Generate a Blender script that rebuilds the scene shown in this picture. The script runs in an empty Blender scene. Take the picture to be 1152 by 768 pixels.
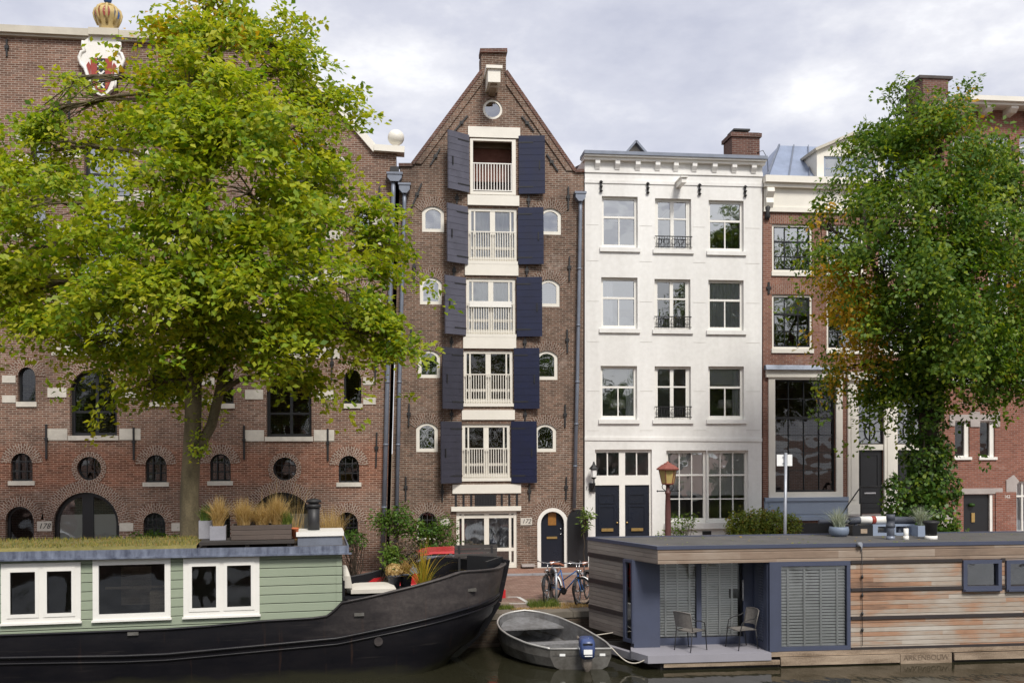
import bpy, math, random
import numpy as np
from mathutils import Vector, Matrix, geometry
R = math.radians
S = bpy.context.scene
COL = S.collection
random.seed(7)
RNG = np.random.default_rng(7)

# ---------------------------------------------------------------- camera model
F, CX, HY = 1100.0, 576.0, 505.0        # focal length, centre column and horizon row (photograph pixels)
CAM = Vector((0, 0, 3.95))
YAW, ROLL = R(6.3), 0.004
FW = Vector((math.sin(YAW), math.cos(YAW), 0))
RT0 = Vector((math.cos(YAW), -math.sin(YAW), 0))
RT = RT0 * math.cos(ROLL) - Vector((0, 0, 1)) * math.sin(ROLL)
UP = RT0 * math.sin(ROLL) + Vector((0, 0, 1)) * math.cos(ROLL)
WATER = -0.75
def ray(px, py): return FW * F + RT * (px - CX) - UP * (py - HY)
def atY(px, py, Y):
    d = ray(px, py); return CAM + d * ((Y - CAM.y) / d.y)
def atZ(px, py, z):
    d = ray(px, py); return CAM + d * ((z - CAM.z) / d.z)
def atD(px, py, dep): return CAM + ray(px, py) * (dep / F)

# ---------------------------------------------------------------- objects
MINV = {}
def empty(name, loc, label=None, cat=None, group=None, rz=0, kind=None):
    o = bpy.data.objects.new(name, None); COL.objects.link(o)
    o.location = loc; o.rotation_euler = (0, 0, rz); o.empty_display_size = .2
    MINV[o.name] = (Matrix.Translation(loc) @ Matrix.Rotation(rz, 4, 'Z')).inverted()
    tag(o, label, cat, group, kind)
    return o
def tag(o, label=None, cat=None, group=None, kind=None):
    if label: o['label'] = label
    if cat: o['category'] = cat
    if group: o['group'] = group
    if kind: o['kind'] = kind
    return o
def root_of(o):
    while o.parent: o = o.parent
    return o
def copy_tree(o, parent=None):
    c = o.copy(); COL.objects.link(c)
    if parent: c.parent = parent
    for ch in list(o.children): copy_tree(ch, c)
    return c

class MB:
    """collects geometry, then links it as one mesh object"""
    def __init__(s): s.v = []; s.f = []; s.m = []; s.uv = {}; s.sm = set()
    def add(s, pts, faces, mi=0, smooth=False):
        b = len(s.v); s.v += [Vector(p) for p in pts]
        for f in faces:
            if smooth: s.sm.add(len(s.f))
            s.f.append(tuple(b + i for i in f)); s.m.append(mi)
        return s
    def quad(s, a, b, c, d, mi=0): return s.add((a, b, c, d), ((0, 1, 2, 3),), mi)
    def box(s, x0, x1, y0, y1, z0, z1, mi=0):
        p = [(x, y, z) for z in (z0, z1) for y in (y0, y1) for x in (x0, x1)]
        return s.add(p, ((0, 2, 3, 1), (4, 5, 7, 6), (0, 1, 5, 4), (2, 6, 7, 3), (0, 4, 6, 2), (1, 3, 7, 5)), mi)
    def hexa(s, p, mi=0):       # 8 points in the order of box()
        return s.add(p, ((0, 2, 3, 1), (4, 5, 7, 6), (0, 1, 5, 4), (2, 6, 7, 3), (0, 4, 6, 2), (1, 3, 7, 5)), mi)
    def bar(s, a, b, w, h, mi=0, up=(0, 0, 1)):
        a = Vector(a); b = Vector(b); d = (b - a).normalized(); u = Vector(up)
        if abs(d.dot(u)) > .99: u = Vector((0, 1, 0))
        x = d.cross(u).normalized() * (w / 2); y = x.cross(d).normalized() * (h / 2)
        return s.hexa([a - x - y, a + x - y, b - x - y, b + x - y, a - x + y, a + x + y, b - x + y, b + x + y], mi)
    def tube(s, path, r, n=8, mi=0, cap=True, closed=False):
        P = [Vector(p) for p in path]; k = len(P)
        rr = r if isinstance(r, (list, tuple)) else [r] * k
        pts = []; prev = None
        for i, p in enumerate(P):
            if closed: d = P[(i + 1) % k] - P[i - 1]
            else: d = P[min(i + 1, k - 1)] - P[max(i - 1, 0)]
            d = d.normalized() if d.length > 1e-9 else Vector((0, 0, 1))
            if prev is None:
                u = Vector((0, 0, 1)) if abs(d.z) < .9 else Vector((1, 0, 0))
                x = d.cross(u).normalized()
            else:
                x = prev - d * prev.dot(d)
                x = x.normalized() if x.length > 1e-6 else d.orthogonal().normalized()
            prev = x; y = d.cross(x)
            for j in range(n):
                a = 2 * math.pi * j / n
                pts.append(p + (x * math.cos(a) + y * math.sin(a)) * rr[i])
        fs = []
        for i in range(k if closed else k - 1):
            for j in range(n):
                a = i * n + j; b = i * n + (j + 1) % n; i2 = (i + 1) % k
                fs.append((a, b, i2 * n + (j + 1) % n, i2 * n + j))
        s.add(pts, fs, mi, True)
        if cap and not closed:
            b = len(s.v) - len(pts)
            s.f.append(tuple(b + j for j in reversed(range(n)))); s.m.append(mi)
            s.f.append(tuple(b + (k - 1) * n + j for j in range(n))); s.m.append(mi)
        return s
    def lathe(s, prof, c=(0, 0, 0), n=16, mi=0, smooth=True):
        c = Vector(c); pts = []; fs = []
        for r, z in prof:
            for j in range(n):
                a = 2 * math.pi * j / n; pts.append(c + Vector((r * math.cos(a), r * math.sin(a), z)))
        for i in range(len(prof) - 1):
            for j in range(n):
                fs.append((i * n + j, i * n + (j + 1) % n, (i + 1) * n + (j + 1) % n, (i + 1) * n + j))
        s.add(pts, fs, mi, smooth)
        b = len(s.v) - len(pts)
        s.f.append(tuple(b + j for j in reversed(range(n)))); s.m.append(mi)
        s.f.append(tuple(b + (len(prof) - 1) * n + j for j in range(n))); s.m.append(mi)
        return s
    def prism(s, poly, fn, w0, w1, mi=0, holes=(), front=True, back=True):
        """poly (u,v) points, fn(u,v,w)->point; extruded from w0 (front) to w1"""
        polys = [list(poly)] + [list(h) for h in holes]
        tri = geometry.tessellate_polygon([[Vector((u, v, 0)) for u, v in p] for p in polys])
        flat = [q for p in polys for q in p]; n = len(flat)
        pts = [fn(u, v, w0) for u, v in flat] + [fn(u, v, w1) for u, v in flat]
        fs = []
        if front: fs += [tuple(t) for t in tri]
        if back: fs += [tuple(n + i for i in reversed(t)) for t in tri]
        o = 0
        for p in polys:
            k = len(p)
            for i in range(k):
                a = o + i; b = o + (i + 1) % k
                fs.append((a, b, n + b, n + a))
            o += k
        return s.add(pts, fs, mi)
    def plate(s, poly, y0, y1, mi=0, holes=(), front=True, back=True):
        return s.prism(poly, lambda u, v, w: (u, w, v), y0, y1, mi, holes, front, back)
    def pane(s, x0, x1, y, z0, z1): return s.quad((x0, y, z0), (x1, y, z0), (x1, y, z1), (x0, y, z1))
    def build(s, name, mats, parent=None, local=False, loc=None):
        me = bpy.data.meshes.new(name)
        vs = s.v
        o = bpy.data.objects.new(name, me); COL.objects.link(o)
        if parent:
            o.parent = parent
            if not local: vs = [MINV[root_of(parent).name] @ p for p in vs]
        else:
            if loc is None:
                xs = [p.x for p in vs]; ys = [p.y for p in vs]; zs = [p.z for p in vs]
                loc = Vector(((min(xs) + max(xs)) / 2, (min(ys) + max(ys)) / 2, min(zs)))
            loc = Vector(loc); vs = [p - loc for p in vs]; o.location = loc
            MINV[o.name] = Matrix.Translation(loc).inverted()
        me.from_pydata([tuple(p) for p in vs], [], s.f)
        for m in (mats if isinstance(mats, (list, tuple)) else [mats]): me.materials.append(m)
        me.polygons.foreach_set('material_index', s.m)
        me.polygons.foreach_set('use_smooth', [i in s.sm for i in range(len(s.f))])
        if s.uv:
            ul = me.uv_layers.new(name='UVMap')
            for fi, uvs in s.uv.items():
                p = me.polygons[fi]
                for k, li in enumerate(p.loop_indices): ul.data[li].uv = uvs[k]
        me.update()
        return o

def text(st, size, pos, mat, parent, rz=0, shear=0, depth=.004, align='CENTER', name='numerals'):
    cu = bpy.data.curves.new(name, 'FONT'); cu.body = st; cu.size = size; cu.align_x = align; cu.align_y = 'CENTER'
    cu.extrude = depth; cu.shear = shear; cu.resolution_u = 3
    t = bpy.data.objects.new('t', cu); COL.objects.link(t)
    bpy.context.view_layer.update()
    me = bpy.data.meshes.new_from_object(t.evaluated_get(bpy.context.evaluated_depsgraph_get()))
    bpy.data.objects.remove(t)
    me.transform(Matrix.Translation(Vector(pos)) @ Matrix.Rotation(rz, 4, 'Z') @ Matrix.Rotation(R(90), 4, 'X'))
    me.transform(MINV[root_of(parent).name])
    me.materials.clear(); me.materials.append(mat)
    o = bpy.data.objects.new(name, me); COL.objects.link(o); o.parent = parent
    return o

def cloud_mesh(name, verts, nper, mats, parent=None, tint=None, loc=None, local=False, midx=None):
    """mesh of many small quads/tris from a numpy array (N, nper, 3)"""
    N = verts.shape[0]; me = bpy.data.meshes.new(name)
    v = verts.reshape(-1, 3).astype(np.float64).copy()
    o = bpy.data.objects.new(name, me); COL.objects.link(o)
    if parent:
        o.parent = parent
        if not local:
            M = np.array(MINV[root_of(parent).name]); v = v @ M[:3, :3].T + M[:3, 3]
    else:
        if loc is None: loc = Vector((v[:, 0].mean(), v[:, 1].mean(), v[:, 2].min()))
        v -= np.array(loc); o.location = loc
    me.vertices.add(N * nper); me.vertices.foreach_set('co', v.ravel().astype(np.float32))
    me.loops.add(N * nper); me.loops.foreach_set('vertex_index', np.arange(N * nper, dtype=np.int32))
    me.polygons.add(N); me.polygons.foreach_set('loop_start', np.arange(0, N * nper, nper, dtype=np.int32))
    for m in (mats if isinstance(mats, (list, tuple)) else [mats]): me.materials.append(m)
    if midx is not None: me.polygons.foreach_set('material_index', midx.astype(np.int32))
    me.update(calc_edges=True)
    if tint is not None:
        a = me.attributes.new('tint', 'FLOAT', 'FACE'); a.data.foreach_set('value', tint.astype(np.float32))
    return o

# ---------------------------------------------------------------- materials
def lin(r, g, b):
    f = lambda c: ((c / 255 + .055) / 1.055) ** 2.4 if c > 10 else c / 255 / 12.92
    return (f(r), f(g), f(b), 1)
MATS = {}
def new_mat(name):
    m = bpy.data.materials.new(name); m.use_nodes = True
    nt = m.node_tree; b = nt.nodes['Principled BSDF']
    MATS[name] = m
    return m, nt, b
def N(nt, t, **kw):
    n = nt.nodes.new(t)
    for k, v in kw.items(): setattr(n, k, v)
    return n
def math_n(nt, op, a, b=None):
    n = N(nt, 'ShaderNodeMath', operation=op)
    for i, x in enumerate((a, b)):
        if x is None: continue
        if isinstance(x, (int, float)): n.inputs[i].default_value = x
        else: nt.links.new(x, n.inputs[i])
    return n.outputs[0]
def mixc(nt, fac, a, b, mode='MIX'):
    n = N(nt, 'ShaderNodeMix', data_type='RGBA', blend_type=mode)
    for i, x in ((0, fac), (6, a), (7, b)):
        if isinstance(x, (int, float)): n.inputs[i].default_value = x
        elif isinstance(x, tuple): n.inputs[i].default_value = x
        else: nt.links.new(x, n.inputs[i])
    return n.outputs[2]
def pos(nt, obj=False):
    if obj: return N(nt, 'ShaderNodeTexCoord').outputs['Object']
    return N(nt, 'ShaderNodeNewGeometry').outputs['Position']
def noise(nt, vec, scale, detail=4, rough=.55, stretch=None):
    if stretch:
        mp = N(nt, 'ShaderNodeMapping'); mp.inputs['Scale'].default_value = stretch
        nt.links.new(vec, mp.inputs['Vector']); vec = mp.outputs[0]
    n = N(nt, 'ShaderNodeTexNoise'); n.inputs['Scale'].default_value = scale
    n.inputs['Detail'].default_value = detail; n.inputs['Roughness'].default_value = rough
    nt.links.new(vec, n.inputs['Vector'])
    return n.outputs['Fac']
def ramp(nt, fac, stops):
    r = N(nt, 'ShaderNodeValToRGB'); e = r.color_ramp.elements
    while len(e) < len(stops): e.new(.5)
    for k, (p, c) in enumerate(stops):
        e[k].position = p; e[k].color = c if isinstance(c, tuple) else (c, c, c, 1)
    nt.links.new(fac, r.inputs[0]); return r.outputs[0]
def bump(nt, b, h, strength=.4, dist=.01):
    n = N(nt, 'ShaderNodeBump'); n.inputs['Strength'].default_value = strength; n.inputs['Distance'].default_value = dist
    nt.links.new(h, n.inputs['Height']); nt.links.new(n.outputs[0], b.inputs['Normal'])
def paint(name, col, rough=.5, var=.25, scale=3.0, metal=0, bmp=.0, fine=40, col2=None, spec=.5, stretch=None):
    """weathered paint, stone or metal: broad and fine mottling of one colour"""
    m, nt, b = new_mat(name); p = pos(nt)
    n1 = noise(nt, p, scale, 5, .6, stretch); n2 = noise(nt, p, fine, 3, .6)
    c2 = col2 or tuple(x * (1 - var) for x in col[:3]) + (1,)
    f = math_n(nt, 'ADD', math_n(nt, 'MULTIPLY', n1, .7), math_n(nt, 'MULTIPLY', n2, .3))
    nt.links.new(ramp(nt, f, [(.35, col), (.68, c2)]), b.inputs['Base Color'])
    nt.links.new(ramp(nt, n1, [(.3, rough * .85), (.7, min(1, rough * 1.15))]), b.inputs['Roughness'])
    b.inputs['Metallic'].default_value = metal; b.inputs['Specular IOR Level'].default_value = spec
    if bmp: bump(nt, b, n2, bmp, .01)
    return m
def brick(name, c1, c2, mortar, band=None, mode='wall', bw=.22, bh=.068, ms=.011, dirt=.5, bumpy=.6):
    m, nt, b = new_mat(name)
    if mode == 'arch':
        v = N(nt, 'ShaderNodeUVMap').outputs[0]; P = pos(nt)
    else:
        P = pos(nt); sp = N(nt, 'ShaderNodeSeparateXYZ'); nt.links.new(P, sp.inputs[0])
        cb = N(nt, 'ShaderNodeCombineXYZ')
        if mode == 'wall':
            nt.links.new(math_n(nt, 'ADD', sp.outputs[0], sp.outputs[1]), cb.inputs[0]); nt.links.new(sp.outputs[2], cb.inputs[1])
        else:
            nt.links.new(sp.outputs[0], cb.inputs[0]); nt.links.new(sp.outputs[1], cb.inputs[1])
        wob = N(nt, 'ShaderNodeVectorMath', operation='MULTIPLY_ADD')   # slightly wavy courses
        nz = N(nt, 'ShaderNodeTexNoise'); nz.inputs['Scale'].default_value = .9; nz.inputs['Detail'].default_value = 1
        nt.links.new(P, nz.inputs['Vector']); nt.links.new(nz.outputs['Color'], wob.inputs[0])
        wob.inputs[1].default_value = (.05, .05, 0); nt.links.new(cb.outputs[0], wob.inputs[2])
        v = wob.outputs[0]
    br = N(nt, 'ShaderNodeTexBrick'); br.offset = .5
    br.inputs['Scale'].default_value = 1; br.inputs['Brick Width'].default_value = bw; br.inputs['Row Height'].default_value = bh
    br.inputs['Mortar Size'].default_value = ms; br.inputs['Mortar Smooth'].default_value = .25; br.inputs['Bias'].default_value = -.1
    br.inputs['Color1'].default_value = c1; br.inputs['Color2'].default_value = c2; br.inputs['Mortar'].default_value = mortar
    nt.links.new(v, br.inputs['Vector'])
    col = br.outputs['Color']
    n1 = noise(nt, P, .55, 6, .65); n2 = noise(nt, P, 6, 4, .6)
    dk = ramp(nt, math_n(nt, 'ADD', math_n(nt, 'MULTIPLY', n1, .6), math_n(nt, 'MULTIPLY', n2, .4)),
              [(.32, 1 - dirt * .55), (.5, 1.0), (.7, 1 + dirt * .35)])
    if band:    # a band of newer, redder bricks between two heights
        z0, z1, cr = band
        sz = N(nt, 'ShaderNodeSeparateXYZ'); nt.links.new(P, sz.inputs[0])
        zz = math_n(nt, 'ADD', sz.outputs[2], math_n(nt, 'MULTIPLY', noise(nt, P, .6, 3), .9))
        a = N(nt, 'ShaderNodeMapRange'); a.interpolation_type = 'SMOOTHSTEP'; a.inputs[1].default_value = z0 + .1; a.inputs[2].default_value = z0 + .8
        c = N(nt, 'ShaderNodeMapRange'); c.interpolation_type = 'SMOOTHSTEP'; c.inputs[1].default_value = z1 + .1; c.inputs[2].default_value = z1 + .8
        nt.links.new(zz, a.inputs[0]); nt.links.new(zz, c.inputs[0])
        f = math_n(nt, 'MULTIPLY', math_n(nt, 'SUBTRACT', a.outputs[0], c.outputs[0]), .6)
        col = mixc(nt, f, col, mixc(nt, 1.0, col, cr, 'MULTIPLY'))
    salt = math_n(nt, 'ADD', math_n(nt, 'MULTIPLY', noise(nt, P, 1.1, 5, .6), .75), math_n(nt, 'MULTIPLY', n2, .25))
    col = mixc(nt, ramp(nt, salt, [(.58, 0.0), (.72, .38)]), col, (.40, .35, .31, 1))     # pale salt bloom
    soot = noise(nt, P, .8, 5, .6, (1, 1, .45))
    col = mixc(nt, ramp(nt, soot, [(.54, 0.0), (.72, .5)]), col, (.06, .045, .038, 1))   # old soot
    st = N(nt, 'ShaderNodeVectorMath', operation='MULTIPLY'); nt.links.new(col, st.inputs[0]); nt.links.new(dk, st.inputs[1])
    nt.links.new(st.outputs[0], b.inputs['Base Color'])
    b.inputs['Roughness'].default_value = .88; b.inputs['Specular IOR Level'].default_value = .25
    h = math_n(nt, 'SUBTRACT', math_n(nt, 'MULTIPLY', n2, .3), br.outputs['Fac'])
    bump(nt, b, h, bumpy, .012)
    return m
def glass(name, refl=.25, tint=(.75, .8, .8, 1), wav=.02):
    m, nt, b = new_mat(name); nt.nodes.remove(b)
    out = nt.nodes['Material Output']
    tr = N(nt, 'ShaderNodeBsdfTransparent'); tr.inputs[0].default_value = tint
    gl = N(nt, 'ShaderNodeBsdfGlossy'); gl.inputs['Roughness'].default_value = .015; gl.inputs['Color'].default_value = (.95, .97, 1, 1)
    fr = N(nt, 'ShaderNodeFresnel'); fr.inputs['IOR'].default_value = 1.5
    f = math_n(nt, 'ADD', math_n(nt, 'MULTIPLY', fr.outputs[0], .9), refl - .036)
    P = pos(nt); bp = N(nt, 'ShaderNodeBump'); bp.inputs['Strength'].default_value = wav; bp.inputs['Distance'].default_value = .5
    nt.links.new(noise(nt, P, 1.7, 1), bp.inputs['Height']); nt.links.new(bp.outputs[0], gl.inputs['Normal'])
    mx = N(nt, 'ShaderNodeMixShader'); nt.links.new(f, mx.inputs[0]); nt.links.new(tr.outputs[0], mx.inputs[1]); nt.links.new(gl.outputs[0], mx.inputs[2])
    nt.links.new(mx.outputs[0], out.inputs[0])
    return m
def leafmat(name, stops, trans=.45, rough=.5):
    """leaves: colour from each leaf's own tint value, partly translucent"""
    m, nt, b = new_mat(name); out = nt.nodes['Material Output']
    a = N(nt, 'ShaderNodeAttribute'); a.attribute_name = 'tint'
    c = ramp(nt, a.outputs['Fac'], stops)
    nt.links.new(c, b.inputs['Base Color']); b.inputs['Roughness'].default_value = rough; b.inputs['Specular IOR Level'].default_value = .35
    t = N(nt, 'ShaderNodeBsdfTranslucent'); nt.links.new(mixc(nt, 1.0, c, (1.25, 1.2, .55, 1), 'MULTIPLY'), t.inputs[0])
    mx = N(nt, 'ShaderNodeMixShader'); mx.inputs[0].default_value = trans
    nt.links.new(b.outputs[0], mx.inputs[1]); nt.links.new(t.outputs[0], mx.inputs[2]); nt.links.new(mx.outputs[0], out.inputs[0])
    return m
def planks(name, stops, along=(1, 0, 0), pitch=.1, groove=.6, rough=.75, length=2.2, obj=True):
    """horizontal boards in object space, each with its own tone, grain and weathering"""
    m, nt, b = new_mat(name); P = pos(nt, obj)
    sp = N(nt, 'ShaderNodeSeparateXYZ'); nt.links.new(P, sp.inputs[0])
    zi = math_n(nt, 'DIVIDE', sp.outputs[2], pitch); row = math_n(nt, 'FLOOR', zi); fr = math_n(nt, 'FRACT', zi)
    run = math_n(nt, 'ADD', sp.outputs[0], sp.outputs[1])
    seg = math_n(nt, 'FLOOR', math_n(nt, 'ADD', math_n(nt, 'DIVIDE', run, length), math_n(nt, 'MULTIPLY', row, .37)))
    cb = N(nt, 'ShaderNodeCombineXYZ'); nt.links.new(row, cb.inputs[0]); nt.links.new(seg, cb.inputs[1])
    wn = N(nt, 'ShaderNodeTexWhiteNoise'); nt.links.new(cb.outputs[0], wn.inputs['Vector'])
    g = noise(nt, P, 3, 6, .65, (.9, .9, 22)); w = noise(nt, P, .55, 4, .6, (1, 1, 1.6))
    f = math_n(nt, 'ADD', math_n(nt, 'ADD', math_n(nt, 'MULTIPLY', wn.outputs['Value'], .22), math_n(nt, 'MULTIPLY', g, .36)), math_n(nt, 'MULTIPLY', w, .62))
    nt.links.new(ramp(nt, f, stops), b.inputs['Base Color'])
    b.inputs['Roughness'].default_value = rough; b.inputs['Specular IOR Level'].default_value = .3
    gr = ramp(nt, fr, [(0, 0.0), (.09, 1.0), (.93, 1.0), (1, 0.0)])
    h = math_n(nt, 'ADD', gr, math_n(nt, 'MULTIPLY', g, .15))
    bump(nt, b, h, groove, .02)
    return m
# ---------------------------------------------------------------- the materials of the place
M = {}
M['brick_left'] = brick('brick_left', (.12, .064, .045, 1), (.225, .122, .085, 1), (.36, .30, .25, 1), band=(2.75, 4.05, (1.25, .82, .66, 1)), dirt=.75, ms=.0095)
M['brick_mid'] = brick('brick_mid', (.105, .062, .044, 1), (.205, .12, .085, 1), (.31, .265, .22, 1), dirt=.85, ms=.0095)
M['brick_brown'] = brick('brick_brown', (.19, .082, .058, 1), (.27, .13, .09, 1), (.32, .25, .21, 1), dirt=.5, ms=.008)
M['brick_red'] = brick('brick_red', (.19, .073, .05, 1), (.28, .115, .08, 1), (.28, .21, .18, 1), dirt=.4, ms=.008)
M['brick_chimney'] = brick('brick_chimney', (.10, .045, .035, 1), (.16, .075, .055, 1), (.2, .16, .14, 1), dirt=.5)
M['arch_left'] = brick('arch_left', (.13, .068, .048, 1), (.215, .115, .08, 1), (.38, .32, .27, 1), mode='arch', bw=.125, bh=.07, ms=.011)
M['arch_mid'] = brick('arch_mid', (.105, .06, .042, 1), (.19, .112, .08, 1), (.31, .26, .22, 1), mode='arch', bw=.125, bh=.07, ms=.011)
M['arch_brown'] = brick('arch_brown', (.19, .085, .06, 1), (.27, .13, .09, 1), (.3, .24, .2, 1), mode='arch', bw=.125, bh=.07, ms=.009)
M['paver'] = brick('street_paver', (.20, .115, .09, 1), (.29, .19, .15, 1), (.12, .09, .07, 1), mode='floor', bw=.2, bh=.1, ms=.006, dirt=.6, bumpy=.3)
M['sidewalk'] = brick('sidewalk_paver', (.27, .14, .10, 1), (.34, .2, .15, 1), (.15, .11, .09, 1), mode='floor', bw=.2, bh=.1, ms=.006, dirt=.5, bumpy=.3)
M['quaytile'] = brick('quay_paver', (.23, .17, .13, 1), (.3, .23, .18, 1), (.13, .1, .08, 1), mode='floor', bw=.2, bh=.1, ms=.006, dirt=.7, bumpy=.3)
M['quaywall'] = brick('quay_brick', (.075, .055, .042, 1), (.12, .085, .06, 1), (.10, .085, .065, 1), dirt=.8)
M['kerb'] = paint('kerb_stone', lin(150, 150, 155), .8, .3, 2, bmp=.2)
M['coping'] = paint('quay_stone', lin(120, 112, 100), .85, .45, 1.5, bmp=.3)
M['soil'] = paint('quay_soil', lin(120, 100, 75), .95, .5, 2, bmp=.5)
M['stucco'] = paint('white_stucco', (.825, .82, .80, 1), .6, .09, .55, fine=7, bmp=.06, stretch=(1.8, 1.8, .16), col2=(.655, .645, .62, 1))
M['white'] = paint('white_paint', (.80, .785, .74, 1), .4, .08, 2, fine=30)
M['cream'] = paint('cream_paint', (.77, .74, .665, 1), .42, .12, 1.5, fine=30)
M['sandstone'] = paint('pale_stone', (.62, .585, .52, 1), .8, .3, 3, fine=50, bmp=.2)
M['greystone'] = paint('grey_stone', lin(172, 164, 160), .8, .25, 3, fine=50, bmp=.2)
M['navy'] = paint('navy_paint', (.011, .015, .048, 1), .32, .35, 2.5, fine=30)
M['door_navy'] = paint('door_navy', (.014, .018, .03, 1), .3, .3, 2)
M['black'] = paint('black_paint', (.014, .015, .018, 1), .4, .3, 3)
M['iron'] = paint('black_iron', (.018, .018, .02, 1), .55, .4, 6)
M['bluegrey'] = paint('blue_grey_paint', lin(140, 152, 172), .45, .12, 2)
M['zinc'] = paint('zinc', lin(125, 132, 146), .5, .3, 3, metal=.3)
M['lead'] = paint('lead_sheet', lin(150, 162, 185), .45, .3, 2, metal=.4)
M['zinc_edge'] = paint('zinc_edge', lin(80, 86, 104), .42, .55, 3, metal=.3, fine=12, col2=lin(138, 146, 164), stretch=(3, 3, .5))
M['roofdark'] = paint('dark_roof', lin(88, 82, 80), .9, .4, 1.2, bmp=.3)
M['tile'] = paint('roof_tile', lin(110, 70, 58), .85, .4, 3, bmp=.4)
M['ceiling'] = paint('loft_ceiling', lin(120, 105, 90), .8, .3, 2)
M['room'] = paint('room_wall', (.10, .09, .08, 1), .9, .3, 1)
M['curtain'] = paint('net_curtain', (.72, .735, .75, 1), .9, .15, 3)
M['patterned'] = paint('patterned_curtain', (.5, .52, .55, 1), .9, .2, 4)
M['patterned2'] = paint('grey_curtain', (.24, .26, .29, 1), .9, .2, 4)
M['blind'] = paint('roller_blind', (.8, .8, .79, 1), .85, .06, 2)
M['shade'] = paint('lamp_shade', (.8, .77, .7, 1), .8, .05, 2)
M['brass'] = paint('brass', (.62, .42, .16, 1), .35, .3, 10, metal=.7)
M['glass'] = glass('window_glass', .24, (.95,.97,.96,1))
M['glass_sky'] = glass('old_window_glass', .40, (.95,.97,.96,1), .03)
M['glass_dark'] = glass('shaded_window_glass', .075, (.85, .88, .87, 1), .03)
M['glass_clear'] = glass('clear_window_glass', .065, (.97, .98, .97, 1), .02)
M['sheen_navy'] = paint('sheen_navy_paint', lin(86, 86, 99), .45, .3, 2.5)  # upper left shutters: sky sheen put into a greyer, lighter navy
M['half_sheen_navy'] = paint('half_sheen_navy_paint', lin(54, 54, 66), .4, .3, 2.5)  # lower left shutters: weaker sky sheen, also put into the colour
M['lamp_glass'] = glass('lantern_glass', .12, (.95, .78, .42, 1))
M['lampyellow'] = paint('yellowed_panel', (.5, .38, .14, 1), .5, .2, 6)
M['lampred'] = paint('rust_red_paint', lin(140, 78, 66), .55, .3, 6)
M['lamppole'] = paint('brown_red_paint', lin(96, 58, 54), .5, .35, 6)
M['amber'] = paint('amber_glass', (.32, .15, .04, 1), .3, .3, 12)
M['steel'] = paint('galvanised_steel', lin(160, 164, 172), .45, .2, 4, metal=.5)
M['gold'] = paint('old_gold_paint', (.55, .41, .17, 1), .5, .35, 8)
M['crest_red'] = paint('crest_red', (.33, .045, .03, 1), .5, .3, 8)
M['crest_blue'] = paint('crest_blue', (.035, .11, .33, 1), .4, .3, 8)
# boats
M['green_clad'] = planks('green_cladding', [(.3, (.235, .285, .21, 1)), (.75, (.305, .35, .26, 1))], pitch=.178, groove=1.0, rough=.5, length=60)
def hull_paint(name, bowwear=True):
    m, nt, b = new_mat(name); P = pos(nt, True); sp = N(nt, 'ShaderNodeSeparateXYZ'); nt.links.new(P, sp.inputs[0])
    n1 = noise(nt, P, 1.6, 6, .62, (.7, 1, 2.2)); n2 = noise(nt, P, 11, 4, .6)
    x = math_n(nt, 'ADD', sp.outputs[0], math_n(nt, 'MULTIPLY', n1, 1.6)); mr = N(nt, 'ShaderNodeMapRange'); mr.interpolation_type = 'SMOOTHSTEP'; mr.inputs[1].default_value = -.4; mr.inputs[2].default_value = 2.4; nt.links.new(x, mr.inputs[0])
    dark = ramp(nt, n1, [(.35, (.004, .004, .0065, 1)), (.7, (.010, .009, .011, 1))])
    worn = ramp(nt, math_n(nt, 'ADD', math_n(nt, 'MULTIPLY', n1, .65), math_n(nt, 'MULTIPLY', n2, .35)), [(.36, (.030, .026, .027, 1)), (.52, (.052, .045, .044, 1)), (.68, (.085, .074, .07, 1))])
    col = mixc(nt, mr.outputs[0], dark, worn) if bowwear else dark
    scr = noise(nt, P, 2.2, 5, .7, (.35, 1, 9)); col = mixc(nt, ramp(nt, scr, [(.60, 0.0), (.74, .35)]), col, (.075, .066, .06, 1))          # scuffs along the side
    run = noise(nt, P, 3.5, 4, .6, (2.2, 1, .12)); col = mixc(nt, ramp(nt, run, [(.62, 0.0), (.74, .3)]), col, (.085, .045, .028, 1))        # rust runs
    zl = N(nt, 'ShaderNodeMapRange'); zl.inputs[1].default_value = .06; zl.inputs[2].default_value = .26; zl.inputs[3].default_value = .8; zl.inputs[4].default_value = 0
    nt.links.new(math_n(nt, 'ADD', sp.outputs[2], math_n(nt, 'MULTIPLY', math_n(nt, 'SUBTRACT', n1, .5), .5)), zl.inputs[0]); col = mixc(nt, zl.outputs[0], col, (.028, .027, .015, 1))   # slime along the waterline
    nt.links.new(col, b.inputs['Base Color']); b.inputs['Roughness'].default_value = .36; b.inputs['Specular IOR Level'].default_value = .3
    bump(nt, b, n2, .15, .01); return m
M['hull_bow'] = hull_paint('weathered_hull'); M['hull'] = hull_paint('tarred_hull', False)
M['wood_old'] = planks('weathered_planter_wood', [(.3, (.055, .045, .04, 1)), (.8, (.13, .10, .085, 1))], pitch=.1, length=9)
M['plank_dark'] = paint('dark_plank', (.045, .038, .035, 1), .8, .5, 2, bmp=.3, stretch=(.4, .4, 6))
M['planter_grey'] = paint('grey_planter', lin(150, 150, 158), .7, .2, 5)
M['pot_dark'] = paint('dark_grey_pot', lin(70, 74, 84), .6, .2, 5)
M['pot_blue'] = paint('blue_grey_pot', lin(112, 124, 142), .6, .15, 5)
M['terracotta'] = paint('terracotta', lin(190, 105, 65), .8, .25, 8)
M['cushion'] = paint('white_cushion', (.62, .585, .52, 1), .9, .12, 4, bmp=.15)
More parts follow.
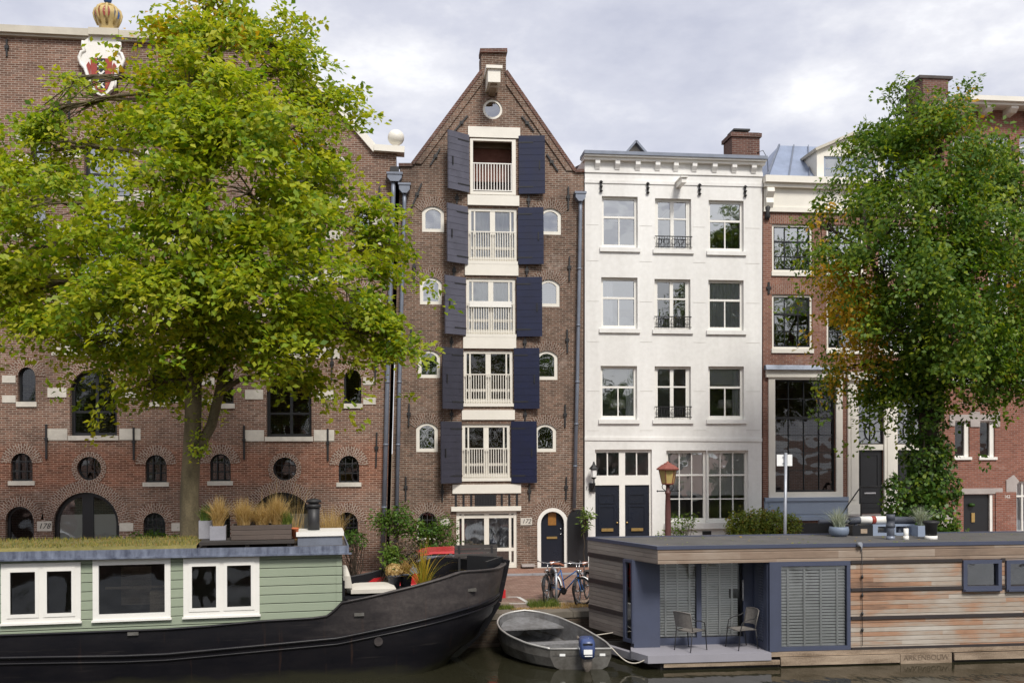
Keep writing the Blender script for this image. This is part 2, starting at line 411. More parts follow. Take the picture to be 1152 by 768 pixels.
M['cedar'] = planks('weathered_cedar', [(.34, (.075, .048, .036, 1)), (.46, (.22, .135, .092, 1)), (.55, (.37, .205, .125, 1)), (.64, (.35, .29, .235, 1)), (.8, (.48, .445, .395, 1))], pitch=.098, groove=.8, length=3.6)
M['cedar_grey'] = planks('silvered_cedar', [(.35, (.13, .105, .096, 1)), (.6, (.22, .19, .17, 1)), (.85, (.32, .285, .255, 1))], pitch=.098, groove=.8)
M['cedar_board'] = planks('fascia_cedar', [(.35, (.12, .088, .068, 1)), (.55, (.24, .175, .13, 1)), (.8, (.37, .31, .255, 1))], pitch=.165, groove=.6)
M['anthracite'] = paint('anthracite_paint', lin(72, 78, 98), .45, .2, 2)
M['band'] = paint('dark_band_wood', (.035, .027, .027, 1), .6, .4, 3)
M['deckgrey'] = paint('grey_deck_paint', lin(150, 148, 156), .6, .12, 2)
M['fender'] = paint('fender_timber', lin(168, 150, 130), .9, .5, 2.5, bmp=.3, col2=lin(96, 80, 64), stretch=(.5, .5, 3))
M['slat'] = paint('white_blind_slat', (.88, .89, .88, 1), .5, .05, 2)
M['bitumen'] = paint('bitumen_roof', lin(92, 90, 88), .95, .35, 1.5, bmp=.35, fine=60)
M['wicker'] = paint('grey_wicker', lin(125, 120, 115), .8, .3, 20, bmp=.4)
M['alu'] = paint('boat_aluminium', lin(118, 116, 112), .5, .45, 2.5, metal=.35, fine=14, col2=lin(66, 62, 56))
M['alu_in'] = paint('boat_inside', lin(140, 140, 142), .55, .4, 2.5, metal=.3, fine=14, col2=lin(92, 90, 88))
M['alu_rim'] = paint('boat_rim', lin(190, 188, 184), .4, .2, 4, metal=.4)
M['motorblue'] = paint('motor_blue', lin(62, 78, 122), .35, .2, 8)
M['motorgrey'] = paint('motor_grey', lin(120, 112, 104), .5, .4, 8)
M['rope'] = paint('rope', (.55, .5, .43, 1), .95, .3, 40)
M['carred'] = paint('car_red', (.50, .025, .03, 1), .22, .08, 2)
M['tyre'] = paint('tyre_rubber', (.018, .018, .018, 1), .85, .3, 10)
M['chrome'] = paint('chrome', (.6, .6, .62, 1), .25, .2, 8, metal=.8)
M['bikerim'] = paint('bike_rim', (.22, .22, .23, 1), .35, .3, 8, metal=.6)
M['bikeblue'] = paint('bike_blue', lin(50, 100, 165), .35, .15, 8)
M['leather'] = paint('saddle_leather', lin(150, 95, 72), .6, .2, 20)
M['taillight'] = paint('tail_light_red', (.6, .02, .02, 1), .2, .1, 5)
M['paintline'] = paint('road_line', (.62, .61, .58, 1), .8, .3, 4)
M['bark'] = paint('bark', lin(118, 106, 80), .95, .5, 3, fine=25, bmp=1.0, col2=lin(66, 60, 46), stretch=(1, 1, .35))
M['bark_dark'] = paint('dark_bark', lin(72, 62, 50), .95, .5, 3, fine=25, bmp=.8)
M['turf'] = paint('sedum_soil', lin(128, 118, 66), .95, .5, 2.5, bmp=.6, fine=30, col2=lin(88, 86, 46))
M['leaf_left'] = leafmat('elm_leaf', [(0, (.038, .112, .012, 1)), (.3, (.118, .228, .016, 1)), (.65, (.31, .405, .026, 1)), (.9, (.47, .48, .035, 1)), (.93, (.56, .42, .03, 1)), (1, (.58, .32, .03, 1))], .5)
M['leaf_right'] = leafmat('hornbeam_leaf', [(0, (.020, .065, .010, 1)), (.35, (.056, .13, .014, 1)), (.7, (.145, .235, .022, 1)), (.9, (.28, .34, .025, 1)), (.93, (.48, .33, .02, 1)), (1, (.58, .32, .03, 1))], .45)
M['leaf_ivy'] = leafmat('ivy_leaf', [(0, (.02, .06, .010, 1)), (.6, (.07, .14, .015, 1)), (1, (.22, .27, .025, 1))], .25, .4)
M['leaf_hedge'] = leafmat('hedge_leaf', [(0, (.08, .14, .02, 1)), (.6, (.21, .27, .04, 1)), (.86, (.33, .32, .05, 1)), (.93, (.40, .10, .02, 1)), (1, (.46, .13, .02, 1))], .35)
M['leaf_green'] = leafmat('garden_leaf', [(0, (.04, .10, .015, 1)), (.6, (.10, .19, .025, 1)), (1, (.18, .24, .04, 1))], .4)
M['leaf_brown'] = leafmat('dry_leaf', [(0, (.05, .04, .03, 1)), (.6, (.11, .08, .055, 1)), (1, (.2, .12, .06, 1))], .2, .8)
M['blade_gold'] = leafmat('golden_grass', [(0, (.28, .17, .05, 1)), (.6, (.50, .35, .14, 1)), (1, (.64, .5, .27, 1))], .35, .7)
M['blade_green'] = leafmat('green_grass', [(0, (.06, .11, .02, 1)), (.6, (.13, .19, .03, 1)), (1, (.26, .26, .06, 1))], .35, .7)
M['blade_silver'] = leafmat('silver_grass', [(0, (.2, .24, .19, 1)), (.6, (.36, .4, .33, 1)), (1, (.55, .56, .46, 1))], .3, .7)
M['blade_yellow'] = leafmat('yellow_palm', [(0, (.22, .25, .03, 1)), (.5, (.42, .36, .04, 1)), (1, (.60, .36, .05, 1))], .4, .6)

M['sedum_leaf'] = leafmat('sedum_tip', [(0, (.07, .10, .025, 1)), (.5, (.19, .19, .045, 1)), (.8, (.30, .25, .06, 1)), (1, (.34, .20, .07, 1))], .2, .8)
# water
m, nt, b = new_mat('canal_water'); P = pos(nt)
b.inputs['Base Color'].default_value = (.022, .021, .012, 1); b.inputs['Roughness'].default_value = .06; b.inputs['IOR'].default_value = 1.33
w1 = noise(nt, P, 1.1, 3, .5, (1, .55, 1)); w2 = noise(nt, P, 5, 2, .5, (1, .5, 1))
bump(nt, b, math_n(nt, 'ADD', w1, math_n(nt, 'MULTIPLY', w2, .22)), .5, .05)
M['water'] = m
# ---------------------------------------------------------------- helpers for facades
def archpoly(x0, x1, z0, z1, rise=0, n=12):
    if rise <= 0: return [(x0, z0), (x1, z0), (x1, z1), (x0, z1)]
    w = x1 - x0; rise = min(rise, w / 2); r = (w * w / 4 + rise * rise) / (2 * rise); cx = (x0 + x1) / 2; cz = z1 - r
    ph = math.asin(min(1, w / 2 / r))
    return [(x0, z0), (x1, z0)] + [(cx + r * math.sin(ph - 2 * ph * k / n), cz + r * math.cos(ph - 2 * ph * k / n)) for k in range(n + 1)]
def circpoly(cx, cz, r, n=20): return [(cx + r * math.cos(2 * math.pi * k / n), cz + r * math.sin(2 * math.pi * k / n)) for k in range(n)]
def arch_band(parent, x0, x1, z1, rise, t, Y, mat, full=False, ext=.06):
    w = x1 - x0; cx = (x0 + x1) / 2
    if full: r = w / 2; cz = z1 - r; ph = math.pi
    else:
        rise = min(rise, w / 2); r = (w * w / 4 + rise * rise) / (2 * rise); cz = z1 - r
        ph = math.asin(min(1, w / 2 / r)) + ext
    n = 28 if full else 16; b = MB()
    for k in range(n):
        a0 = -ph + 2 * ph * k / n; a1 = -ph + 2 * ph * (k + 1) / n
        q = [(r - .012, a0), (r - .012, a1), (r + t, a1), (r + t, a0)]
        pf = [(cx + rr * math.sin(a), Y - (.027 if full else .018), cz + rr * math.cos(a)) for rr, a in q]
        pb = [(x, Y + .03, z) for x, _, z in pf]
        b.uv[len(b.f)] = [(rr - r + .0, a * (r + t * .5)) for rr, a in q]
        b.add(pf, ((0, 1, 2, 3),))
        b.add([pf[3], pf[2], pb[2], pb[3]], ((0, 1, 2, 3),)); b.add([pf[0], pf[1], pb[1], pb[0]], ((0, 1, 2, 3),))
        if k == 0 and not full: b.add([pf[0], pf[3], pb[3], pb[0]], ((0, 1, 2, 3),))
        if k == n - 1 and not full: b.add([pf[1], pf[2], pb[2], pb[1]], ((0, 1, 2, 3),))
    return b.build('brick_arch', mat, parent)
def rect_px(px0, py0, px1, py1, Y):
    cx, cy = (px0 + px1) / 2, (py0 + py1) / 2
    return (atY(px0, cy, Y).x, atY(px1, cy, Y).x, atY(cx, py1, Y).z, atY(cx, py0, Y).z)
def curtain(parent, x0, x1, z0, z1, Y, mat, amp=.03, wl=.13, name='curtain'):
    b = MB(); n = max(6, int((x1 - x0) / .025)); pts = []; fs = []
    for k in range(n + 1):
        x = x0 + (x1 - x0) * k / n; y = Y + amp * math.sin(x * 2 * math.pi / wl + math.sin(x * 7) * .8)
        pts += [(x, y, z0), (x, y, z1)]
    for k in range(n): fs.append((2 * k, 2 * k + 2, 2 * k + 3, 2 * k + 1))
    b.add(pts, fs, 0, True)
    return b.build(name, mat, parent)
def window(root, H, rc, Y, rise=0, inset=.14, fw=.07, fd=.08, cols=(), rows=(), mw=.03, fm=None, gm=None,
           sill=None, band=None, inner=None, name='window', circ=False, iron=0, thick=()):
    x0, x1, z0, z1 = rc; e = .004
    if circ:
        cx, cz, r = (x0 + x1) / 2, (z0 + z1) / 2, (x1 - x0) / 2
        hole = circpoly(cx, cz, r); out = circpoly(cx, cz, r + e); inn = circpoly(cx, cz, r - fw)
    else:
        hole = archpoly(x0, x1, z0, z1, rise); out = archpoly(x0 - e, x1 + e, z0 - e, z1 + e, rise)
        ri = 0 if rise <= 0 else max(.01, rise - fw * .25) if rise < (x1 - x0) * .48 else 9
        inn = archpoly(x0 + fw, x1 - fw, z0 + fw, z1 - fw, ri)
    H.append(hole)
    f = MB(); f.plate(out, Y + inset, Y + inset + fd, 0, [inn])
    hz = lambda x: z1 - fw * .5 if rise <= 0 else None
    def topz(x):
        if circ: return (z0 + z1) / 2 + math.sqrt(max(0, ((x1 - x0) / 2) ** 2 - (x - (x0 + x1) / 2) ** 2)) - fw * .5
        if rise <= 0: return z1 - fw * .5
        w = x1 - x0; rs = min(rise, w / 2); r = (w * w / 4 + rs * rs) / (2 * rs)
        return z1 - r + math.sqrt(max(0, r * r - (x - (x0 + x1) / 2) ** 2)) - fw * .6
    def halfw(z):
        if circ: return math.sqrt(max(0, ((x1 - x0) / 2) ** 2 - (z - (z0 + z1) / 2) ** 2))
        w = x1 - x0
        if rise <= 0: return w / 2
        rs = min(rise, w / 2); r = (w * w / 4 + rs * rs) / (2 * rs); d = z - (z1 - r)
        return w / 2 if z < z1 - rs else math.sqrt(max(0, r * r - d * d))
    for c in cols:
        c, wd = c if isinstance(c, tuple) else (c, mw)
        x = x0 + (x1 - x0) * c; zb = z0 + fw * .5 if not circ else z0 + z1 - topz(x)
        f.box(x - wd / 2, x + wd / 2, Y + inset + .011, Y + inset + fd - .012, zb, topz(x))
    for r_ in rows:
        r_, wd = r_ if isinstance(r_, tuple) else (r_, mw)
        z = z0 + (z1 - z0) * r_; hw = halfw(z) - fw * .5; cx = (x0 + x1) / 2
        f.box(cx - hw, cx + hw, Y + inset + .008, Y + inset + fd - .009, z - wd / 2, z + wd / 2)
    o = f.build(name, fm, root)
    g = MB(); g.add([(u, Y + inset + fd * .55, v) for u, v in out], (tuple(range(len(out))),)); g.build('glass', gm or M['glass'], o)
    if iron:
        b = MB(); n = iron
        for k in range(1, n + 1):
            x = x0 + (x1 - x0) * k / (n + 1); b.tube([(x, Y + .06, z0 - .02), (x, Y + .06, topz(x) + fw * .6)], .012, 6)
        for q in (.35, .7): b.bar((x0 - .01, Y + .06, z0 + (z1 - z0) * q), (x1 + .01, Y + .06, z0 + (z1 - z0) * q), .012, .03)
        b.build('iron_bars', M['iron'], o)
    if sill:
        h, pr, ex, sm = sill
        MB().box(x0 - ex, x1 + ex, Y - pr, Y + inset + .01, z0 - h, z0 + .006).build('sill', sm, o)
    if band:
        t, bm = band
        arch_band(o, x0, x1, z1, rise if rise else .05, t, Y, bm, full=circ)
    yb = Y + inset + fd + .035
    if inner:
        for kind in inner if isinstance(inner, (list, tuple)) else (inner,):
            if kind == 'curtain': curtain(o, x0 + .02, x1 - .02, z0 + .02, z1 - .02, yb, M['curtain'])
            elif kind == 'left_curtain': curtain(o, x0 + .02, x0 + (x1 - x0) * .36, z0 + .02, z1 - .02, yb, M['curtain'])
            elif kind == 'right_curtain': curtain(o, x0 + (x1 - x0) * .74, x1 - .02, z0 + .02, z1 - .02, yb, M['curtain'])
            elif kind == 'blind':
                MB().box(x0 + .03, x1 - .03, yb, yb + .012, z0 + (z1 - z0) * .66, z1).build('blind', M['blind'], o)
            elif kind == 'half_blind':
                MB().box(x0 + .03, x1 - .03, yb, yb + .012, z0 + (z1 - z0) * .5, z1).build('blind', M['blind'], o)
            elif kind == 'low_blind':
                MB().box(x0 + .03, x1 - .03, yb, yb + .012, z0 + (z1 - z0) * .38, z1).build('blind', M['blind'], o)
            elif kind == 'full':
                MB().box(x0 - .1, x1 + .1, yb, yb + .012, z0 - .05, z1 + .05).build('blind', M['blind'], o)
            elif kind == 'dim':
                MB().box(x0 - .1, x1 + .1, yb + .15, yb + .17, z0 - .05, z1 + .05).build('curtain', M['patterned2'], o)
            elif kind == 'sheer':
                curtain(o, x0 + .02, x1 - .02, z0 + .02, z1 - .02, yb - .05, M['curtain'], .025)
    return o
def shell(root, outline, holes, Y, mat, depth=9, name='wall', thick=.32):
    b = MB(); b.plate(outline, Y, Y + thick, 0, holes)
    b.plate(outline, Y + thick + .001, Y + depth, 0, (), False, True)
    return b.build(name, mat, root)
def poly_px(pts, Y):
    out = []
    for p in pts:
        q = atY(p[0], p[1] if p[1] is not None else 620, Y)
        out.append((q.x, q.z if p[1] is not None else -.05))
    return out
def anchor(root, a, b, Y, mat=None):
    p = atY(*a, Y); q = atY(*b, Y); p.y = q.y = Y - .035
    m = MB(); m.bar(p, q, .05, .04, up=(0, 1, 0)); c = p.lerp(q, .45)
    m.box(c.x - .06, c.x + .06, Y - .065, Y + .01, c.z - .05, c.z + .05)
    return m.build('wall_anchor', M['iron'], root)
def downpipe(root, hop, pts, Y, r=.055, mat=None):
    m = MB(); x0, x1, z0, z1 = rect_px(*hop, Y)
    yc = Y - .16
    m.prism([(x0, z1), (x1, z1), (x1, z0 + .12), (x1 - .1, z0), (x0 + .1, z0), (x0, z0 + .12)], lambda u, v, w: (u, w, v), Y - .30, Y - .02)
    m.box(x0 - .03, x1 + .03, Y - .325, Y - .015, z1 - .05, z1 + .02)
    P = [atY(*p, Y) for p in pts]; P = [Vector((p.x, yc, p.z)) for p in P]; P[-1].z = max(.02, P[-1].z)
    m.tube([Vector((P[0].x, yc, z0 + .02))] + P, r, 10)
    n = 6
    for k in range(1, n):
        t = k / n * (len(P) - 1); i = int(t); c = P[min(i, len(P) - 1)].lerp(P[min(i + 1, len(P) - 1)], t - i)
        m.tube([c - Vector((0, 0, .03)), c + Vector((0, 0, .03))], r + .014, 10); m.box(c.x - .012, c.x + .012, yc, Y + .01, c.z - .02, c.z + .02)
    return m.build('downpipe', mat or M['zinc'], root)
def z_of(px, py, Y): return atY(px, py, Y).z
def x_of(px, py, Y): return atY(px, py, Y).x
def root_at(name, px, Y, label, cat, **k):
    return empty(name, (x_of(px, 620, Y), Y, 0), label, cat, **k)

# ================================================================ left warehouse (178)
Y = 32.0
WL = root_at('warehouse', 250, Y, 'wide brown brick warehouse with arched black windows, painted crest and crown on its gable', 'warehouse')
H = []
zr = lambda py, px=105: z_of(px, py, Y)
DX = x_of(325, 490, Y) - x_of(105, 490, Y); DZ = -.05
black = M['black']
def unit(k, full=True):
    dx = DX * k; dz = DZ * k
    def rc(a, b, c, d):
        x0, x1, z0, z1 = rect_px(a, b, c, d, Y); return (x0 + dx, x1 + dx, z0 + dz, z1 + dz)
    band = (.3, M['arch_left'])
    def block(o, a, b, c, d):
        x0, x1, z0, z1 = rc(a, b, c, d); MB().box(x0, x1, Y - .022, Y + .05, z0, z1).build('stone_block', M['sandstone'], o)
    # ground floor
    z0g = .02
    x0, x1, _, z1 = rc(59.5, 553, 134, 600)
    big = window(WL, H, (x0, x1, z0g, z1), Y, rise=9, inset=.16, fw=.13, cols=((.5, .34),), rows=(), fm=black, gm=M['glass'], band=(.36, M['arch_left']), name='arched_door')
    MB().box(x0 + .1, x1 - .1, Y + .225, Y + .235, .02, z1 - (x1 - x0) * .36).build('blind', M['blind'], big)
    x0, x1, _, z1 = rc(6, 569, 38, 600)
    if k == 0:
        d = window(WL, H, (x0, x1, z0g, z1), Y, rise=.4, inset=.16, fw=.09, fm=black, gm=M['glass_dark'], band=band, name='arched_door')
        MB().box(x0 + .05, x1 - .05, Y + .2, Y + .215, 0, .9).build('panel', black, d)
    else:
        window(WL, H, (x0 + .05, x1 - .05, 1.05, z1), Y, rise=.3, fw=.06, fm=black, gm=M['glass_dark'], band=band, iron=4)
    w = window(WL, H, rc(161, 576, 186, 604), Y, rise=.3, fw=.06, cols=(.5,), rows=(.5,), fm=black, gm=M['glass_dark'], band=band, iron=4, inner='dim' if k == 0 else None)
    if k == 0:
        block(w, 134.5, 588, 150, 597); block(w, 193, 588, 207, 597)
        x0, x1, z0, z1 = rc(42, 586, 58.5, 597)
        pl = MB().box(x0, x1, Y - .03, Y + .05, z0, z1).build('number_plate', M['sandstone'], WL)
        text('178', .24, ((x0 + x1) / 2, Y - .032, (z0 + z1) / 2), M['black'], pl, shear=.25)
    sil = (.13, .05, .07, M['sandstone'])
    # first floor with the round window
    window(WL, H, rc(12, 509, 36.6, 541), Y, rise=.3, fw=.06, cols=(.33, .67), rows=(.33, .66), mw=.025, fm=black, gm=M['glass_dark'], band=band, sill=sil, iron=2)
    window(WL, H, rc(163.3, 511, 187.5, 542.5), Y, rise=.3, fw=.06, cols=(.33, .67), rows=(.33, .66), mw=.025, fm=black, gm=M['glass_dark'], band=band, sill=sil, iron=2)
    window(WL, H, rc(86, 513, 114.5, 540.5), Y, fw=.05, circ=True, cols=(.35, .65), rows=(.35, .65), mw=.02, fm=black, gm=M['glass_dark'], band=(.14, M['arch_left']))
    for ax, ay0, ay1 in ((52.5, 477, 516), (150.7, 480.5, 517)):
        p0 = Vector((atY(ax, ay0, Y).x + dx, 0, atY(ax, ay0, Y).z + dz)); z1_ = atY(ax, ay1, Y).z + dz
        m_ = MB(); m_.box(p0.x - .03, p0.x + .03, Y - .06, Y - .015, z1_, p0.z); m_.box(p0.x - .05, p0.x + .05, Y - .075, Y + .01, p0.z - .5, p0.z - .42)
        m_.build('wall_anchor', M['iron'], WL)
    # upper storeys: rows measured on the storey with the widest view
    zt = [(0, 0), (z_of(105, 320, Y) - z_of(105, 415, Y), 1), (z_of(110, 231, Y) - z_of(105, 415, Y), 2), (z_of(118, 146.5, Y) - z_of(105, 415, Y), 3)]
    lean = [(0, 0), (.18, 0), (.32, 0), (.46, 0)]
    for (dzz, r_), (lx, _) in zip(zt, lean):
        def q(a, b, c, d):
            x0, x1, z0, z1 = rc(a, b, c, d); return (x0 + lx, x1 + lx, z0 + dzz, z1 + dzz)
        gm = M['glass_dark'] if r_ == 0 else M['glass_sky']
        x0, x1, z0, z1 = q(78.5, 415, 131.5, 490)
        w = window(WL, H, (x0, x1, z0, z1), Y, rise=9, inset=.2, fw=.1, cols=((.54, .09),), rows=((.36, .07),), fm=black, gm=gm, band=(.34, M['arch_left']), sill=(.14, .05, .05, M['sandstone']))
        for s, e in ((x0 - .72, x0 - .075), (x1 + .075, x1 + .72)):
            MB().box(s, e, Y - .024, Y + .05, z0 - .135, z0 + .22).build('stone_block', M['sandstone'], w)
            MB().box(s + .06, e - .02, Y - .024, Y + .05, z1 - (x1 - x0) / 2 - .18, z1 - (x1 - x0) / 2 + .12).build('stone_block', M['sandstone'], w)
        for (a, c, sgn) in ((20, 40, -1), (169.5, 190, 1)):
            if k == 1 and r_ == 3: continue
            x0, x1, z0, z1 = q(a, 412.5, c, 452)
            inner = 'full' if (r_ == 3 and k == 0 and sgn < 0) else None
            w = window(WL, H, (x0, x1, z0, z1), Y, rise=.28, fw=.06, fm=black, gm=gm, band=(.3, M['arch_left']), sill=(.15, .05, .04, M['sandstone']), inner=inner)
            s = x0 - .46 if sgn < 0 else x1 + .06; e = s + .40
            MB().box(s, e, Y - .022, Y + .05, z0 - .02, z0 + .2).build('stone_block', M['sandstone'], w)
            MB().box(s, e, Y - .022, Y + .05, z1 - .5, z1 - .27).build('stone_block', M['sandstone'], w)
        if r_:
            for ax in (62, 148):
                p = atY(ax, 415, Y); x = p.x + dx + lx; z = z_of(105, 400, Y) + dzz + dz + .9
                m_ = MB(); m_.box(x - .03, x + .03, Y - .06, Y - .015, z - 1.1, z); m_.box(x - .05, x + .05, Y - .075, Y + .01, z - .55, z - .47)
                m_.build('wall_anchor', M['iron'], WL)
unit(0); unit(1)
OUT = poly_px([(-230, None), (433.2, None), (446, 173), (421, 171), (391, 138), (341, 78), (341, 53), (-105, 31), (-105, 54), (-185, 150), (-228, 150)], Y)
shell(WL, OUT, H, Y, M['brick_left'])
# gable top, slopes and eaves in pale stone
def strip(root, a, b, h, out, mat, Y, name, back=.35):
    p = atY(*a, Y); q = atY(*b, Y); m = MB(); d = Vector((q.x - p.x, 0, q.z - p.z)).normalized(); n = Vector((-d.z, 0, d.x))
    if n.z < 0: n = -n
    lo = -.06
    pts = []
    for nn in (lo, h):
        for y in (Y - out, Y + back):
            for c in (p, q):
                v = Vector((c.x, y, c.z)) + n * nn; pts.append(v)
    m.hexa(pts)
    return m.build(name, mat, root)
grey_cream = paint('stone_cornice', lin(196, 190, 176), .7, .2, 2)
strip(WL, (-110, 31), (345, 53), .16, .22, grey_cream, Y, 'cornice'); strip(WL, (-108, 33.5), (343, 55.5), .06, .12, grey_cream, Y, 'cornice')
strip(WL, (341, 77), (421.5, 170.5), .16, .12, M['cream'], Y, 'gable_coping')
strip(WL, (421, 169), (455, 171.5), .14, .2, M['cream'], Y, 'gable_coping')
b = MB(); x0, x1, z0, z1 = rect_px(336.5, 50, 342, 86, Y); b.box(x0, x1 + .05, Y - .06, Y + .3, z0, z1); b.build('corner_stone', M['cream'], WL)
p = atY(445.5, 161.5, Y); b = MB()
b.lathe([(.2, 0), (.2, .06), (.1, .1), (.1, .16)] + [(.02 + .25 * math.sin(t), .42 - .25 * math.cos(t)) for t in [.4 + k * .27 for k in range(11)]], (p.x, Y + .1, p.z - .2), 20); b.build('ball_finial', M['cream'], WL)
for a_, b_ in (((67.5, 118), (67.5, 137)), ((8, 45), (8, 64)), ((427, 210), (427.5, 232)), ((424, 486), (423, 525)), ((374, 392), (373, 428)), ((422.5, 400), (422, 432))): anchor(WL, a_, b_, Y)
x0, x1, z0, z1 = rect_px(409, 149, 419, 157, Y); MB().box(x0, x1, Y + 1, Y + 1.5, z0 - .8, z1).build('chimney', M['brick_chimney'], WL)
# painted crest with scrolls, shield and crown
cx = x_of(116, 70, Y); zc0 = z_of(116, 110, Y); zc1 = z_of(116, 43, Y); hh = zc1 - zc0
half = [(0, 0), (.16, .03), (.3, .1), (.42, .13), (.5, .22), (.46, .33), (.55, .45), (.68, .52), (.74, .62), (.66, .72), (.56, .74), (.62, .82), (.6, .9), (.46, .95), (.42, 1.0)]
scale = hh * .62; poly = [(cx + u * scale * .78, zc0 + v * hh) for u, v in half] + [(cx - u * scale * .78, zc0 + v * hh) for u, v in reversed(half[1:])]
cr = MB(); cr.plate(poly, Y - .16, Y + .02); crest = cr.build('crest', M['white'], WL)
sh = [(0, .04), (.2, .12), (.33, .28), (.36, .62), (-.36, .62), (-.33, .28), (-.2, .12)]
S_ = lambda u, v: (cx + u * scale * .78, zc0 + v * hh)
b = MB(); b.plate([S_(u, v) for u, v in sh], Y - .20, Y - .15); b.build('shield', M['crest_red'], crest)
b = MB(); b.plate([S_(u, v) for u, v in ((-.13, .1), (.13, .1), (.13, .61), (-.13, .61))], Y - .215, Y - .19); b.build('shield_pale', M['door_navy'], crest)
b = MB()
for v in (.18, .35, .52):
    c = S_(0, v); r_ = .1
    for s in (1, -1): b.bar((c[0] - r_, Y - .222, c[1] - s * r_), (c[0] + r_, Y - .222 - .004 * s, c[1] + s * r_), .05, .02, up=(0, 1, 0))
b.build('saltires', M['white'], crest)
for s in (-1, 1):   # scroll rolls along the edges
    b = MB(); b.tube([(S_(s * u, v)[0], Y - .17, S_(s * u, v)[1]) for u, v in half[3:13]], .055, 8); b.build('scroll', M['white'], crest)
    b = MB(); b.plate([S_(s * u, v) for u, v in ((.36, .3), (.5, .5), (.42, .56), (.36, .5))], Y - .185, Y - .15); b.build('scroll_lining', M['crest_red'], crest)
x0, x1, z0, z1 = rect_px(102.5, 36.5, 136, 43.5, Y); MB().box(x0, x1, Y - .3, Y + .3, z0, z1 + .02).build('pedestal', grey_cream, crest)
pc = atY(121.5, 37, Y); zt_ = atY(121.5, 8, Y).z; k_ = (zt_ - pc.z)
cy_ = Y - .02; cb = MB(); cb.lathe([(.23, -.02), (.25, .06), (.26, .16), (.34, .36), (.39, .5), (.385, .6), (.30, .74), (.14, .82), (.05, .84)], (pc.x, cy_, pc.z), 24)
crown = cb.build('crown', M['gold'], crest)
b = MB()
for k in range(8):
    a = k * math.pi / 4 + .2; ar = [(.28, .2), (.37, .4), (.405, .55), (.365, .69), (.21, .81), (.03, .88)]
    b.tube([(pc.x + r_ * math.cos(a), cy_ + r_ * math.sin(a), pc.z + z_) for r_, z_ in ar], .045, 6)
b.build('crown_arches', M['gold'], crest)
for q_, mm in ((-2.2, 'crest_red'), (-1.4, 'crest_red'), (-.5, 'crest_blue'), (-2.95, 'crest_blue')):
    b = MB()
    pr = [(.375, .38, .2), (.40, .5, .28), (.395, .59, .26), (.335, .70, .18)]
    L_ = [(pc.x + r_ * math.cos(q_ - s), cy_ + r_ * math.sin(q_ - s), pc.z + z_) for r_, z_, s in pr]; R_ = [(pc.x + r_ * math.cos(q_ + s), cy_ + r_ * math.sin(q_ + s), pc.z + z_) for r_, z_, s in pr]
    b.add(L_ + R_, [(i, i + 4, i + 5, i + 1) for i in range(3)]); b.build('crown_lining', M[mm], crest)
b = MB(); b.lathe([(.02, 0)] + [(.13 * math.sin(t), .13 - .13 * math.cos(t)) for t in (.5, 1, 1.57, 2.1, 2.6)] + [(.02, .26)], (pc.x, cy_, pc.z + .9), 14)
b.build('crown_orb', M['crest_blue'], crest)
b = MB(); b.box(pc.x - .03, pc.x + .03, cy_ - .03, cy_ + .03, pc.z + 1.15, pc.z + 1.5); b.box(pc.x - .12, pc.x + .12, cy_ - .029, cy_ + .029, pc.z + 1.28, pc.z + 1.36); b.build('crown_cross', M['door_navy'], crest)
downpipe(WL, (436, 197, 452, 206.5), [(442.5, 220), (436, 430), (430.5, 640)], Y, .075)
b = MB(); x0, x1, z0, z1 = rect_px(439, 189, 449, 197, Y); b.box(x0, x1, Y - .18, Y + .02, z0, z1); b.build('gutter_outlet', M['iron'], WL)

# ================================================================ gabled warehouse (172)
Y = 32.02
WM = root_at('warehouse', 550, Y, 'narrow brown brick warehouse with a pointed gable and navy shutters beside cream loading windows', 'warehouse')
H = []; cream = M['cream']
def railing(parent, x0, x1, z0, z1, Y, n, mat, r=.012):
    b = MB(); b.box(x0, x1, Y - .025, Y + .012, z1 - .035, z1); b.box(x0, x1, Y - .02, Y + .008, z0, z0 + .03)
    for k in range(n):
        x = x0 + (x1 - x0) * (k + .5) / n; b.box(x - r, x + r, Y - .016, Y + .004, z0 + .01, z1 - .02)
    return b.build('railing', mat, parent)
def shutter(root, hx, w, z0, z1, ang, side, mat):
    """board shutter hinged at hx, swung open; side -1 opens to the left; ang = how far it stands off the wall"""
    b = MB(); n = 9; hgt = z1 - z0
    ux, uy = side * math.cos(ang), -math.sin(ang); nx, ny = -uy * side, ux * side  # normal towards the wall side
    nx, ny = (uy * side, -ux * side)
    def P(u, d, z): return (hx + ux * u + nx * d, Y - .06 + uy * u + ny * d, z)
    for k in range(n):
        a = z0 + hgt * k / n + .006; c = z0 + hgt * (k + 1) / n - .006
        b.hexa([P(u, d, z) for z in (a, c) for d in (-.024, .024) for u in (0, w)])
    b.hexa([P(u, d, z) for z in (z0 + .01, z1 - .01) for d in (-.016, .016) for u in (.01, w - .01)])
    o = b.build('shutter', mat, root)
    h = MB()
    for zz in (z0 + hgt * .12, z0 + hgt * .88): h.hexa([P(u, d, z) for z in (zz - .02, zz + .02) for d in (-.036, .036) for u in (-.02, w * .55)])
    for sg in (1,): h.hexa([P(u, d, z) for z in (z0 + hgt * .42, z0 + hgt * .56) for d in (-.06, .06) for u in (w * .78, w * .82)])
    h.build('strap_hinge', M['iron'], o)
    return o
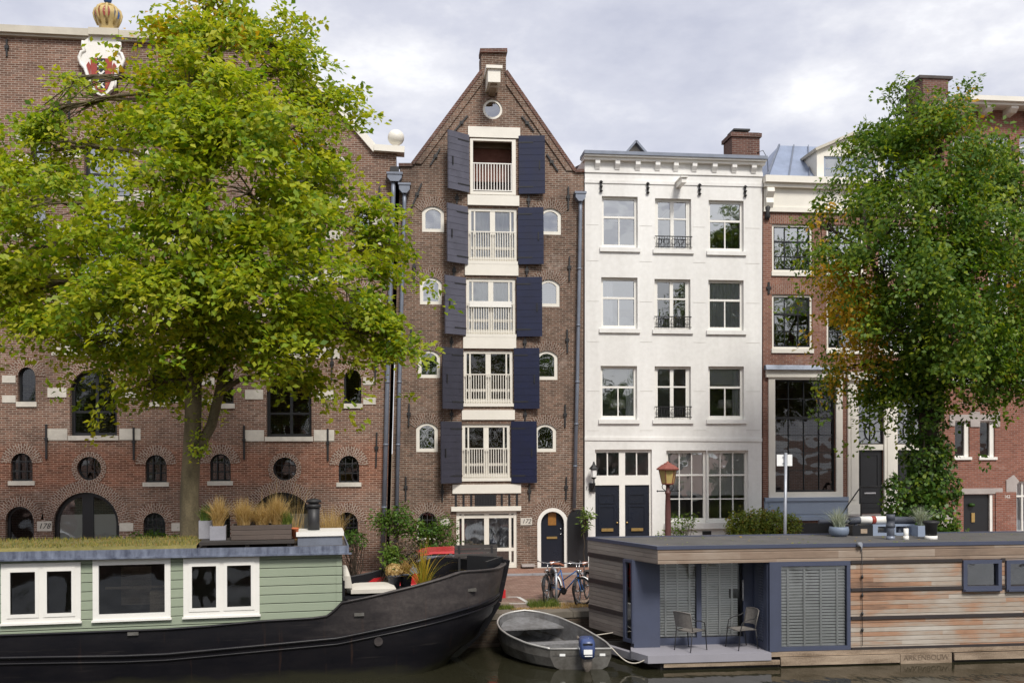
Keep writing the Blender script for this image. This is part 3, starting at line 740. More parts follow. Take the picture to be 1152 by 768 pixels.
def loading(fr, board, sh_l, sh_r, angl=R(35), angr=R(9), inner=None, gm=None, banner=False):
    x0, x1, z0, z1 = rect_px(*fr, Y)
    w = window(WM, H, (x0, x1, z0, z1), Y, inset=.05, fw=.1, fd=.1, cols=((.5, .17), (.13, .05), (.87, .05)), rows=((.25, .09), (.06, .1), (.95, .05)), fm=cream, gm=gm or M['glass'], inner=inner)
    MB().box(x0 - .02, x1 + .02, Y - .06, Y + .04, z0 - .1, z0 + .004).build('sill', cream, w)
    r_ = railing(w, x0 + .04, x1 - .04, z0 + .06, z0 + (z1 - z0) * .555, Y - .03, 19, cream)
    if banner: MB().box(x0 + .1, x1 - .14, Y - .075, Y - .06, z0 + (z1 - z0) * .48, z0 + (z1 - z0) * .585).build('white_board', M['white'], w)
    if board:
        a, b_, c, d = rect_px(*board, Y); MB().box(a, b_, Y - .055, Y + .02, c, d).build('lintel_board', cream, WM)
    for q, side, ang in ((sh_l, -1, angl), (sh_r, 1, angr)):
        hx = (x0 - .03) if side < 0 else (x1 + .03)
        za = z_of(q[0], q[2], Y); zb = z_of(q[0], q[1], Y)
        shutter(WM, hx, .84, za, zb, ang, side, M['navy'] if side > 0 else M['sheen_navy'] if q[1] < 320 else M['half_sheen_navy'])
    return w
LI = [((526.9, 234, 581.6, 294), (523, 297, 583, 310), (526, 233, 298), (584, 234, 298), ['sheer'], M['glass']),
      ((524.5, 313, 580, 376), (521, 379, 580.5, 392), (523, 312.5, 377.5), (582, 312, 379), ['sheer'], M['glass']),
      ((521.7, 394, 577, 453.7), (519.6, 461, 579, 472), (520, 392, 460.5), (579, 391.5, 460), None, M['glass_dark']),
      ((520, 476.7, 574, 537.5), (509, 544.5, 586, 554.6), (519, 474, 543), (578, 473.5, 543), None, M['glass_dark'])]
for k, (fr, bd, sl, sr, inn, gm) in enumerate(LI): loading(fr, bd, sl, sr, inner=inn, gm=gm, banner=(k == 1))
# open loft door at the top
x0, x1, z0, z1 = rect_px(529, 157, 580, 219, Y); H.append([(x0, z0), (x1, z0), (x1, z1), (x0, z1)])
b = MB(); b.plate([(x0 - .004, z0 - .004), (x1 + .004, z0 - .004), (x1 + .004, z1 + .004), (x0 - .004, z1 + .004)], Y - .03, Y + .1, 0, [[(x0 + .09, z0 + .09), (x1 - .12, z0 + .09), (x1 - .12, z1 - .06), (x0 + .09, z1 - .06)]])
lof = b.build('loft_opening', cream, WM)
railing(lof, x0 + .08, x1 - .1, z0 + .12, z0 + (z1 - z0) * .57, Y + .0, 14, M['white'], .014)
b = MB(); b.box(x0 - .6, x1 + .6, Y + .34, Y + 3, z1 + .02, z1 + .1, 0)
for k in range(4): b.box(x0 - .5, x1 + .5, Y + .5 + k * .6, Y + .62 + k * .6, z1 - .14, z1 + .022, 0)
b.box(x0 - .6, x1 + .6, Y + 3, Y + 3.1, z0 - .2, z1 + .1, 0); b.build('loft_ceiling', M['ceiling'], lof)
a, b_, c, d = rect_px(526.4, 143.5, 585, 155.5, Y); MB().box(a, b_, Y - .06, Y + .02, c, d).build('lintel_board', cream, WM)
a, b_, c, d = rect_px(526, 220, 584, 231.5, Y); MB().box(a, b_, Y - .06, Y + .02, c, d).build('lintel_board', cream, WM)
shutter(WM, x0 - .05, .86, z_of(527, 217.5, Y), z_of(527, 152.5, Y), R(35), -1, M['sheen_navy']); shutter(WM, x1 + .1, .86, z_of(585, 219, Y), z_of(585, 153.5, Y), R(8), 1, M['navy'])
# small arched windows left and right
for (a, t, c, bt) in ((474.8, 231.5, 499.6, 261), (472.4, 311.2, 497, 342.4), (470.4, 393.2, 495.2, 425), (468.2, 474.6, 492.6, 508)):
    gm = M['glass_sky'] if bt < 400 else M['glass']
    window(WM, H, rect_px(a, t, c, bt, Y), Y, rise=.17, inset=.03, fw=.11, fm=cream, gm=gm, band=(.3, M['arch_mid']))
for (a, t, c, bt) in ((607, 234, 631.3, 264), (605, 313.8, 629.7, 345), (603, 393.8, 627.4, 427), (601.5, 476, 625.8, 508)):
    gm = M['glass_sky'] if bt < 400 else M['glass']
    window(WM, H, rect_px(a, t, c, bt, Y), Y, rise=.17, inset=.03, fw=.11, fm=cream, gm=gm, band=(.3, M['arch_mid']))
x0, x1, z0, z1 = rect_px(543, 111.8, 565.4, 134, Y)
window(WM, H, (x0, x1, (z0 + z1) / 2 - (x1 - x0) / 2, (z0 + z1) / 2 + (x1 - x0) / 2), Y, circ=True, inset=.03, fw=.075, fm=cream, gm=M['glass_sky'], inner=None)
# hoist beam
pa = atY(553, 97, Y); hb = MB(); w_ = .2
hb.box(pa.x - w_, pa.x + w_, Y - .95, Y + .1, pa.z - .22, pa.z + .2); hb.box(pa.x - w_ - .06, pa.x + w_ + .06, Y - 1.02, Y + .1, pa.z + .2, pa.z + .3); hob = hb.build('hoist_beam', cream, WM)
MB().box(pa.x - .1, pa.x + .1, Y - .8, Y + .05, pa.z - .34, pa.z - .2).build('beam_block', M['fender'], hob)
# ground floor front
x0, x1, z0, z1 = rect_px(508.5, 555, 585.8, 569.5, Y)
fr_ = MB(); n = 9
fr_.box(x0, x1, Y - .004, Y + .01, z0, z1, 0)
for k in range(n):
    if k in (3, 4, 5): continue
    x = x0 + (x1 - x0) * (k + .5) / n; fr_.box(x - .035, x + .035, Y - .02, Y + .0, z0 + .01, z1 - .02, 1)
xm0, xm1 = x0 + (x1 - x0) * .33, x0 + (x1 - x0) * .64; fr_.box(xm0, xm1, Y - .025, Y - .006, z0 + .02, z1 - .03, 1)
for k in range(8): x = xm0 + (xm1 - xm0) * (k + .5) / 8; fr_.box(x - .012, x + .012, Y - .04, Y - .02, z0 + .02, z1 - .03, 2)
fr_.build('transom_grille', [M['brick_mid'], M['black'], M['iron']], WM)
a, b_, c, d = rect_px(507.5, 569.3, 586, 574.3, Y); MB().box(a, b_, Y - .1, Y + .02, c, d).build('lintel_board', cream, WM)
x0, x1, _, z1 = rect_px(513.5, 574.5, 581.5, 640, Y)
w = window(WM, H, (x0, x1, .05, z1), Y, inset=.04, fw=.1, fd=.1, cols=((.5, .16), (.11, .08), (.89, .08)), rows=((.32, .11), (.06, .12), (.9, .1)), fm=cream, gm=M['glass'], name='garden_door')
for k, (u0, u1) in enumerate(((.06, .46), (.54, .94))):
    xa, xb = x0 + (x1 - x0) * u0, x0 + (x1 - x0) * u1; za, zb = .05 + (z1 - .05) * .33, z1 - .15
    curtain(w, xa, xb, za, zb, Y + .22, M['patterned'], .035, .17)
    b = MB()      # lozenges printed on the curtain
    for c_ in range(3):
        for r_ in range(3):
            cx_ = xa + (xb - xa) * (c_ + .5) / 3; cz_ = za + (zb - za) * (r_ + .5) / 3; hw_, hz_ = (xb - xa) / 7.5, (zb - za) / 6.2
            b.prism([(cx_, cz_ - hz_), (cx_ + hw_, cz_), (cx_, cz_ + hz_), (cx_ - hw_, cz_)], lambda u, v, q: (u, q, v), Y + .17, Y + .176)
    b.build('curtain_pattern', M['patterned2'], w)
x0, x1, z0, z1 = rect_px(585.5, 582, 598.5, 590.2, Y); pl = MB().box(x0, x1, Y - .03, Y + .05, z0, z1).build('number_plate', M['sandstone'], WM)
text('172', .2, ((x0 + x1) / 2, Y - .032, (z0 + z1) / 2), M['black'], pl, shear=.3)
x0, x1, z0, z1 = rect_px(495.5, 583, 506, 591, Y); MB().box(x0, x1, Y - .03, Y + .05, z0, z1).build('number_plate', M['sandstone'], WM)
x0, x1, _, z1 = rect_px(606.5, 573, 637, 641, Y)
H.append(archpoly(x0, x1, .03, z1, 9))
b = MB(); b.plate(archpoly(x0 - .06, x1 + .06, .03, z1 + .06, 9), Y - .02, Y + .06, 0, [archpoly(x0 + .06, x1 - .07, .02 + .02, z1 - .06, 9)]); dr = b.build('door', M['white'], WM)
b = MB(); b.plate(archpoly(x0 - .004, x1 + .004, .03, z1 + .004, 9), Y + .16, Y + .21); b.build('door_panel', M['door_navy'], dr)
cx = (x0 + x1) / 2; MB().box(cx - .13, cx + .14, Y + .145, Y + .17, 1.42, 1.98).build('door_light', M['amber'], dr)
MB().box(cx - .18, cx + .17, Y + .13, Y + .165, .97, 1.04).build('mail_slot', M['brass'], dr)
b = MB(); [b.lathe([(.012, 0), (.03, .01), (.03, .03), (.012, .04)], (cx + .29, Y + .13, z_), 10) for z_ in (1.1, 1.28)]; b.build('handle', M['chrome'], dr)
arch_band(dr, x0 - .06, x1 + .06, z1 + .06, 9, .3, Y, M['arch_mid'])
lx0, lx1 = x1 + .03, x_of(661, 600, Y); b = MB(); b.plate(archpoly(lx0, lx1, .05, z1, 9), Y - .1, Y - .05); b.build('open_door_leaf', M['black'], WM)
x0, x1, z0, z1 = rect_px(469.5, 575, 492, 607, Y); window(WM, H, (x0, x1, z0, z1), Y, rise=.3, inset=.12, fw=.05, fm=cream, gm=M['glass_dark'], band=(.3, M['arch_mid']), iron=3)
b = MB(); x0, x1, z0, z1 = rect_px(583, 636, 601, 641, Y); b.box(x0 + .1, x1, Y - .28, Y - .002, .1, .16); b.build('doorstep', M['greystone'], WM)
shell(WM, poly_px([(438, None), (655.6, None), (656.8, 192), (648, 192), (569.3, 78.5), (569.3, 58), (541.3, 58), (541.5, 78.5), (462.5, 183.8), (450, 185)], Y), H, Y, M['brick_mid'], .9)
# body and roof behind the gable wall
xl, xr = x_of(444, 400, Y), x_of(655.6, 400, Y); ze = z_of(550, 188, Y); xa = x_of(555, 80, Y); za = z_of(555, 84, Y)
b = MB(); b.plate([(xl, -.05), (xr, -.05), (xr, ze - .3), (xl, ze - .3)], Y + .9, Y + 10, 0, (), False, True); b.build('side_wall', M['brick_mid'], WM)
b = MB(); b.plate([(xl - .05, ze - .32), (xr + .02, ze - .32), (xa, za - .5)], Y + .6, Y + 10.1); b.build('roof', M['tile'], WM)
# raised edge along the slopes, cap on the stem
for a_, b__ in (((464, 184.5), (541.5, 80.5)), ((647, 192.5), (569.3, 80.5))):
    p = atY(*a_, Y); q = atY(*b__, Y); s = 1 if q.x > p.x else -1; wv = .27
    b = MB(); b.plate([(p.x, p.z), (q.x, q.z), (q.x, q.z - wv * 1.6), (p.x + s * wv * 1.1, p.z)], Y - .05, Y + .01); b.build('gable_edge', M['brick_mid'], WM)
    strip(WM, a_, b__, .05, .08, M['brick_chimney'], Y, 'gable_coping', .3)
strip(WM, (540, 58), (570.5, 58), .07, .09, M['brick_chimney'], Y, 'stem_cap', .5)
strip(WM, (448.5, 185.5), (464, 185.5), .04, .07, M['brick_chimney'], Y, 'gable_coping', .3); strip(WM, (646.5, 192.5), (658, 192), .04, .07, M['brick_chimney'], Y, 'gable_coping', .3)
for a_, b__ in (((525.8, 130.7), (511.2, 148)), ((495, 167.6), (484, 186.3)), ((586.8, 131.6), (600.5, 148)), ((615, 174), (627.4, 193)), ((474.3, 206.7), (463.3, 233.3)), ((639.2, 210.5), (639.2, 236)),
                ((514, 218.4), (514, 229.5)), ((594.6, 219.7), (594.6, 232.3)), ((466, 288), (466, 315)), ((640.5, 289), (640.3, 315.7)), ((511, 300), (510.5, 310)), ((592.8, 299.5), (592.5, 310)),
                ((462.5, 370.5), (461.5, 395)), ((637.8, 370.5), (638.2, 397)), ((508, 379), (507.5, 391)), ((590.5, 380), (590, 391)), ((460.3, 454), (459.7, 479.3)), ((635.7, 454.6), (635.5, 480.3)),
                ((508, 460.5), (508, 472)), ((590.7, 460.5), (590.7, 472.5)), ((456.5, 536), (456.5, 562)), ((637, 536), (636.5, 562)), ((497.5, 544), (497.5, 563.5)), ((595.5, 544), (595.5, 562.5))): anchor(WM, a_, b__, Y)
downpipe(WM, (449, 209, 461, 219.5), [(455, 230), (449.5, 430), (445, 640)], Y, .065)
downpipe(WM, (646, 218.5, 657, 228.5), [(652, 240), (648.5, 430), (645, 571)], Y, .06)

# ================================================================ white house (170)
Y = 31.97
WH = root_at('canal_house', 757, Y, 'white plastered canal house with three rows of sash windows and two navy front doors', 'house')
H = []; white = M['white']
bs = .02
def sash(rc, casement=False, inner=None, gm=None):
    kw = dict(inset=.13, fw=.085, fd=.09, fm=white, gm=gm or M['glass'], sill=(.13, .07, .08, M['stucco']), inner=inner)
    if casement:
        w = window(WH, H, rc, Y, cols=((.5, .12), (.09, .05), (.91, .05)), rows=((.62, .05),), **kw)
        x0, x1, z0, z1 = rc; b = MB()   # little iron balcony rail
        b.box(x0 - .02, x1 + .02, Y - .06, Y - .035, z0 + .42, z0 + .45); b.box(x0 - .02, x1 + .02, Y - .055, Y - .037, z0 + .07, z0 + .095)
        for k in range(14): x = x0 + (x1 - x0) * (k + .5) / 14; b.box(x - .008, x + .008, Y - .054, Y - .04, z0 + .08, z0 + .43)
        for k in range(5):
            x = x0 + (x1 - x0) * (k + .5) / 5; b.tube([(x + .09 * math.cos(t), Y - .05, z0 + .26 + .1 * math.sin(t)) for t in np.linspace(0, 6.283, 12)[:-1]], .008, 5, closed=True)
        b.build('balcony_rail', M['iron'], w)
    else:
        x0, x1, z0, z1 = rc
        w = window(WH, H, rc, Y, cols=(), rows=((.61, .07), (.06, .06)), **kw)
        b = MB(); xm = (x0 + x1) / 2; b.box(xm - .02, xm + .02, Y + .145, Y + .2, z0 + .08, z0 + (z1 - z0) * .6); b.build('glazing_bar', white, w)
    return w
def rp(*a): return rect_px(*a, Y)
sash(rp(677.2, 221, 717.5, 279), False, ['blind'], M['glass_sky']); sash(rp(737, 223.5, 777.6, 281), True, None, M['glass_sky']); sash(rp(797.3, 225.5, 836.7, 283), False, ['blind'], M['glass_sky'])
sash(rp(676.5, 312, 717.3, 370), False, ['left_curtain'], M['glass_sky']); sash(rp(736.4, 314, 776.8, 371), True, None, M['glass']); sash(rp(797, 315, 836.7, 372), False, ['sheer'], M['glass'])
w1 = sash(rp(675.8, 411.5, 716.8, 472), False, ['blind', 'right_curtain'], M['glass']); sash(rp(736.6, 412, 777.3, 472), True, None, M['glass_dark']); w3 = sash(rp(797, 412, 837, 472), False, ['blind', 'right_curtain'], M['glass'])
# ground floor: big window and the two doors
for (a, c) in ((749.8, 795.2), (795.8, 842)):
    rc = rp(a, 506.5, c, 588); x0, x1, z0, z1 = rc
    window(WH, H, (x0, x1, z0, z1), Y, inset=.13, fw=.09, fd=.09, cols=((.345, .035), (.655, .035)), rows=((.66, .06), (.33, .035), (.05, .06)), fm=white, gm=M['glass'], inner=['low_blind'])
a, b_, c, d = rp(747, 587.5, 845, 594.5); MB().box(a, b_, Y - .1, Y + .08, c, d).build('sill', M['stucco'], WH)
x0, x1, _, z1 = rp(669.5, 505.5, 733.5, 600); xm = (x0 + x1) / 2
H.append([(x0, .12), (x1, .12), (x1, z1), (x0, z1)])
zt_ = z_of(700, 534.5, Y); zd = z_of(700, 545.5, Y)
ho = lambda u0, u1, v0, v1: [(x0 + (x1 - x0) * u0, v0), (x0 + (x1 - x0) * u1, v0), (x0 + (x1 - x0) * u1, v1), (x0 + (x1 - x0) * u0, v1)]
b = MB(); b.plate([(x0 - .004, .11), (x1 + .004, .11), (x1 + .004, z1 + .004), (x0 - .004, z1 + .004)], Y + .1, Y + .2, 0, [ho(.03, .43, zt_, z1 - .1), ho(.54, .95, zt_, z1 - .1), ho(.0 + .012, .435, .14, zd), ho(.535, .965, .14, zd)])
ds = b.build('door_surround', white, WH)
b = MB()
for u in (.23, .745): x = x0 + (x1 - x0) * u; b.box(x - .02, x + .02, Y + .12, Y + .18, zt_ - .01, z1 - .09)
b.build('glazing_bar', white, ds); MB().pane(x0 + .02, x1 - .05, Y + .15, zt_ - .02, z1 - .08).build('glass', M['glass_dark'], ds)
for u0, u1 in ((.012, .435), (.535, .965)):
    a, c = x0 + (x1 - x0) * u0, x0 + (x1 - x0) * u1; wd = c - a
    b = MB(); b.box(a - .003, c + .003, Y + .15, Y + .2, .13, zd + .003)
    for z0_, z1_ in ((.3, .95), (1.25, 2.05), (2.12, 2.45)): b.plate([(a + .12, z0_), (c - .12, z0_), (c - .12, z1_), (a + .12, z1_)], Y + .128, Y + .152, 0, [[(a + .17, z0_ + .05), (c - .17, z0_ + .05), (c - .17, z1_ - .05), (a + .17, z1_ - .05)]])
    d_ = b.build('door', M['door_navy'], WH)
    zms = z_of(684, 596, Y); MB().box((a + c) / 2 - .2, (a + c) / 2 + .2, Y + .1, Y + .149, zms - .05, zms + .05).build('mail_slot', M['brass'], d_)
    s = 1 if u0 < .3 else -1; b = MB(); b.lathe([(.01, 0), (.035, .02), (.035, .05), (.01, .06)], ((c - .07) if s > 0 else (a + .07), Y + .12, 1.45), 10); b.build('handle', M['brass'], d_)
MB().box(x0 - .1, x1 + .1, Y - .35, Y + .1, -.02, .13).build('doorstep', M['greystone'], WH)
# lantern and number
p = atY(666, 531, Y); b = MB()
b.lathe([(.03, -.22), (.08, -.18), (.11, .1), (.17, .12), (.05, .26), (.02, .36)], (p.x, Y - .32, p.z), 6, smooth=False); lan = b.build('wall_lantern', M['iron'], WH)
b = MB(); b.lathe([(.085, -.15), (.112, .08)], (p.x, Y - .32, p.z), 6, smooth=False); b.build('lantern_glass', M['slat'], lan)
b = MB(); b.tube([(p.x, Y, p.z - .5), (p.x, Y - .22, p.z - .52), (p.x, Y - .32, p.z - .4), (p.x, Y - .32, p.z - .2)], .025, 8); b.box(p.x - .1, p.x + .1, Y - .06, Y + .01, p.z - .65, p.z - .35); b.build('lantern_bracket', M['iron'], lan)
p = atY(662.5, 549, Y); text('170', .2, (p.x, Y - .004, p.z), M['black'], WH, shear=.25)
b = MB(); a, b_, c, d = rp(790, 597, 800, 601); b.box(a, b_, Y - .02, Y + .01, c, d); b.build('vent_grille', M['iron'], WH)
shell(WH, poly_px([(657.8, None), (856.6, None), (857.6, 185), (658, 176)], Y), H, Y, M['stucco'], 9)
# string courses, faint block joints
for a_, b__, h, o in (((657.6, 203.8), (857.8, 208.5), .05, .03), ((657.6, 192), (857.8, 197), .07, .04), ((657.6, 493), (857.2, 494.5), .05, .03)):
    strip(WH, a_, b__, h, o, M['stucco'], Y, 'string_course', .02)
strip(WH, (656.5, 178.5), (859, 185), .14, .17, white, Y, 'cornice', .3); strip(WH, (656, 175.5), (859.5, 182), .1, .26, white, Y, 'cornice', .4)
strip(WH, (655.5, 173.5), (860, 180), .05, .31, M['zinc'], Y, 'gutter', .5)
for bx in (671.6, 694, 716.8, 739, 759.6, 780.4, 803, 825, 847):
    t = (bx - 657) / 200; a, b_, c, d = rp(bx - 2.6, 180.5 + t * 6, bx + 2.6, 190.5 + t * 5.5)
    b = MB(); b.prism([(0, d), (-.16, d), (-.16, d - .12), (-.08, c + .05), (-.06, c), (0, c)], lambda u, v, w: (w, Y + u, v), a, b_); b.build('bracket', M['stucco'], WH)
for ax, ay in ((676, 210), (728.5, 212), (786.7, 213.5), (838, 215.5)):
    p = atY(ax, ay, Y); b = MB(); b.box(p.x - .025, p.x + .025, Y - .05, Y + .01, p.z - .17, p.z + .17)
    for zz in (-.15, 0, .15): b.lathe([(.02, -.045), (.065, 0), (.02, .045)], (p.x, Y - .05, p.z + zz), 8)
    b.build('wall_anchor', M['iron'], WH)
p = atY(763, 209, Y); b = MB(); b.hexa([(p.x + sx, Y + y_, p.z + z_ + (y_ * .0)) for z_ in (-.08, .08) for y_ in (-.7, .02) for sx in (-.08, .08)]); b.box(p.x - .12, p.x + .12, Y - .75, Y + .02, p.z + .08, p.z + .12); b.build('hoist_beam', white, WH)
zs = [z_of(757, v, Y) for v in (255, 295, 340, 385, 440, 484)]
joint = paint('joint_mortar', (.58, .565, .53, 1), .8, .1, 3)
for zz in zs:
    for (u0, u1) in ((660, 674), (720, 734), (780, 794), (839, 855)): MB().box(x_of(u0, 400, Y), x_of(u1, 400, Y), Y - .006, Y + .004, zz, zz + .012).build('plaster_joint', joint, WH)
# roof
xl, xr = x_of(658, 300, Y), x_of(857, 300, Y); zt_ = z_of(757, 178, Y)
b = MB(); b.prism([(.45, zt_ - .1), (3.5, zt_ + .5), (9, zt_ - .1)], lambda u, v, w: (w, Y + u, v), xl + .05, xr - .05); b.build('roof', M['roofdark'], WH)
pa = atY(711.8, 165, Y + 1.5); pl_ = atY(697.5, 174, Y + 1.5); pr_ = atY(726, 174, Y + 1.5)
b = MB(); b.prism([(pl_.x, pl_.z - .2), (pr_.x, pr_.z - .2), (pa.x, pa.z)], lambda u, v, w: (u, w, v), Y + 1.2, Y + 2.6); sk = b.build('roof_dormer', M['sandstone'], WH)
b = MB()
for q in (pl_, pr_): b.bar((q.x, Y + 1.1, q.z - .2), (pa.x, Y + 1.1, pa.z + .04), .3, .07, up=(0, 0, 1))
b.build('dormer_edge', M['zinc'], sk)
x0, x1, z0, z1 = rect_px(822.5, 150, 853.5, 184, Y + .9)
b = MB(); b.box(x0, x1, Y + .8, Y + 1.7, z0 - .3, z1); b.box(x0 - .06, x1 + .06, Y + .74, Y + 1.76, z1 - .16, z1 - .03); ch = b.build('chimney', M['brick_chimney'], WH)
b = MB(); b.box(x0 + .1, x1 - .3, Y + .9, Y + 1.6, z1 + .1, z1 + .16); b.box(x0 + .15, x0 + .22, Y + 1, Y + 1.5, z1 - .01, z1 + .12); b.box(x1 - .45, x1 - .38, Y + 1, Y + 1.5, z1 - .01, z1 + .12); b.build('chimney_cap', M['iron'], ch)
b = MB(); b.tube([(x1 - .1, Y + .78, z1 - .7), (x1 + .1, Y + .76, z1 - .62), (x1 + .26, Y + .75, z1 - .9), (x1 + .28, Y + .75, z1 - 1.4)], .012, 6); b.build('cable', M['iron'], ch)

# ================================================================ brown brick house with stoop
Y = 32.03
BH = root_at('canal_house', 958, Y, 'reddish brick canal house with white cornice, black barred windows and a raised stoop', 'house')
H = []
def rp(*a): return rect_px(*a, Y)
for (a, c, g) in ((868.5, 914, 0), (930, 972, 1), (988, 1031, 2)):
    for (t, bt, gm, inn) in ((252.5, 306, M['glass_sky'], None), (331.5, 392.5, M['glass'], ['blind'] if g == 0 else None)):
        dy = g * .9
        x0, x1, z0, z1 = rp(a, t + dy, c, bt + dy)
        w = window(BH, H, (x0, x1, z0, z1), Y, inset=.05, fw=.075, fd=.1, fm=M['cream'], gm=gm, sill=(.14, .05, .03, M['cream']), inner=inn)
        b = MB(); b.plate([(x0 + .07, z0 + .07), (x1 - .07, z0 + .07), (x1 - .07, z1 - .07), (x0 + .07, z1 - .07)], Y + .06, Y + .13, 0, [[(x0 + .11, z0 + .12), (x1 - .11, z0 + .12), (x1 - .11, z1 - .1), (x0 + .11, z1 - .1)]])
        for u in (1 / 3, 2 / 3): x = x0 + (x1 - x0) * u; b.box(x - .015, x + .015, Y + .075, Y + .12, z0 + .1, z1 - .09)
        for v in (.33, .64): z = z0 + (z1 - z0) * v; b.box(x0 + .09, x1 - .09, Y + .07, Y + .122, z - (.03 if v > .5 else .015), z + (.03 if v > .5 else .015))
        b.build('glazing_bar', M['black'], w)
        bb = MB(); fl = [(x0 - .08, z1 + .01), (x1 + .08, z1 + .01), (x1 + .16, z1 + .36), (x0 - .16, z1 + .36)]
        bb.uv[0] = [(.0, fl[0][0]), (.0, fl[1][0]), (.35, fl[2][0]), (.35, fl[3][0])]
        bb.add([(u, Y - .014, v) for u, v in fl], ((0, 1, 2, 3),)); bb.add([(fl[0][0], Y - .014, fl[0][1]), (fl[1][0], Y - .014, fl[1][1]), (fl[1][0], Y + .02, fl[1][1]), (fl[0][0], Y + .02, fl[0][1])], ((0, 1, 2, 3),)); bb.build('brick_arch', M['arch_brown'], w)
# shop-sized ground-floor window
x0, x1, z0, z1 = rp(871.5, 427, 940, 553)
w = window(BH, H, (x0, x1, z0, z1), Y, inset=.1, fw=.06, fd=.09, cols=(.25, .5, .75), rows=((.19, .025), (.35, .025), (.505, .025), (.66, .09), (.83, .025)), mw=.025, fm=M['black'], gm=M['glass_dark'])
a, b_, c, d = rp(864.3, 424, 947.3, 559)
b = MB(); b.plate([(a, c), (b_, c), (b_, d), (a, d)], Y - .06, Y + .02, 0, [[(x0, z0), (x1, z0), (x1, z1), (x0, z1)]]); b.build('window_surround', M['cream'], BH)
a, b_, c, d = rp(861, 416, 950, 424.5); MB().box(a, b_, Y - .12, Y + .02, c, d).build('window_cornice', M['cream'], BH)
a, b_, c, d = rp(859.5, 411, 951, 416.3); b = MB(); b.hexa([(x, y, z) for z, ex in ((c, 0), (d, -.08)) for y in (Y - .24 - ex, Y + .02) for x in (a, b_)]); b.build('window_cornice', M['zinc'], BH)
a, b_, c, d = rp(859.5, 559, 953, 585)
b = MB(); b.box(a, b_, Y - .07, Y + .02, c, d); b.box(a, b_, Y - .13, Y + .02, d - .12, d - .002); b.box(a, b_, Y - .12, Y + .02, c + .002, c + .14); b.box(a + .15, b_ - .15, Y - .09, Y - .06, c + .22, d - .2); b.build('panelled_base', M['bluegrey'], BH)
a, b_, _, d = rp(862, 588, 950, 600); xs_ = x_of(884, 590, Y)
b = MB(); b.box(a, b_, Y - .1, Y + .02, -.04, .12); b.box(a, xs_, Y - .05, Y + .02, .12, d); b.build('basement_wall', M['white'], BH)
b = MB(); b.box(xs_ + .002, b_, Y - .02, Y + .02, .122, d); b.build('basement_window', M['black'], BH)
# doors under tall transoms
def pil(a, c, top=428, name='pilaster'):
    x0, x1, z0, z1 = rp(a, top, c, 578); m_ = MB(); m_.box(x0, x1, Y - .09, Y + .05, z0, z1); m_.box(x0 + .1, x1 - .1, Y - .115, Y - .08, z0 + .5, z1 - .15); m_.box(x0 - .03, x1 + .03, Y - .12, Y + .04, z0 + .002, z0 + .35)
    return m_.build(name, M['cream'], BH)
pil(953, 964.8); pil(993.6, 1008.4); pil(1036.6, 1048)
a, b_, c, d = rp(951.5, 419, 1049.5, 428); MB().box(a, b_, Y - .2, Y + .02, c, d).build('door_cornice', M['cream'], BH)
for (l, r_) in ((965, 993.4), (1008.6, 1036.4)):
    x0, x1, z0, z1 = rp(l, 433.5, r_, 499.5); w = window(BH, H, (x0, x1, z0, z1), Y, inset=.02, fw=.04, cols=((.5, .025),), rows=((.46, .05), (.76, .025)), fm=M['black'], gm=M['glass'], name='transom_window', inner=['dim'])
    cx, cz = (x0 + x1) / 2, z0 + (z1 - z0) * .22; ew, eh = (x1 - x0) * .2, (z1 - z0) * .15
    b = MB(); b.tube([(cx + ew * math.cos(t), Y + .03, cz + eh * math.sin(t)) for t in np.linspace(0, 6.283, 20)[:-1]], .016, 6, closed=True)
    for k in range(8):
        t = k * math.pi / 4 + .0; u, v = math.cos(t), math.sin(t); sx = min((x1 - x0) / 2 / max(abs(u), 1e-6), (z1 - z0) * .215 / max(abs(v), 1e-6))
        b.tube([(cx + ew * u, Y + .03, cz + eh * v), (cx + sx * u, Y + .03, cz + sx * v)], .012, 5)
    b.build('tracery', M['black'], w)
    a, b_, c, d = rp(l, 499.6, r_, 506); MB().box(a, b_, Y - .03, Y + .04, c, d).build('door_lintel', M['cream'], BH)
    x0, x1, z0, z1 = rp(l, 506, r_, 577.5); H.append([(x0, z0), (x1, z0), (x1, z1), (x0, z1)])
    b = MB(); b.box(x0 - .003, x1 + .003, Y + .06, Y + .12, z0, z1 + .002); b.plate([(x0 + .12, z0 + .9), (x1 - .12, z0 + .9), (x1 - .12, z1 - .12), (x0 + .12, z1 - .12)], Y + .035, Y + .062, 0, [[(x0 + .18, z0 + .96), (x1 - .18, z0 + .96), (x1 - .18, z1 - .18), (x0 + .18, z1 - .18)]])
    b.box(x0 + .14, x1 - .14, Y + .04, Y + .061, z0 + .2, z0 + .55); d_ = b.build('door', M['black'], BH)
    MB().box(x0 + .25, x1 - .25, Y + .025, Y + .058, z0 + .68, z0 + .73).build('mail_slot', M['chrome'], d_)
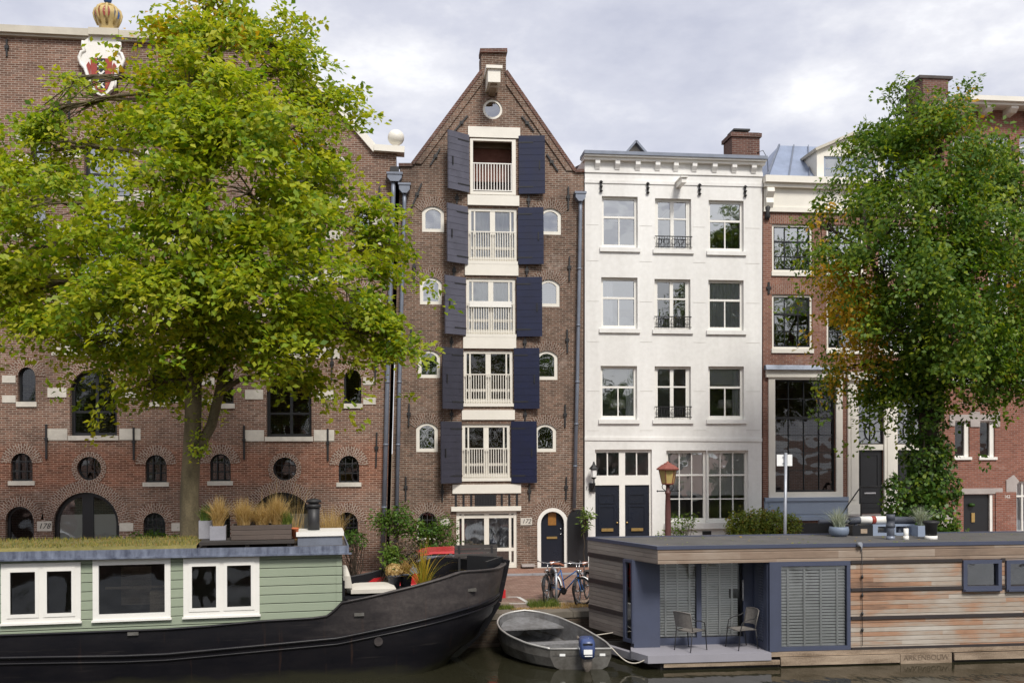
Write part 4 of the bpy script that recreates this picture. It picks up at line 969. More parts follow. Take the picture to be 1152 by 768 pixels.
# stoop with railing
zf = z_of(980, 578, Y); a, b_ = x_of(950, 590, Y), x_of(1050, 590, Y)
b = MB(); b.box(a, b_, Y - 1.2, Y - .002, -.03, zf - .12); b.box(a - .04, b_ + .04, Y - 1.24, Y - .003, zf - .12, zf)
for k in range(4): b.box(a - .3 * (k + 1), a - .3 * k + (.0 if k else -.041) , Y - 1.15, Y - .15, -.03, zf - (zf / 5) * (k + 1))
st = b.build('stoop', M['greystone'], BH)
b = MB(); yr = Y - 1.18; zt_ = zf + 1.0
top = [(a - 1.25, yr, .95), (a + .02, yr, zt_), (b_, yr, zt_)]
b.tube(top, .025, 8); b.tube([(a + .02, yr, zf + .45), (b_, yr, zf + .45)], .014, 6)
for x in (a + .02, b_): b.tube([(x, yr, zf - .02), (x, yr, zt_)], .024, 8)
b.tube([(a - 1.25, yr, -.03), (a - 1.25, yr, .95)], .024, 8); b.build('stoop_railing', M['iron'], BH)
pA = atY(862.5, 238, Y); b = MB(); b.lathe([(.03, -.2), (.1, -.1), (.06, .05), (.1, .2), (.05, .3)], (pA.x, Y - .08, pA.z - .1), 10); b.build('wall_ornament', M['iron'], BH)
p = atY(864.5, 324, Y); b = MB(); b.box(p.x - .03, p.x + .03, Y - .05, Y + .01, p.z - .2, p.z + .2); b.box(p.x - .08, p.x + .08, Y - .055, Y + .005, p.z - .04, p.z + .04); b.build('wall_anchor', M['iron'], BH)
shell(BH, poly_px([(858.2, None), (1061, None), (1061, 212), (858.6, 206)], Y), H, Y, M['brick_brown'], 9)
strip(BH, (857.5, 205), (1061.5, 211.5), .16, .34, M['cream'], Y, 'cornice', .3); strip(BH, (858, 209.5), (1061.2, 216), .14, .22, M['cream'], Y, 'cornice', .02)
x0, x1, z0, z1 = rp(858.8, 214, 1061, 236.5); MB().box(x0, x1 - .02, Y - .05, Y + .02, z0, z1).build('frieze', M['cream'], BH)
strip(BH, (858.5, 236.5), (1061, 241), .1, .1, M['cream'], Y, 'string_course', .02)
for bx in (864, 1050):
    x0, x1, z0, z1 = rp(bx - 4, 213, bx + 4, 236); b = MB(); b.prism([(0, z1), (-.28, z1), (-.3, z1 - .14), (-.16, z1 - .32), (-.2, z0 + .2), (-.08, z0), (0, z0)], lambda u, v, w: (w, Y + u, v), x0, x1); b.build('bracket', M['cream'], BH)
# lead mansard and dormer
xl, xr = x_of(860, 200, Y), x_of(1060, 200, Y); zb = z_of(900, 204, Y); zt_ = zb + 1.9
b = MB(); q = [(xl + .1, Y + .1, zb), (xr - .1, Y + .1, zb), (xl + 1.4, Y + 2.2, zt_), (xr - .6, Y + 2.2, zt_), (xl + .1, Y + 8, zb), (xr - .1, Y + 8, zb)]
b.add(q, ((0, 1, 3, 2), (0, 2, 4), (1, 5, 3), (2, 3, 5, 4))); b.build('roof', M['lead'], BH)
b = MB()
for k in range(9):
    t = k / 8; p0 = Vector(q[0]).lerp(Vector(q[1]), t); p1 = Vector(q[2]).lerp(Vector(q[3]), t); b.bar(p0 + Vector((0, -.01, .03)), p1 + Vector((0, -.01, .03)), .035, .06)
b.bar(Vector(q[0]) + Vector((0, 0, .02)), Vector(q[2]) + Vector((0, 0, .02)), .06, .08); b.build('roof_seam', M['zinc'], BH)
x0, x1, z0, z1 = rp(922.5, 168, 1000, 205); xm = x_of(962, 160, Y); za = z_of(960, 151, Y)
hd = []; wx0, wx1, wz0, wz1 = rp(930.5, 174, 992, 201)
dm = MB(); dm.plate([(x0, z0), (x1, z0), (x1, z1), (xm, za), (x0, z1)], Y + .25, Y + 2.5, 0, [[(wx0, wz0), (wx1, wz0), (wx1, wz1), (wx0, wz1)]]); dmo = dm.build('dormer', M['cream'], BH)
b = MB(); b.plate([(wx0 - .003, wz0 - .003), (wx1 + .003, wz0 - .003), (wx1 + .003, wz1 + .003), (wx0 - .003, wz1 + .003)], Y + .3, Y + .36, 0, [[(wx0 + .07, wz0 + .07), ((wx0 + wx1) / 2 - .05, wz0 + .07), ((wx0 + wx1) / 2 - .05, wz1 - .07), (wx0 + .07, wz1 - .07)], [((wx0 + wx1) / 2 + .05, wz0 + .07), (wx1 - .07, wz0 + .07), (wx1 - .07, wz1 - .07), ((wx0 + wx1) / 2 + .05, wz1 - .07)]])
b.box(wx0 + .05, wx1 - .05, Y + .31, Y + .35, (wz0 + wz1) / 2 - .02, (wz0 + wz1) / 2 + .02); b.build('dormer_window', M['bluegrey'], dmo); MB().pane(wx0, wx1, Y + .33, wz0, wz1).build('glass', M['glass_sky'], dmo)
b = MB(); b.bar((x0 - .1, Y + 1.3, z1), (xm, Y + 1.3, za + .08), 2.4, .09); b.bar((x1 + .1, Y + 1.3, z1), (xm, Y + 1.3, za + .08), 2.4, .09); b.build('dormer_roof', grey_cream, dmo)

# ================================================================ far right brick building
Y = 31.95
FR = root_at('brick_building', 1165, Y, 'red brick building with grey stone window heads and a low black door', 'building')
H = []
def rp(*a): return rect_px(*a, Y)
gs = M['greystone']
for (a, c) in ((1074.3, 1091), (1102.3, 1119.5), (1164, 1181), (1192, 1209)):
    x0, x1, z0, z1 = rp(a, 473.5, c, 514); w = window(FR, H, (x0, x1, z0, z1), Y, inset=.1, fw=.05, fd=.1, fm=M['white'], gm=M['glass_dark'], sill=(.09, .06, .05, M['white']), inner=None)
    b = MB(); b.box(x1 - .16, x1 + .003, Y + .07, Y + .19, z0, z1); b.build('window_jamb', M['white'], w)
    arch_band(w, x0 - .04, x1 + .04, z1 + .62, .26, .09, Y, M['arch_brown'], ext=.0)
for a, c, t, bt in ((1069.5, 1124, 466, 473.3), (1068, 1074, 466, 479), (1091.3, 1102, 463, 480), (1119.7, 1124.5, 463, 480)):
    x0, x1, z0, z1 = rp(a, t, c, bt); MB().box(x0, x1, Y - (.03 if bt < 474 else .036), Y + .05, z0, z1).build('stone_block', gs, FR)
for (t, bt) in ((215, 262), (300, 350), (385, 430), (152, 185)):
    for (a, c) in ((1072, 1095), (1112, 1136), (1147, 1172)):
        x0, x1, z0, z1 = rp(a, t, c, bt); window(FR, H, (x0, x1, z0, z1), Y, inset=.1, fw=.07, cols=((.5, .05),), rows=((.6, .05),), fm=M['white'], gm=M['glass_sky'], sill=(.1, .06, .05, M['white']))
x0, x1, z0, z1 = rp(1080.5, 549, 1127.5, 555.3); MB().box(x0, x1, Y - .03, Y + .05, z0, z1).build('door_lintel', gs, FR)
x0, x1, _, z1 = rp(1084, 556, 1117, 600); H.append([(x0, .1), (x1, .1), (x1, z1), (x0, z1)])
b = MB(); b.box(x0 - .003, x1 - .1, Y + .1, Y + .16, .1, z1 + .003); d_ = b.build('door', M['black'], FR)
b = MB(); b.box(x1 - .1, x1 + .003, Y + .02, Y + .16, .1, z1 + .003); b.build('door_jamb', M['white'], d_)
pb = atY(1094, 568, Y); b = MB(); b.lathe([(.02, -.06), (.1, -.03), (.11, .03), (.03, .07)], (pb.x, Y + .04, pb.z), 12); b.build('door_ornament', M['leaf_green'], d_)
pb = atY(1096, 582, Y); MB().box(pb.x - .06, pb.x + .06, Y + .06, Y + .098, pb.z - .16, pb.z + .16).build('mail_slot', M['brass'], d_)
x0, x1, _, z1 = rp(1119.5, 555.8, 1142.5, 600); MB().box(x0, x1, Y - .05, Y + .02, -.05, z1 + .08).build('brick_pier', M['brick_red'], FR)
p = atY(1132, 557.7, Y); text('162', .15, (p.x, Y - .056, p.z - .02), M['white'], FR)
x0, x1, _, z1 = rp(1143, 541, 1215, 600); zb = z_of(1150, 601, Y)
w = window(FR, H, (x0, x1, max(.15, zb), z1), Y, inset=.08, fw=.06, cols=((.12, .05), (.5, .05)), rows=((.72, .06), (.04, .12)), fm=M['white'], gm=M['glass'], inner=['sheer'])
b = MB(); b.plate([(x_of(1131.5, 545, Y), z_of(1135, 554, Y)), (x_of(1143, 545, Y), z_of(1135, 554, Y)), (x_of(1143, 545, Y), z_of(1135, 545, Y)), (x_of(1146, 545, Y), z_of(1146, 541, Y)), (x_of(1140, 545, Y), z_of(1140, 534, Y)), (x_of(1131.5, 545, Y), z_of(1131, 540, Y))], Y - .04, Y + .05); b.build('stone_block', gs, FR)
shell(FR, poly_px([(1061.6, None), (1300, None), (1300, 124), (1062, 118)], Y), H, Y, M['brick_red'], 10)
strip(FR, (1061, 120), (1300, 129), .2, .55, M['cream'], Y, 'cornice', .3); strip(FR, (1061, 117), (1300, 126), .1, .68, M['cream'], Y, 'cornice', .5)
for bx in (1079, 1105, 1132, 1158, 1185):
    x0, x1, z0, z1 = rp(bx - 4, 122.5 + (bx - 1080) * .03, bx + 4, 130 + (bx - 1080) * .03); b = MB(); b.prism([(0, z1), (-.5, z1), (-.5, z1 - .1), (-.36, z0 + .02), (0, z0 - .03)], lambda u, v, q_: (q_, Y + u, v), x0, x1); b.build('bracket', M['cream'], FR)
x0, x1, z0, z1 = rect_px(1033.5, 90, 1068, 122, Y + 1)
b = MB(); b.prism([(x0 + .1, Y + .9), (x1 - .1, Y + .9), (x1, Y + 1.2), (x1, Y + 1.9), (x0, Y + 1.9), (x0, Y + 1.2)], lambda u, v, w: (u, v, w), z0 - 1.6, z1); ch = b.build('chimney', M['brick_chimney'], FR)
b = MB(); b.box(x0 - .05, x1 + .05, Y + .85, Y + 1.95, z1, z1 + .1); b.build('chimney_cap', M['roofdark'], ch)
b = MB(); xl, xr = x_of(1062, 300, Y), x_of(1300, 300, Y); zt_ = z_of(1100, 118, Y); b.prism([(.55, zt_ - .05), (4, zt_ + .3), (9.9, zt_ - .05)], lambda u, v, w: (w, Y + u, v), xl, xr); b.build('roof', M['roofdark'], FR)
# ================================================================ ground, street, quay, water
QA = R(3.2)                                                # the quay runs almost parallel to the facades
q0 = atZ(645, 688, 0); qd = Vector((math.cos(QA), math.sin(QA), 0)); qn = Vector((-qd.y, qd.x, 0))
def Q(s, t, z=0): p = q0 + qd * s + qn * t; return Vector((p.x, p.y, z))
def sheet(name, pts, mat, kind='structure'):
    b = MB(); b.add(pts, (tuple(range(len(pts))),)); o = b.build(name, mat); o['kind'] = kind; return o
BIG = 700
sheet('ground', [Q(-BIG, .3, -.012), Q(BIG, .3, -.012), Vector((BIG, 900, -.012)), Vector((-BIG, 900, -.012))], M['soil'])
sheet('street', [Q(-90, 1.6, -.004), Q(90, 1.6, -.004), Vector((90, 30.5, -.004)), Vector((-90, 30.5, -.004))], M['paver'])
sheet('quay_strip', [Q(-90, .3, -.002), Q(90, .3, -.002), Q(90, 1.9, -.002), Q(-90, 1.9, -.002)], M['quaytile'])
b = MB(); b.box(-90, 90, 30.55, 31.93, -.06, .035); b.build('pavement', M['sidewalk'])['kind'] = 'structure'
b = MB()
for k in range(90): b.box(-90 + 2 * k, -90 + 2 * k + 1.985, 30.35, 30.545, -.06, .045)
b.build('kerb', M['kerb'])['kind'] = 'structure'
qw = empty('quay_wall', Q(0, 0, WATER - 1.5), 'dark brick quay wall with worn stone coping along the canal behind the small boat', 'wall')
def qfn(t0, t1): return None
b = MB()
def qbox(b, s0, s1, t0, t1, z0, z1): b.hexa([Q(s, t, z) for z in (z0, z1) for t in (t0, t1) for s in (s0, s1)])
qbox(b, -90, 90, .03, .6, WATER - 1.5, -.13); qbox(b, -90, 90, -.1, .3, WATER - 1.5, WATER + .06); b.build('brick_face', M['quaywall'], qw)
b = MB()
for k in range(120): qbox(b, -90 + 1.5 * k, -90 + 1.5 * k + 1.49, 0, .55, -.13, .012 + .008 * math.sin(k * 2.3))
b.build('coping', M['coping'], qw)
sheet('water', [Vector((-BIG, -4, WATER)), Vector((BIG, -4, WATER)), Q(BIG, .06, WATER), Q(-BIG, .06, WATER)], M['water'])
sheet('canal_bed', [Vector((-BIG, -4, WATER - 1.6)), Vector((BIG, -4, WATER - 1.6)), Q(BIG, .3, WATER - 1.6), Q(-BIG, .3, WATER - 1.6)], M['soil'])
b = MB(); b.box(-BIG, BIG, -600, -4, WATER - 1.6, .0); b.build('near_bank', M['paver'])['kind'] = 'structure'
# white parking corner lines on the quay
b = MB()
for (u, v) in (((571, 671), (583, 671)), ((583, 671), (596, 678.5)), ((573, 678.5), (597, 678.5))):
    p = atZ(*u, .004); q = atZ(*v, .004); d = (q - p).normalized() * .01; n = Vector((-d.y, d.x, 0)) * 5; b.add([p - n, q - n, q + n, p + n], ((0, 1, 2, 3),))
b.build('parking_line', M['paintline'])['kind'] = 'structure'

# ================================================================ sky and sun
w = bpy.data.worlds.new('World'); S.world = w; w.use_nodes = True
nt = w.node_tree; bg = nt.nodes['Background']
SUN = Vector((.16, -.66, .76)).normalized()
sky = N(nt, 'ShaderNodeTexSky', sky_type='NISHITA'); sky.sun_disc = False
sky.sun_elevation = math.asin(SUN.z); sky.sun_rotation = math.atan2(SUN.x, SUN.y); sky.air_density = 1; sky.dust_density = 2
tc = N(nt, 'ShaderNodeTexCoord')
mp = N(nt, 'ShaderNodeMapping'); mp.inputs['Scale'].default_value = (1, 1, 2.1); mp.inputs['Location'].default_value = (.6, 2.2, 1.4); nt.links.new(tc.outputs['Generated'], mp.inputs[0])
n1 = noise(nt, mp.outputs[0], 1.9, 7, .55); n2 = noise(nt, mp.outputs[0], 5.5, 6, .6)
f = math_n(nt, 'ADD', math_n(nt, 'MULTIPLY', n1, .68), math_n(nt, 'MULTIPLY', n2, .32))
cl = ramp(nt, f, [(.41, (4.9, 5.05, 5.95, 1)), (.475, (5.9, 6.0, 6.75, 1)), (.53, (7.5, 7.5, 7.9, 1)), (.58, (9.7, 9.7, 9.8, 1))])
col = mixc(nt, .9, sky.outputs[0], cl)
nt.links.new(col, bg.inputs[0]); bg.inputs[1].default_value = .1
L = bpy.data.lights.new('sun', 'SUN'); L.energy = 2.8; L.angle = R(14); L.color = (1, .95, .87)
lo = bpy.data.objects.new('sun', L); COL.objects.link(lo); lo.rotation_euler = (-SUN).to_track_quat('-Z', 'Y').to_euler(); lo.location = SUN * 60

# ================================================================ camera
cd = bpy.data.cameras.new('camera'); co = bpy.data.objects.new('camera', cd); COL.objects.link(co); S.camera = co
cd.sensor_width = 36; cd.lens = 36 * F / 1152; cd.clip_end = 3000; cd.clip_start = .1
cd.shift_x = 0; cd.shift_y = (HY - 384) / 1152
Mx = Matrix((RT, UP, -FW)).transposed().to_4x4(); Mx.translation = CAM; co.matrix_world = Mx
S.view_settings.view_transform = 'Standard'; S.view_settings.look = 'None'; S.view_settings.exposure = .36; S.view_settings.gamma = 1
S.render.resolution_x = 1024; S.render.resolution_y = 682
S.cycles.max_bounces = 8; S.cycles.diffuse_bounces = 5; S.cycles.glossy_bounces = 3; S.cycles.transparent_max_bounces = 12; S.cycles.transmission_bounces = 5
S.cycles.use_denoising = True; S.cycles.caustics_reflective = False; S.cycles.caustics_refractive = False
# ---------------------------------------------------------------- a turned local frame for each boat
class Frame:
    def __init__(s, O, a): s.O = Vector(O); s.a = a; s.M = Matrix.Translation(s.O) @ Matrix.Rotation(a, 4, 'Z'); s.I = s.M.inverted()
    def at(s, px, py, t):
        c = s.I @ CAM; d = s.I.to_3x3() @ ray(px, py); k = (t - c.y) / d.y; return c + d * k
    def atz(s, px, py, z):
        c = s.I @ CAM; d = s.I.to_3x3() @ ray(px, py); k = (z - c.z) / d.z; return c + d * k
    def ats(s, px, py, x):
        c = s.I @ CAM; d = s.I.to_3x3() @ ray(px, py); k = (x - c.x) / d.x; return c + d * k
    def w(s, x, t, z): return s.M @ Vector((x, t, z))
V = Vector
def lerp_tab(tab, x):
    if x <= tab[0][0]: return tab[0][1]
    for (a, b), (c, d) in zip(tab, tab[1:]):
        if x <= c: return b + (d - b) * (x - a) / (c - a)
    return tab[-1][1]

# ================================================================ black barge with green cabin
p = atD(384, 640, 20.0)
BO = Frame((p.x, p.y, WATER), R(5.5))
barge = empty('houseboat', BO.O, 'black hulled barge with a pale green cabin, white windows and planted roof', 'houseboat', rz=BO.a)
TC, BB = 1.72, 1.80
se_top = BO.at(568, 632, TC).x; z_stem = BO.at(568, 630, TC).z; se_w = BO.at(497, 752, TC).x
S0 = .9
SE_T = [(-.7, -.3), (-.2, -.06), (0, .12), (.16, .28), (.635, .62), (1.2, .857), (2.15, 1), (2.6, 1.03)]
def s_end(z): return se_w + (se_top - se_w) * lerp_tab(SE_T, z)
def half(s, z):
    e = s_end(z)
    if s >= e: return 0
    k = 0 if s <= S0 else (s - S0) / (e - S0)
    flare = .93 + .07 * min(1, max(0, z) / .8)
    return BB * flare * (1 - k ** 2.3) ** .55
def on_hull(px, py):
    t = 0
    for _ in range(12):
        q = BO.at(px, py, t); t = TC - half(min(q.x, s_end(q.z) - .02), q.z)
    return q
SHE = [(q.x, q.z) for q in [on_hull(*c) for c in ((-80, 715), (0, 712.8), (208, 705), (288, 697), (350, 693.5), (368, 691), (377, 684), (384, 676), (418, 669), (468, 657), (500, 648), (520, 641))]] + [(se_top - .28, z_stem - .05), (se_top + .1, z_stem)]
STR = [(q.x, q.z) for q in [on_hull(*c) for c in ((-80, 742), (0, 739.5), (170, 737), (280, 727), (380, 717.5), (468, 699), (520, 685.5))]] + [(se_top - .2, z_stem - .72)]
SHE = [(x, z - .03) for x, z in SHE]; SHE.sort(); STR.sort()
print('barge', se_w, se_top, z_stem, SHE, STR)
sst = [-13 + k * .8 for k in range(14)] + [-1.6, -1.2, -.9, -.6, -.45, -.3, -.2, -.1, 0, .15] + [.15 + (se_top - .15) * (1 - (1 - k / 26) ** 1.7) for k in range(1, 27)]
def levels(s):
    zs, zt = lerp_tab(SHE, s), lerp_tab(STR, s)
    return [-.6, -.25, 0, zt * .4, zt * .75, zt, zt + (zs - zt) * .5, zs]
def hull_pt(s, li, side):
    z = levels(s)[li]; e = s_end(z); ss = min(s, e); h = half(ss, z)
    return (ss, TC + side * h, z)
b = MB(); NL = 8
for side in (-1, 1):
    pts = [hull_pt(s, l, side) for s in sst for l in range(NL)]; fs = []
    base = len(b.v)
    b.v += [V(q) for q in pts]
    for i in range(len(sst) - 1):
        for l in range(NL - 1):
            a = base + i * NL + l; f = (a, a + NL, a + NL + 1, a + 1); b.sm.add(len(b.f)); b.f.append(f if side < 0 else f[::-1]); b.m.append(1 if l >= 5 else 0)
    # rim and inner bulwark
for side in (-1, 1):
    base = len(b.v); rows = []
    for s in sst:
        zs = lerp_tab(SHE, s); o = V(hull_pt(s, 7, side)); th = .07; inn = V((o.x - (.09 if s > S0 else 0), TC + side * max(0, half(min(s, s_end(zs)), zs) - th), zs))
        low = V((inn.x - .1 * (s > S0), TC + (inn.y - TC) * .96, min(1.2, zs - .05)))
        b.v += [o + V((0, 0, .001)), inn, low]
    for i in range(len(sst) - 1):
        for l in range(2):
            a = base + i * 3 + l; b.f.append((a, a + 3, a + 4, a + 1)); b.m.append(1 if l == 0 else 0)
hull = b.build('hull', [M['hull'], M['hull_bow']], barge, True)
b = MB()     # stem bar
stp = [(s_end(z) + .03, TC, z) for z in np.linspace(-.3, z_stem + .02, 14)]
for q, r_ in zip(stp, stp[1:]): b.bar(q, r_, .12, .16, up=(1, 0, 0))
b.build('stem', M['hull'], barge, True)
for nm, tab, r_, off in (('rubbing_strake', STR, .035, 0), ('rubbing_strake', STR, .022, -.12), ('gunwale', SHE, .028, 0)):
    for side in (-1, 1):
        b = MB(); pa = []
        for s in sst:
            z = lerp_tab(tab, s) + off; ss = min(s, s_end(z) - .01); pa.append((ss, TC + side * (half(ss, z) + .008), z))
        b.tube(pa, r_, 6); b.build(nm, M['hull_bow'] if nm == 'gunwale' else M['hull'], barge, True)
q = on_hull(425.7, 721); b = MB(); b.tube([(q.x, q.y + .05, q.z), (q.x, q.y - .03, q.z)], .09, 14); b.build('porthole', M['hull_bow'], barge, True)
for px, py in ((404, 690.5), (530.5, 663), (150, 712)):
    q = on_hull(px, py); b = MB(); b.box(q.x - .1, q.x + .1, q.y - .05, q.y + .05, q.z - .03, q.z + .03); b.build('fairlead', M['alu'], barge, True)
b = MB(); dk = [(s, TC - max(0, half(min(s, s_end(1.2)), 1.2) - .05), 1.2) for s in sst if s > -.6]; dk2 = [(s, TC + max(0, half(min(s, s_end(1.2)), 1.2) - .05), 1.2) for s in sst if s > -.6]
b.add(dk + dk2, [(i, i + 1, len(dk) + i + 1, len(dk) + i) for i in range(len(dk) - 1)]); b.build('deck', M['plank_dark'], barge, True)
# dark bow plate: stem head standing above the rim
b = MB(); a0 = BO.at(543, 629.5, TC - .4); a1 = BO.at(567, 630, TC)
b.add([(se_top - .75, TC + .62, z_stem + .08), (se_top - .04, TC, z_stem + .09), (se_top - .06, TC, z_stem - .5), (se_top - .75, TC + .62, z_stem - .5), (se_top - .8, TC + .5, z_stem + .08), (se_top - .12, TC - .06, z_stem + .09), (se_top - .14, TC - .06, z_stem - .5), (se_top - .8, TC + .5, z_stem - .5)],
      ((0, 1, 2, 3), (4, 5, 6, 7), (0, 1, 5, 4), (1, 2, 6, 5), (0, 3, 7, 4)))
b.add([(se_top - .5, TC - .42, z_stem + .03), (se_top - .05, TC - .02, z_stem + .09), (se_top - .08, TC - .02, z_stem - .35), (se_top - .5, TC - .42, z_stem - .35), (se_top - .54, TC - .38, z_stem + .03), (se_top - .1, TC + .04, z_stem + .09), (se_top - .12, TC + .04, z_stem - .35), (se_top - .54, TC - .38, z_stem - .35)],
      ((0, 1, 2, 3), (4, 5, 6, 7), (0, 1, 5, 4), (0, 3, 7, 4)))
b.build('bow_plate', M['black'], barge, True)
# cabin
def zline(pxs, t):
    a, c = BO.at(*pxs[0], t), BO.at(*pxs[1], t); return lambda s: a.z + (c.z - a.z) * (s - a.x) / (c.x - a.x)
zt = zline(((0, 628), (384, 620.5)), 0)
H = []; rects = [(5, 88, 634.5, 698), (107.8, 189, 630, 694.3), (209.5, 289, 628.3, 690.5)]
wr = []
for (a, c, t, bt) in rects:
    p0, p1 = BO.at(a, bt, 0), BO.at(c, t, 0); wr.append((p0.x, p1.x, p0.z, p1.z)); H.append([(p0.x, p0.z), (p1.x, p0.z), (p1.x, p1.z), (p0.x, p1.z)])
extra = (wr[0][0] - 1.75, wr[0][0] - .4, wr[0][2], wr[0][3]); wr.append(extra); H.append([(extra[0], extra[2]), (extra[1], extra[2]), (extra[1], extra[3]), (extra[0], extra[3])])
fn = lambda u, v, q: (u, q, v)
b = MB(); b.prism([(-12.5, .86), (0, .86), (0, zt(0)), (-12.5, zt(-12.5))], fn, 0, .08, 0, H)
b.prism([(-12.5, .86), (0, .86), (0, zt(0)), (-12.5, zt(-12.5))], fn, 2.12, 2.2)
cab = b.build('cabin', M['green_clad'], barge, True)
b = MB(); b.hexa([(x, y, z) for z in (.9, zt(0) - .002) for y in (.081, 2.119) for x in (-.07, -.005)]); b.build('cabin_end', M['green_clad'], barge, True)
b = MB(); b.hexa([(x, y, z) for z in (1.0, zt(0) + .0) for y in (-.018, .09) for x in (-.1, .012)]); b.build('corner_board', M['green_clad'], barge, True)
for i, (x0, x1, z0, z1) in enumerate(wr):
    b = MB(); out = [(x0 - .05, z0 - .05), (x1 + .05, z0 - .05), (x1 + .05, z1 + .05), (x0 - .05, z1 + .05)]
    if i == 1: ins = [[(x0 + .06, z0 + .06), (x1 - .06, z0 + .06), (x1 - .06, z1 - .06), (x0 + .06, z1 - .06)]]
    else:
        xm = (x0 + x1) / 2; ins = [[(x0 + .09, z0 + .1), (xm - .09, z0 + .1), (xm - .09, z1 - .09), (x0 + .09, z1 - .09)], [(xm + .09, z0 + .1), (x1 - .09, z0 + .1), (x1 - .09, z1 - .09), (xm + .09, z1 - .09)]]
    b.prism(out, fn, -.035, .04, 0, ins)
    if i != 1:
        xm = (x0 + x1) / 2
        for u, v in ((x0 + .05, xm - .04), (xm + .04, x1 - .05)): b.prism([(u, z0 + .05), (v, z0 + .05), (v, z1 - .05), (u, z1 - .05)], fn, -.05, -.03, 0, [[(u + .065, z0 + .12), (v - .065, z0 + .12), (v - .065, z1 - .115), (u + .065, z1 - .115)]])
    b.box(x0 - .07, x1 + .07, -.07, .0, z0 - .085, z0 - .052)
    w = b.build('window', M['white'], barge, True)
    b = MB(); b.pane(x0, x1, .01, z0, z1); b.build('glass', M['glass_dark'], w, True)
    if i == 1:
        b = MB(); b.box(x0, x1, .9, .95, z0 + .42, z0 + .47); b.box(x0 + .2, x0 + .8, 1.5, 1.55, z0, z0 + .8); b.box(x1 - .45, x1 - .15, .7, 1.1, z0 - .1, z0 + .38); b.build('cabin_furniture', M['fender'], w, True)
b = MB(); b.box(-12.4, -.1, .3, 2.1, .75, .85); b.box(-12.4, -.1, 2.0, 2.1, .86, 2.4); b.build('cabin_floor', M['room'], barge, True)
b = MB(); b.hexa([(s, t, zt(s) + dz) for dz in (.0, .1) for t in (-.1, 2.3) for s in (-12.7, .12)]); b.build('roof', M['roofdark'], barge, True)
b = MB(); b.hexa([(s, t, zt(s) + dz) for dz in (-.02, .14) for t in (-.13, -.1) for s in (-12.7, .15)]); b.hexa([(s, t, zt(s) + dz) for dz in (-.035, .0) for t in (-.17, -.13) for s in (-12.7, .2)])
b.hexa([(s, t, zt(s) + dz) for dz in (-.02, .14) for t in (-.1, 2.3) for s in (.12, .15)]); b.build('roof_edge', M['zinc_edge'], barge, True)
zr_ = lambda s: zt(s) + .14
# roof: sedum, hatch, stove pipe
sx = BO.at(223, 612, .3).x
b = MB(); n = 60; pts = []; fs = []
for k in range(n + 1):
    s = -12.6 + (sx + 12.6) * k / n
    for t, h in ((-.04, .0), (.02, .07), (.3, .08), (1.1, .09), (2.0, .06)): pts.append((s, t, zr_(s) - .03 + h + random.uniform(-.012, .012) * (h > 0)))
for k in range(n):
    for j in range(4): a = k * 5 + j; fs.append((a, a + 5, a + 6, a + 1))
b.add(pts, fs, 0, True); b.build('sedum_mat', M['turf'], barge, True)
p0, p1 = BO.at(335, 612, .5), BO.at(385, 600, .5)
b = MB(); b.box(p0.x, p1.x, .4, 1.3, zr_(-.5) - .04, p1.z - .03); hat = b.build('roof_hatch', M['zinc'], barge, True)
b = MB(); b.box(p0.x - .03, p1.x + .03, .36, 1.34, p1.z - .03, p1.z + .06); b.build('hatch_lid', M['white'], hat, True)
q0_, q1_ = BO.at(353, 599, .9), BO.at(353, 563, .9)
b = MB(); b.tube([(q0_.x, .9, q0_.z - .1), (q0_.x, .9, q1_.z - .12)], .125, 16); b.lathe([(.15, 0), (.15, .06), (.11, .07), (.11, .1), (.16, .11), (.16, .15), (.05, .19)], (q0_.x, .9, q1_.z - .14), 16); b.build('stove_pipe', M['iron'], barge, True)

def boat_thing(name, fr, x, t, z, label, cat, group=None):
    o = empty(name, fr.w(x, t, z), label, cat, group, rz=fr.a); return o
# planks under the planters
a, c = BO.at(224.5, 611, .25), BO.at(331, 611, .25)
pk = boat_thing('plank_stand', BO, (a.x + c.x) / 2, .6, zr_(a.x) , 'dark weathered planks lying on the barge roof under the wooden planter', 'planks')
hw = (c.x - a.x) / 2
for k in range(4): MB().box(-hw, hw, -.45 + k * .25, -.45 + k * .25 + .235, .03, .09).build('plank', M['plank_dark'], pk, True)
for x in (-hw + .1, 0, hw - .1): MB().box(x - .04, x + .04, -.4, .5, -.03, .03).build('batten', M['plank_dark'], pk, True)
zpl = zr_(a.x) + .09
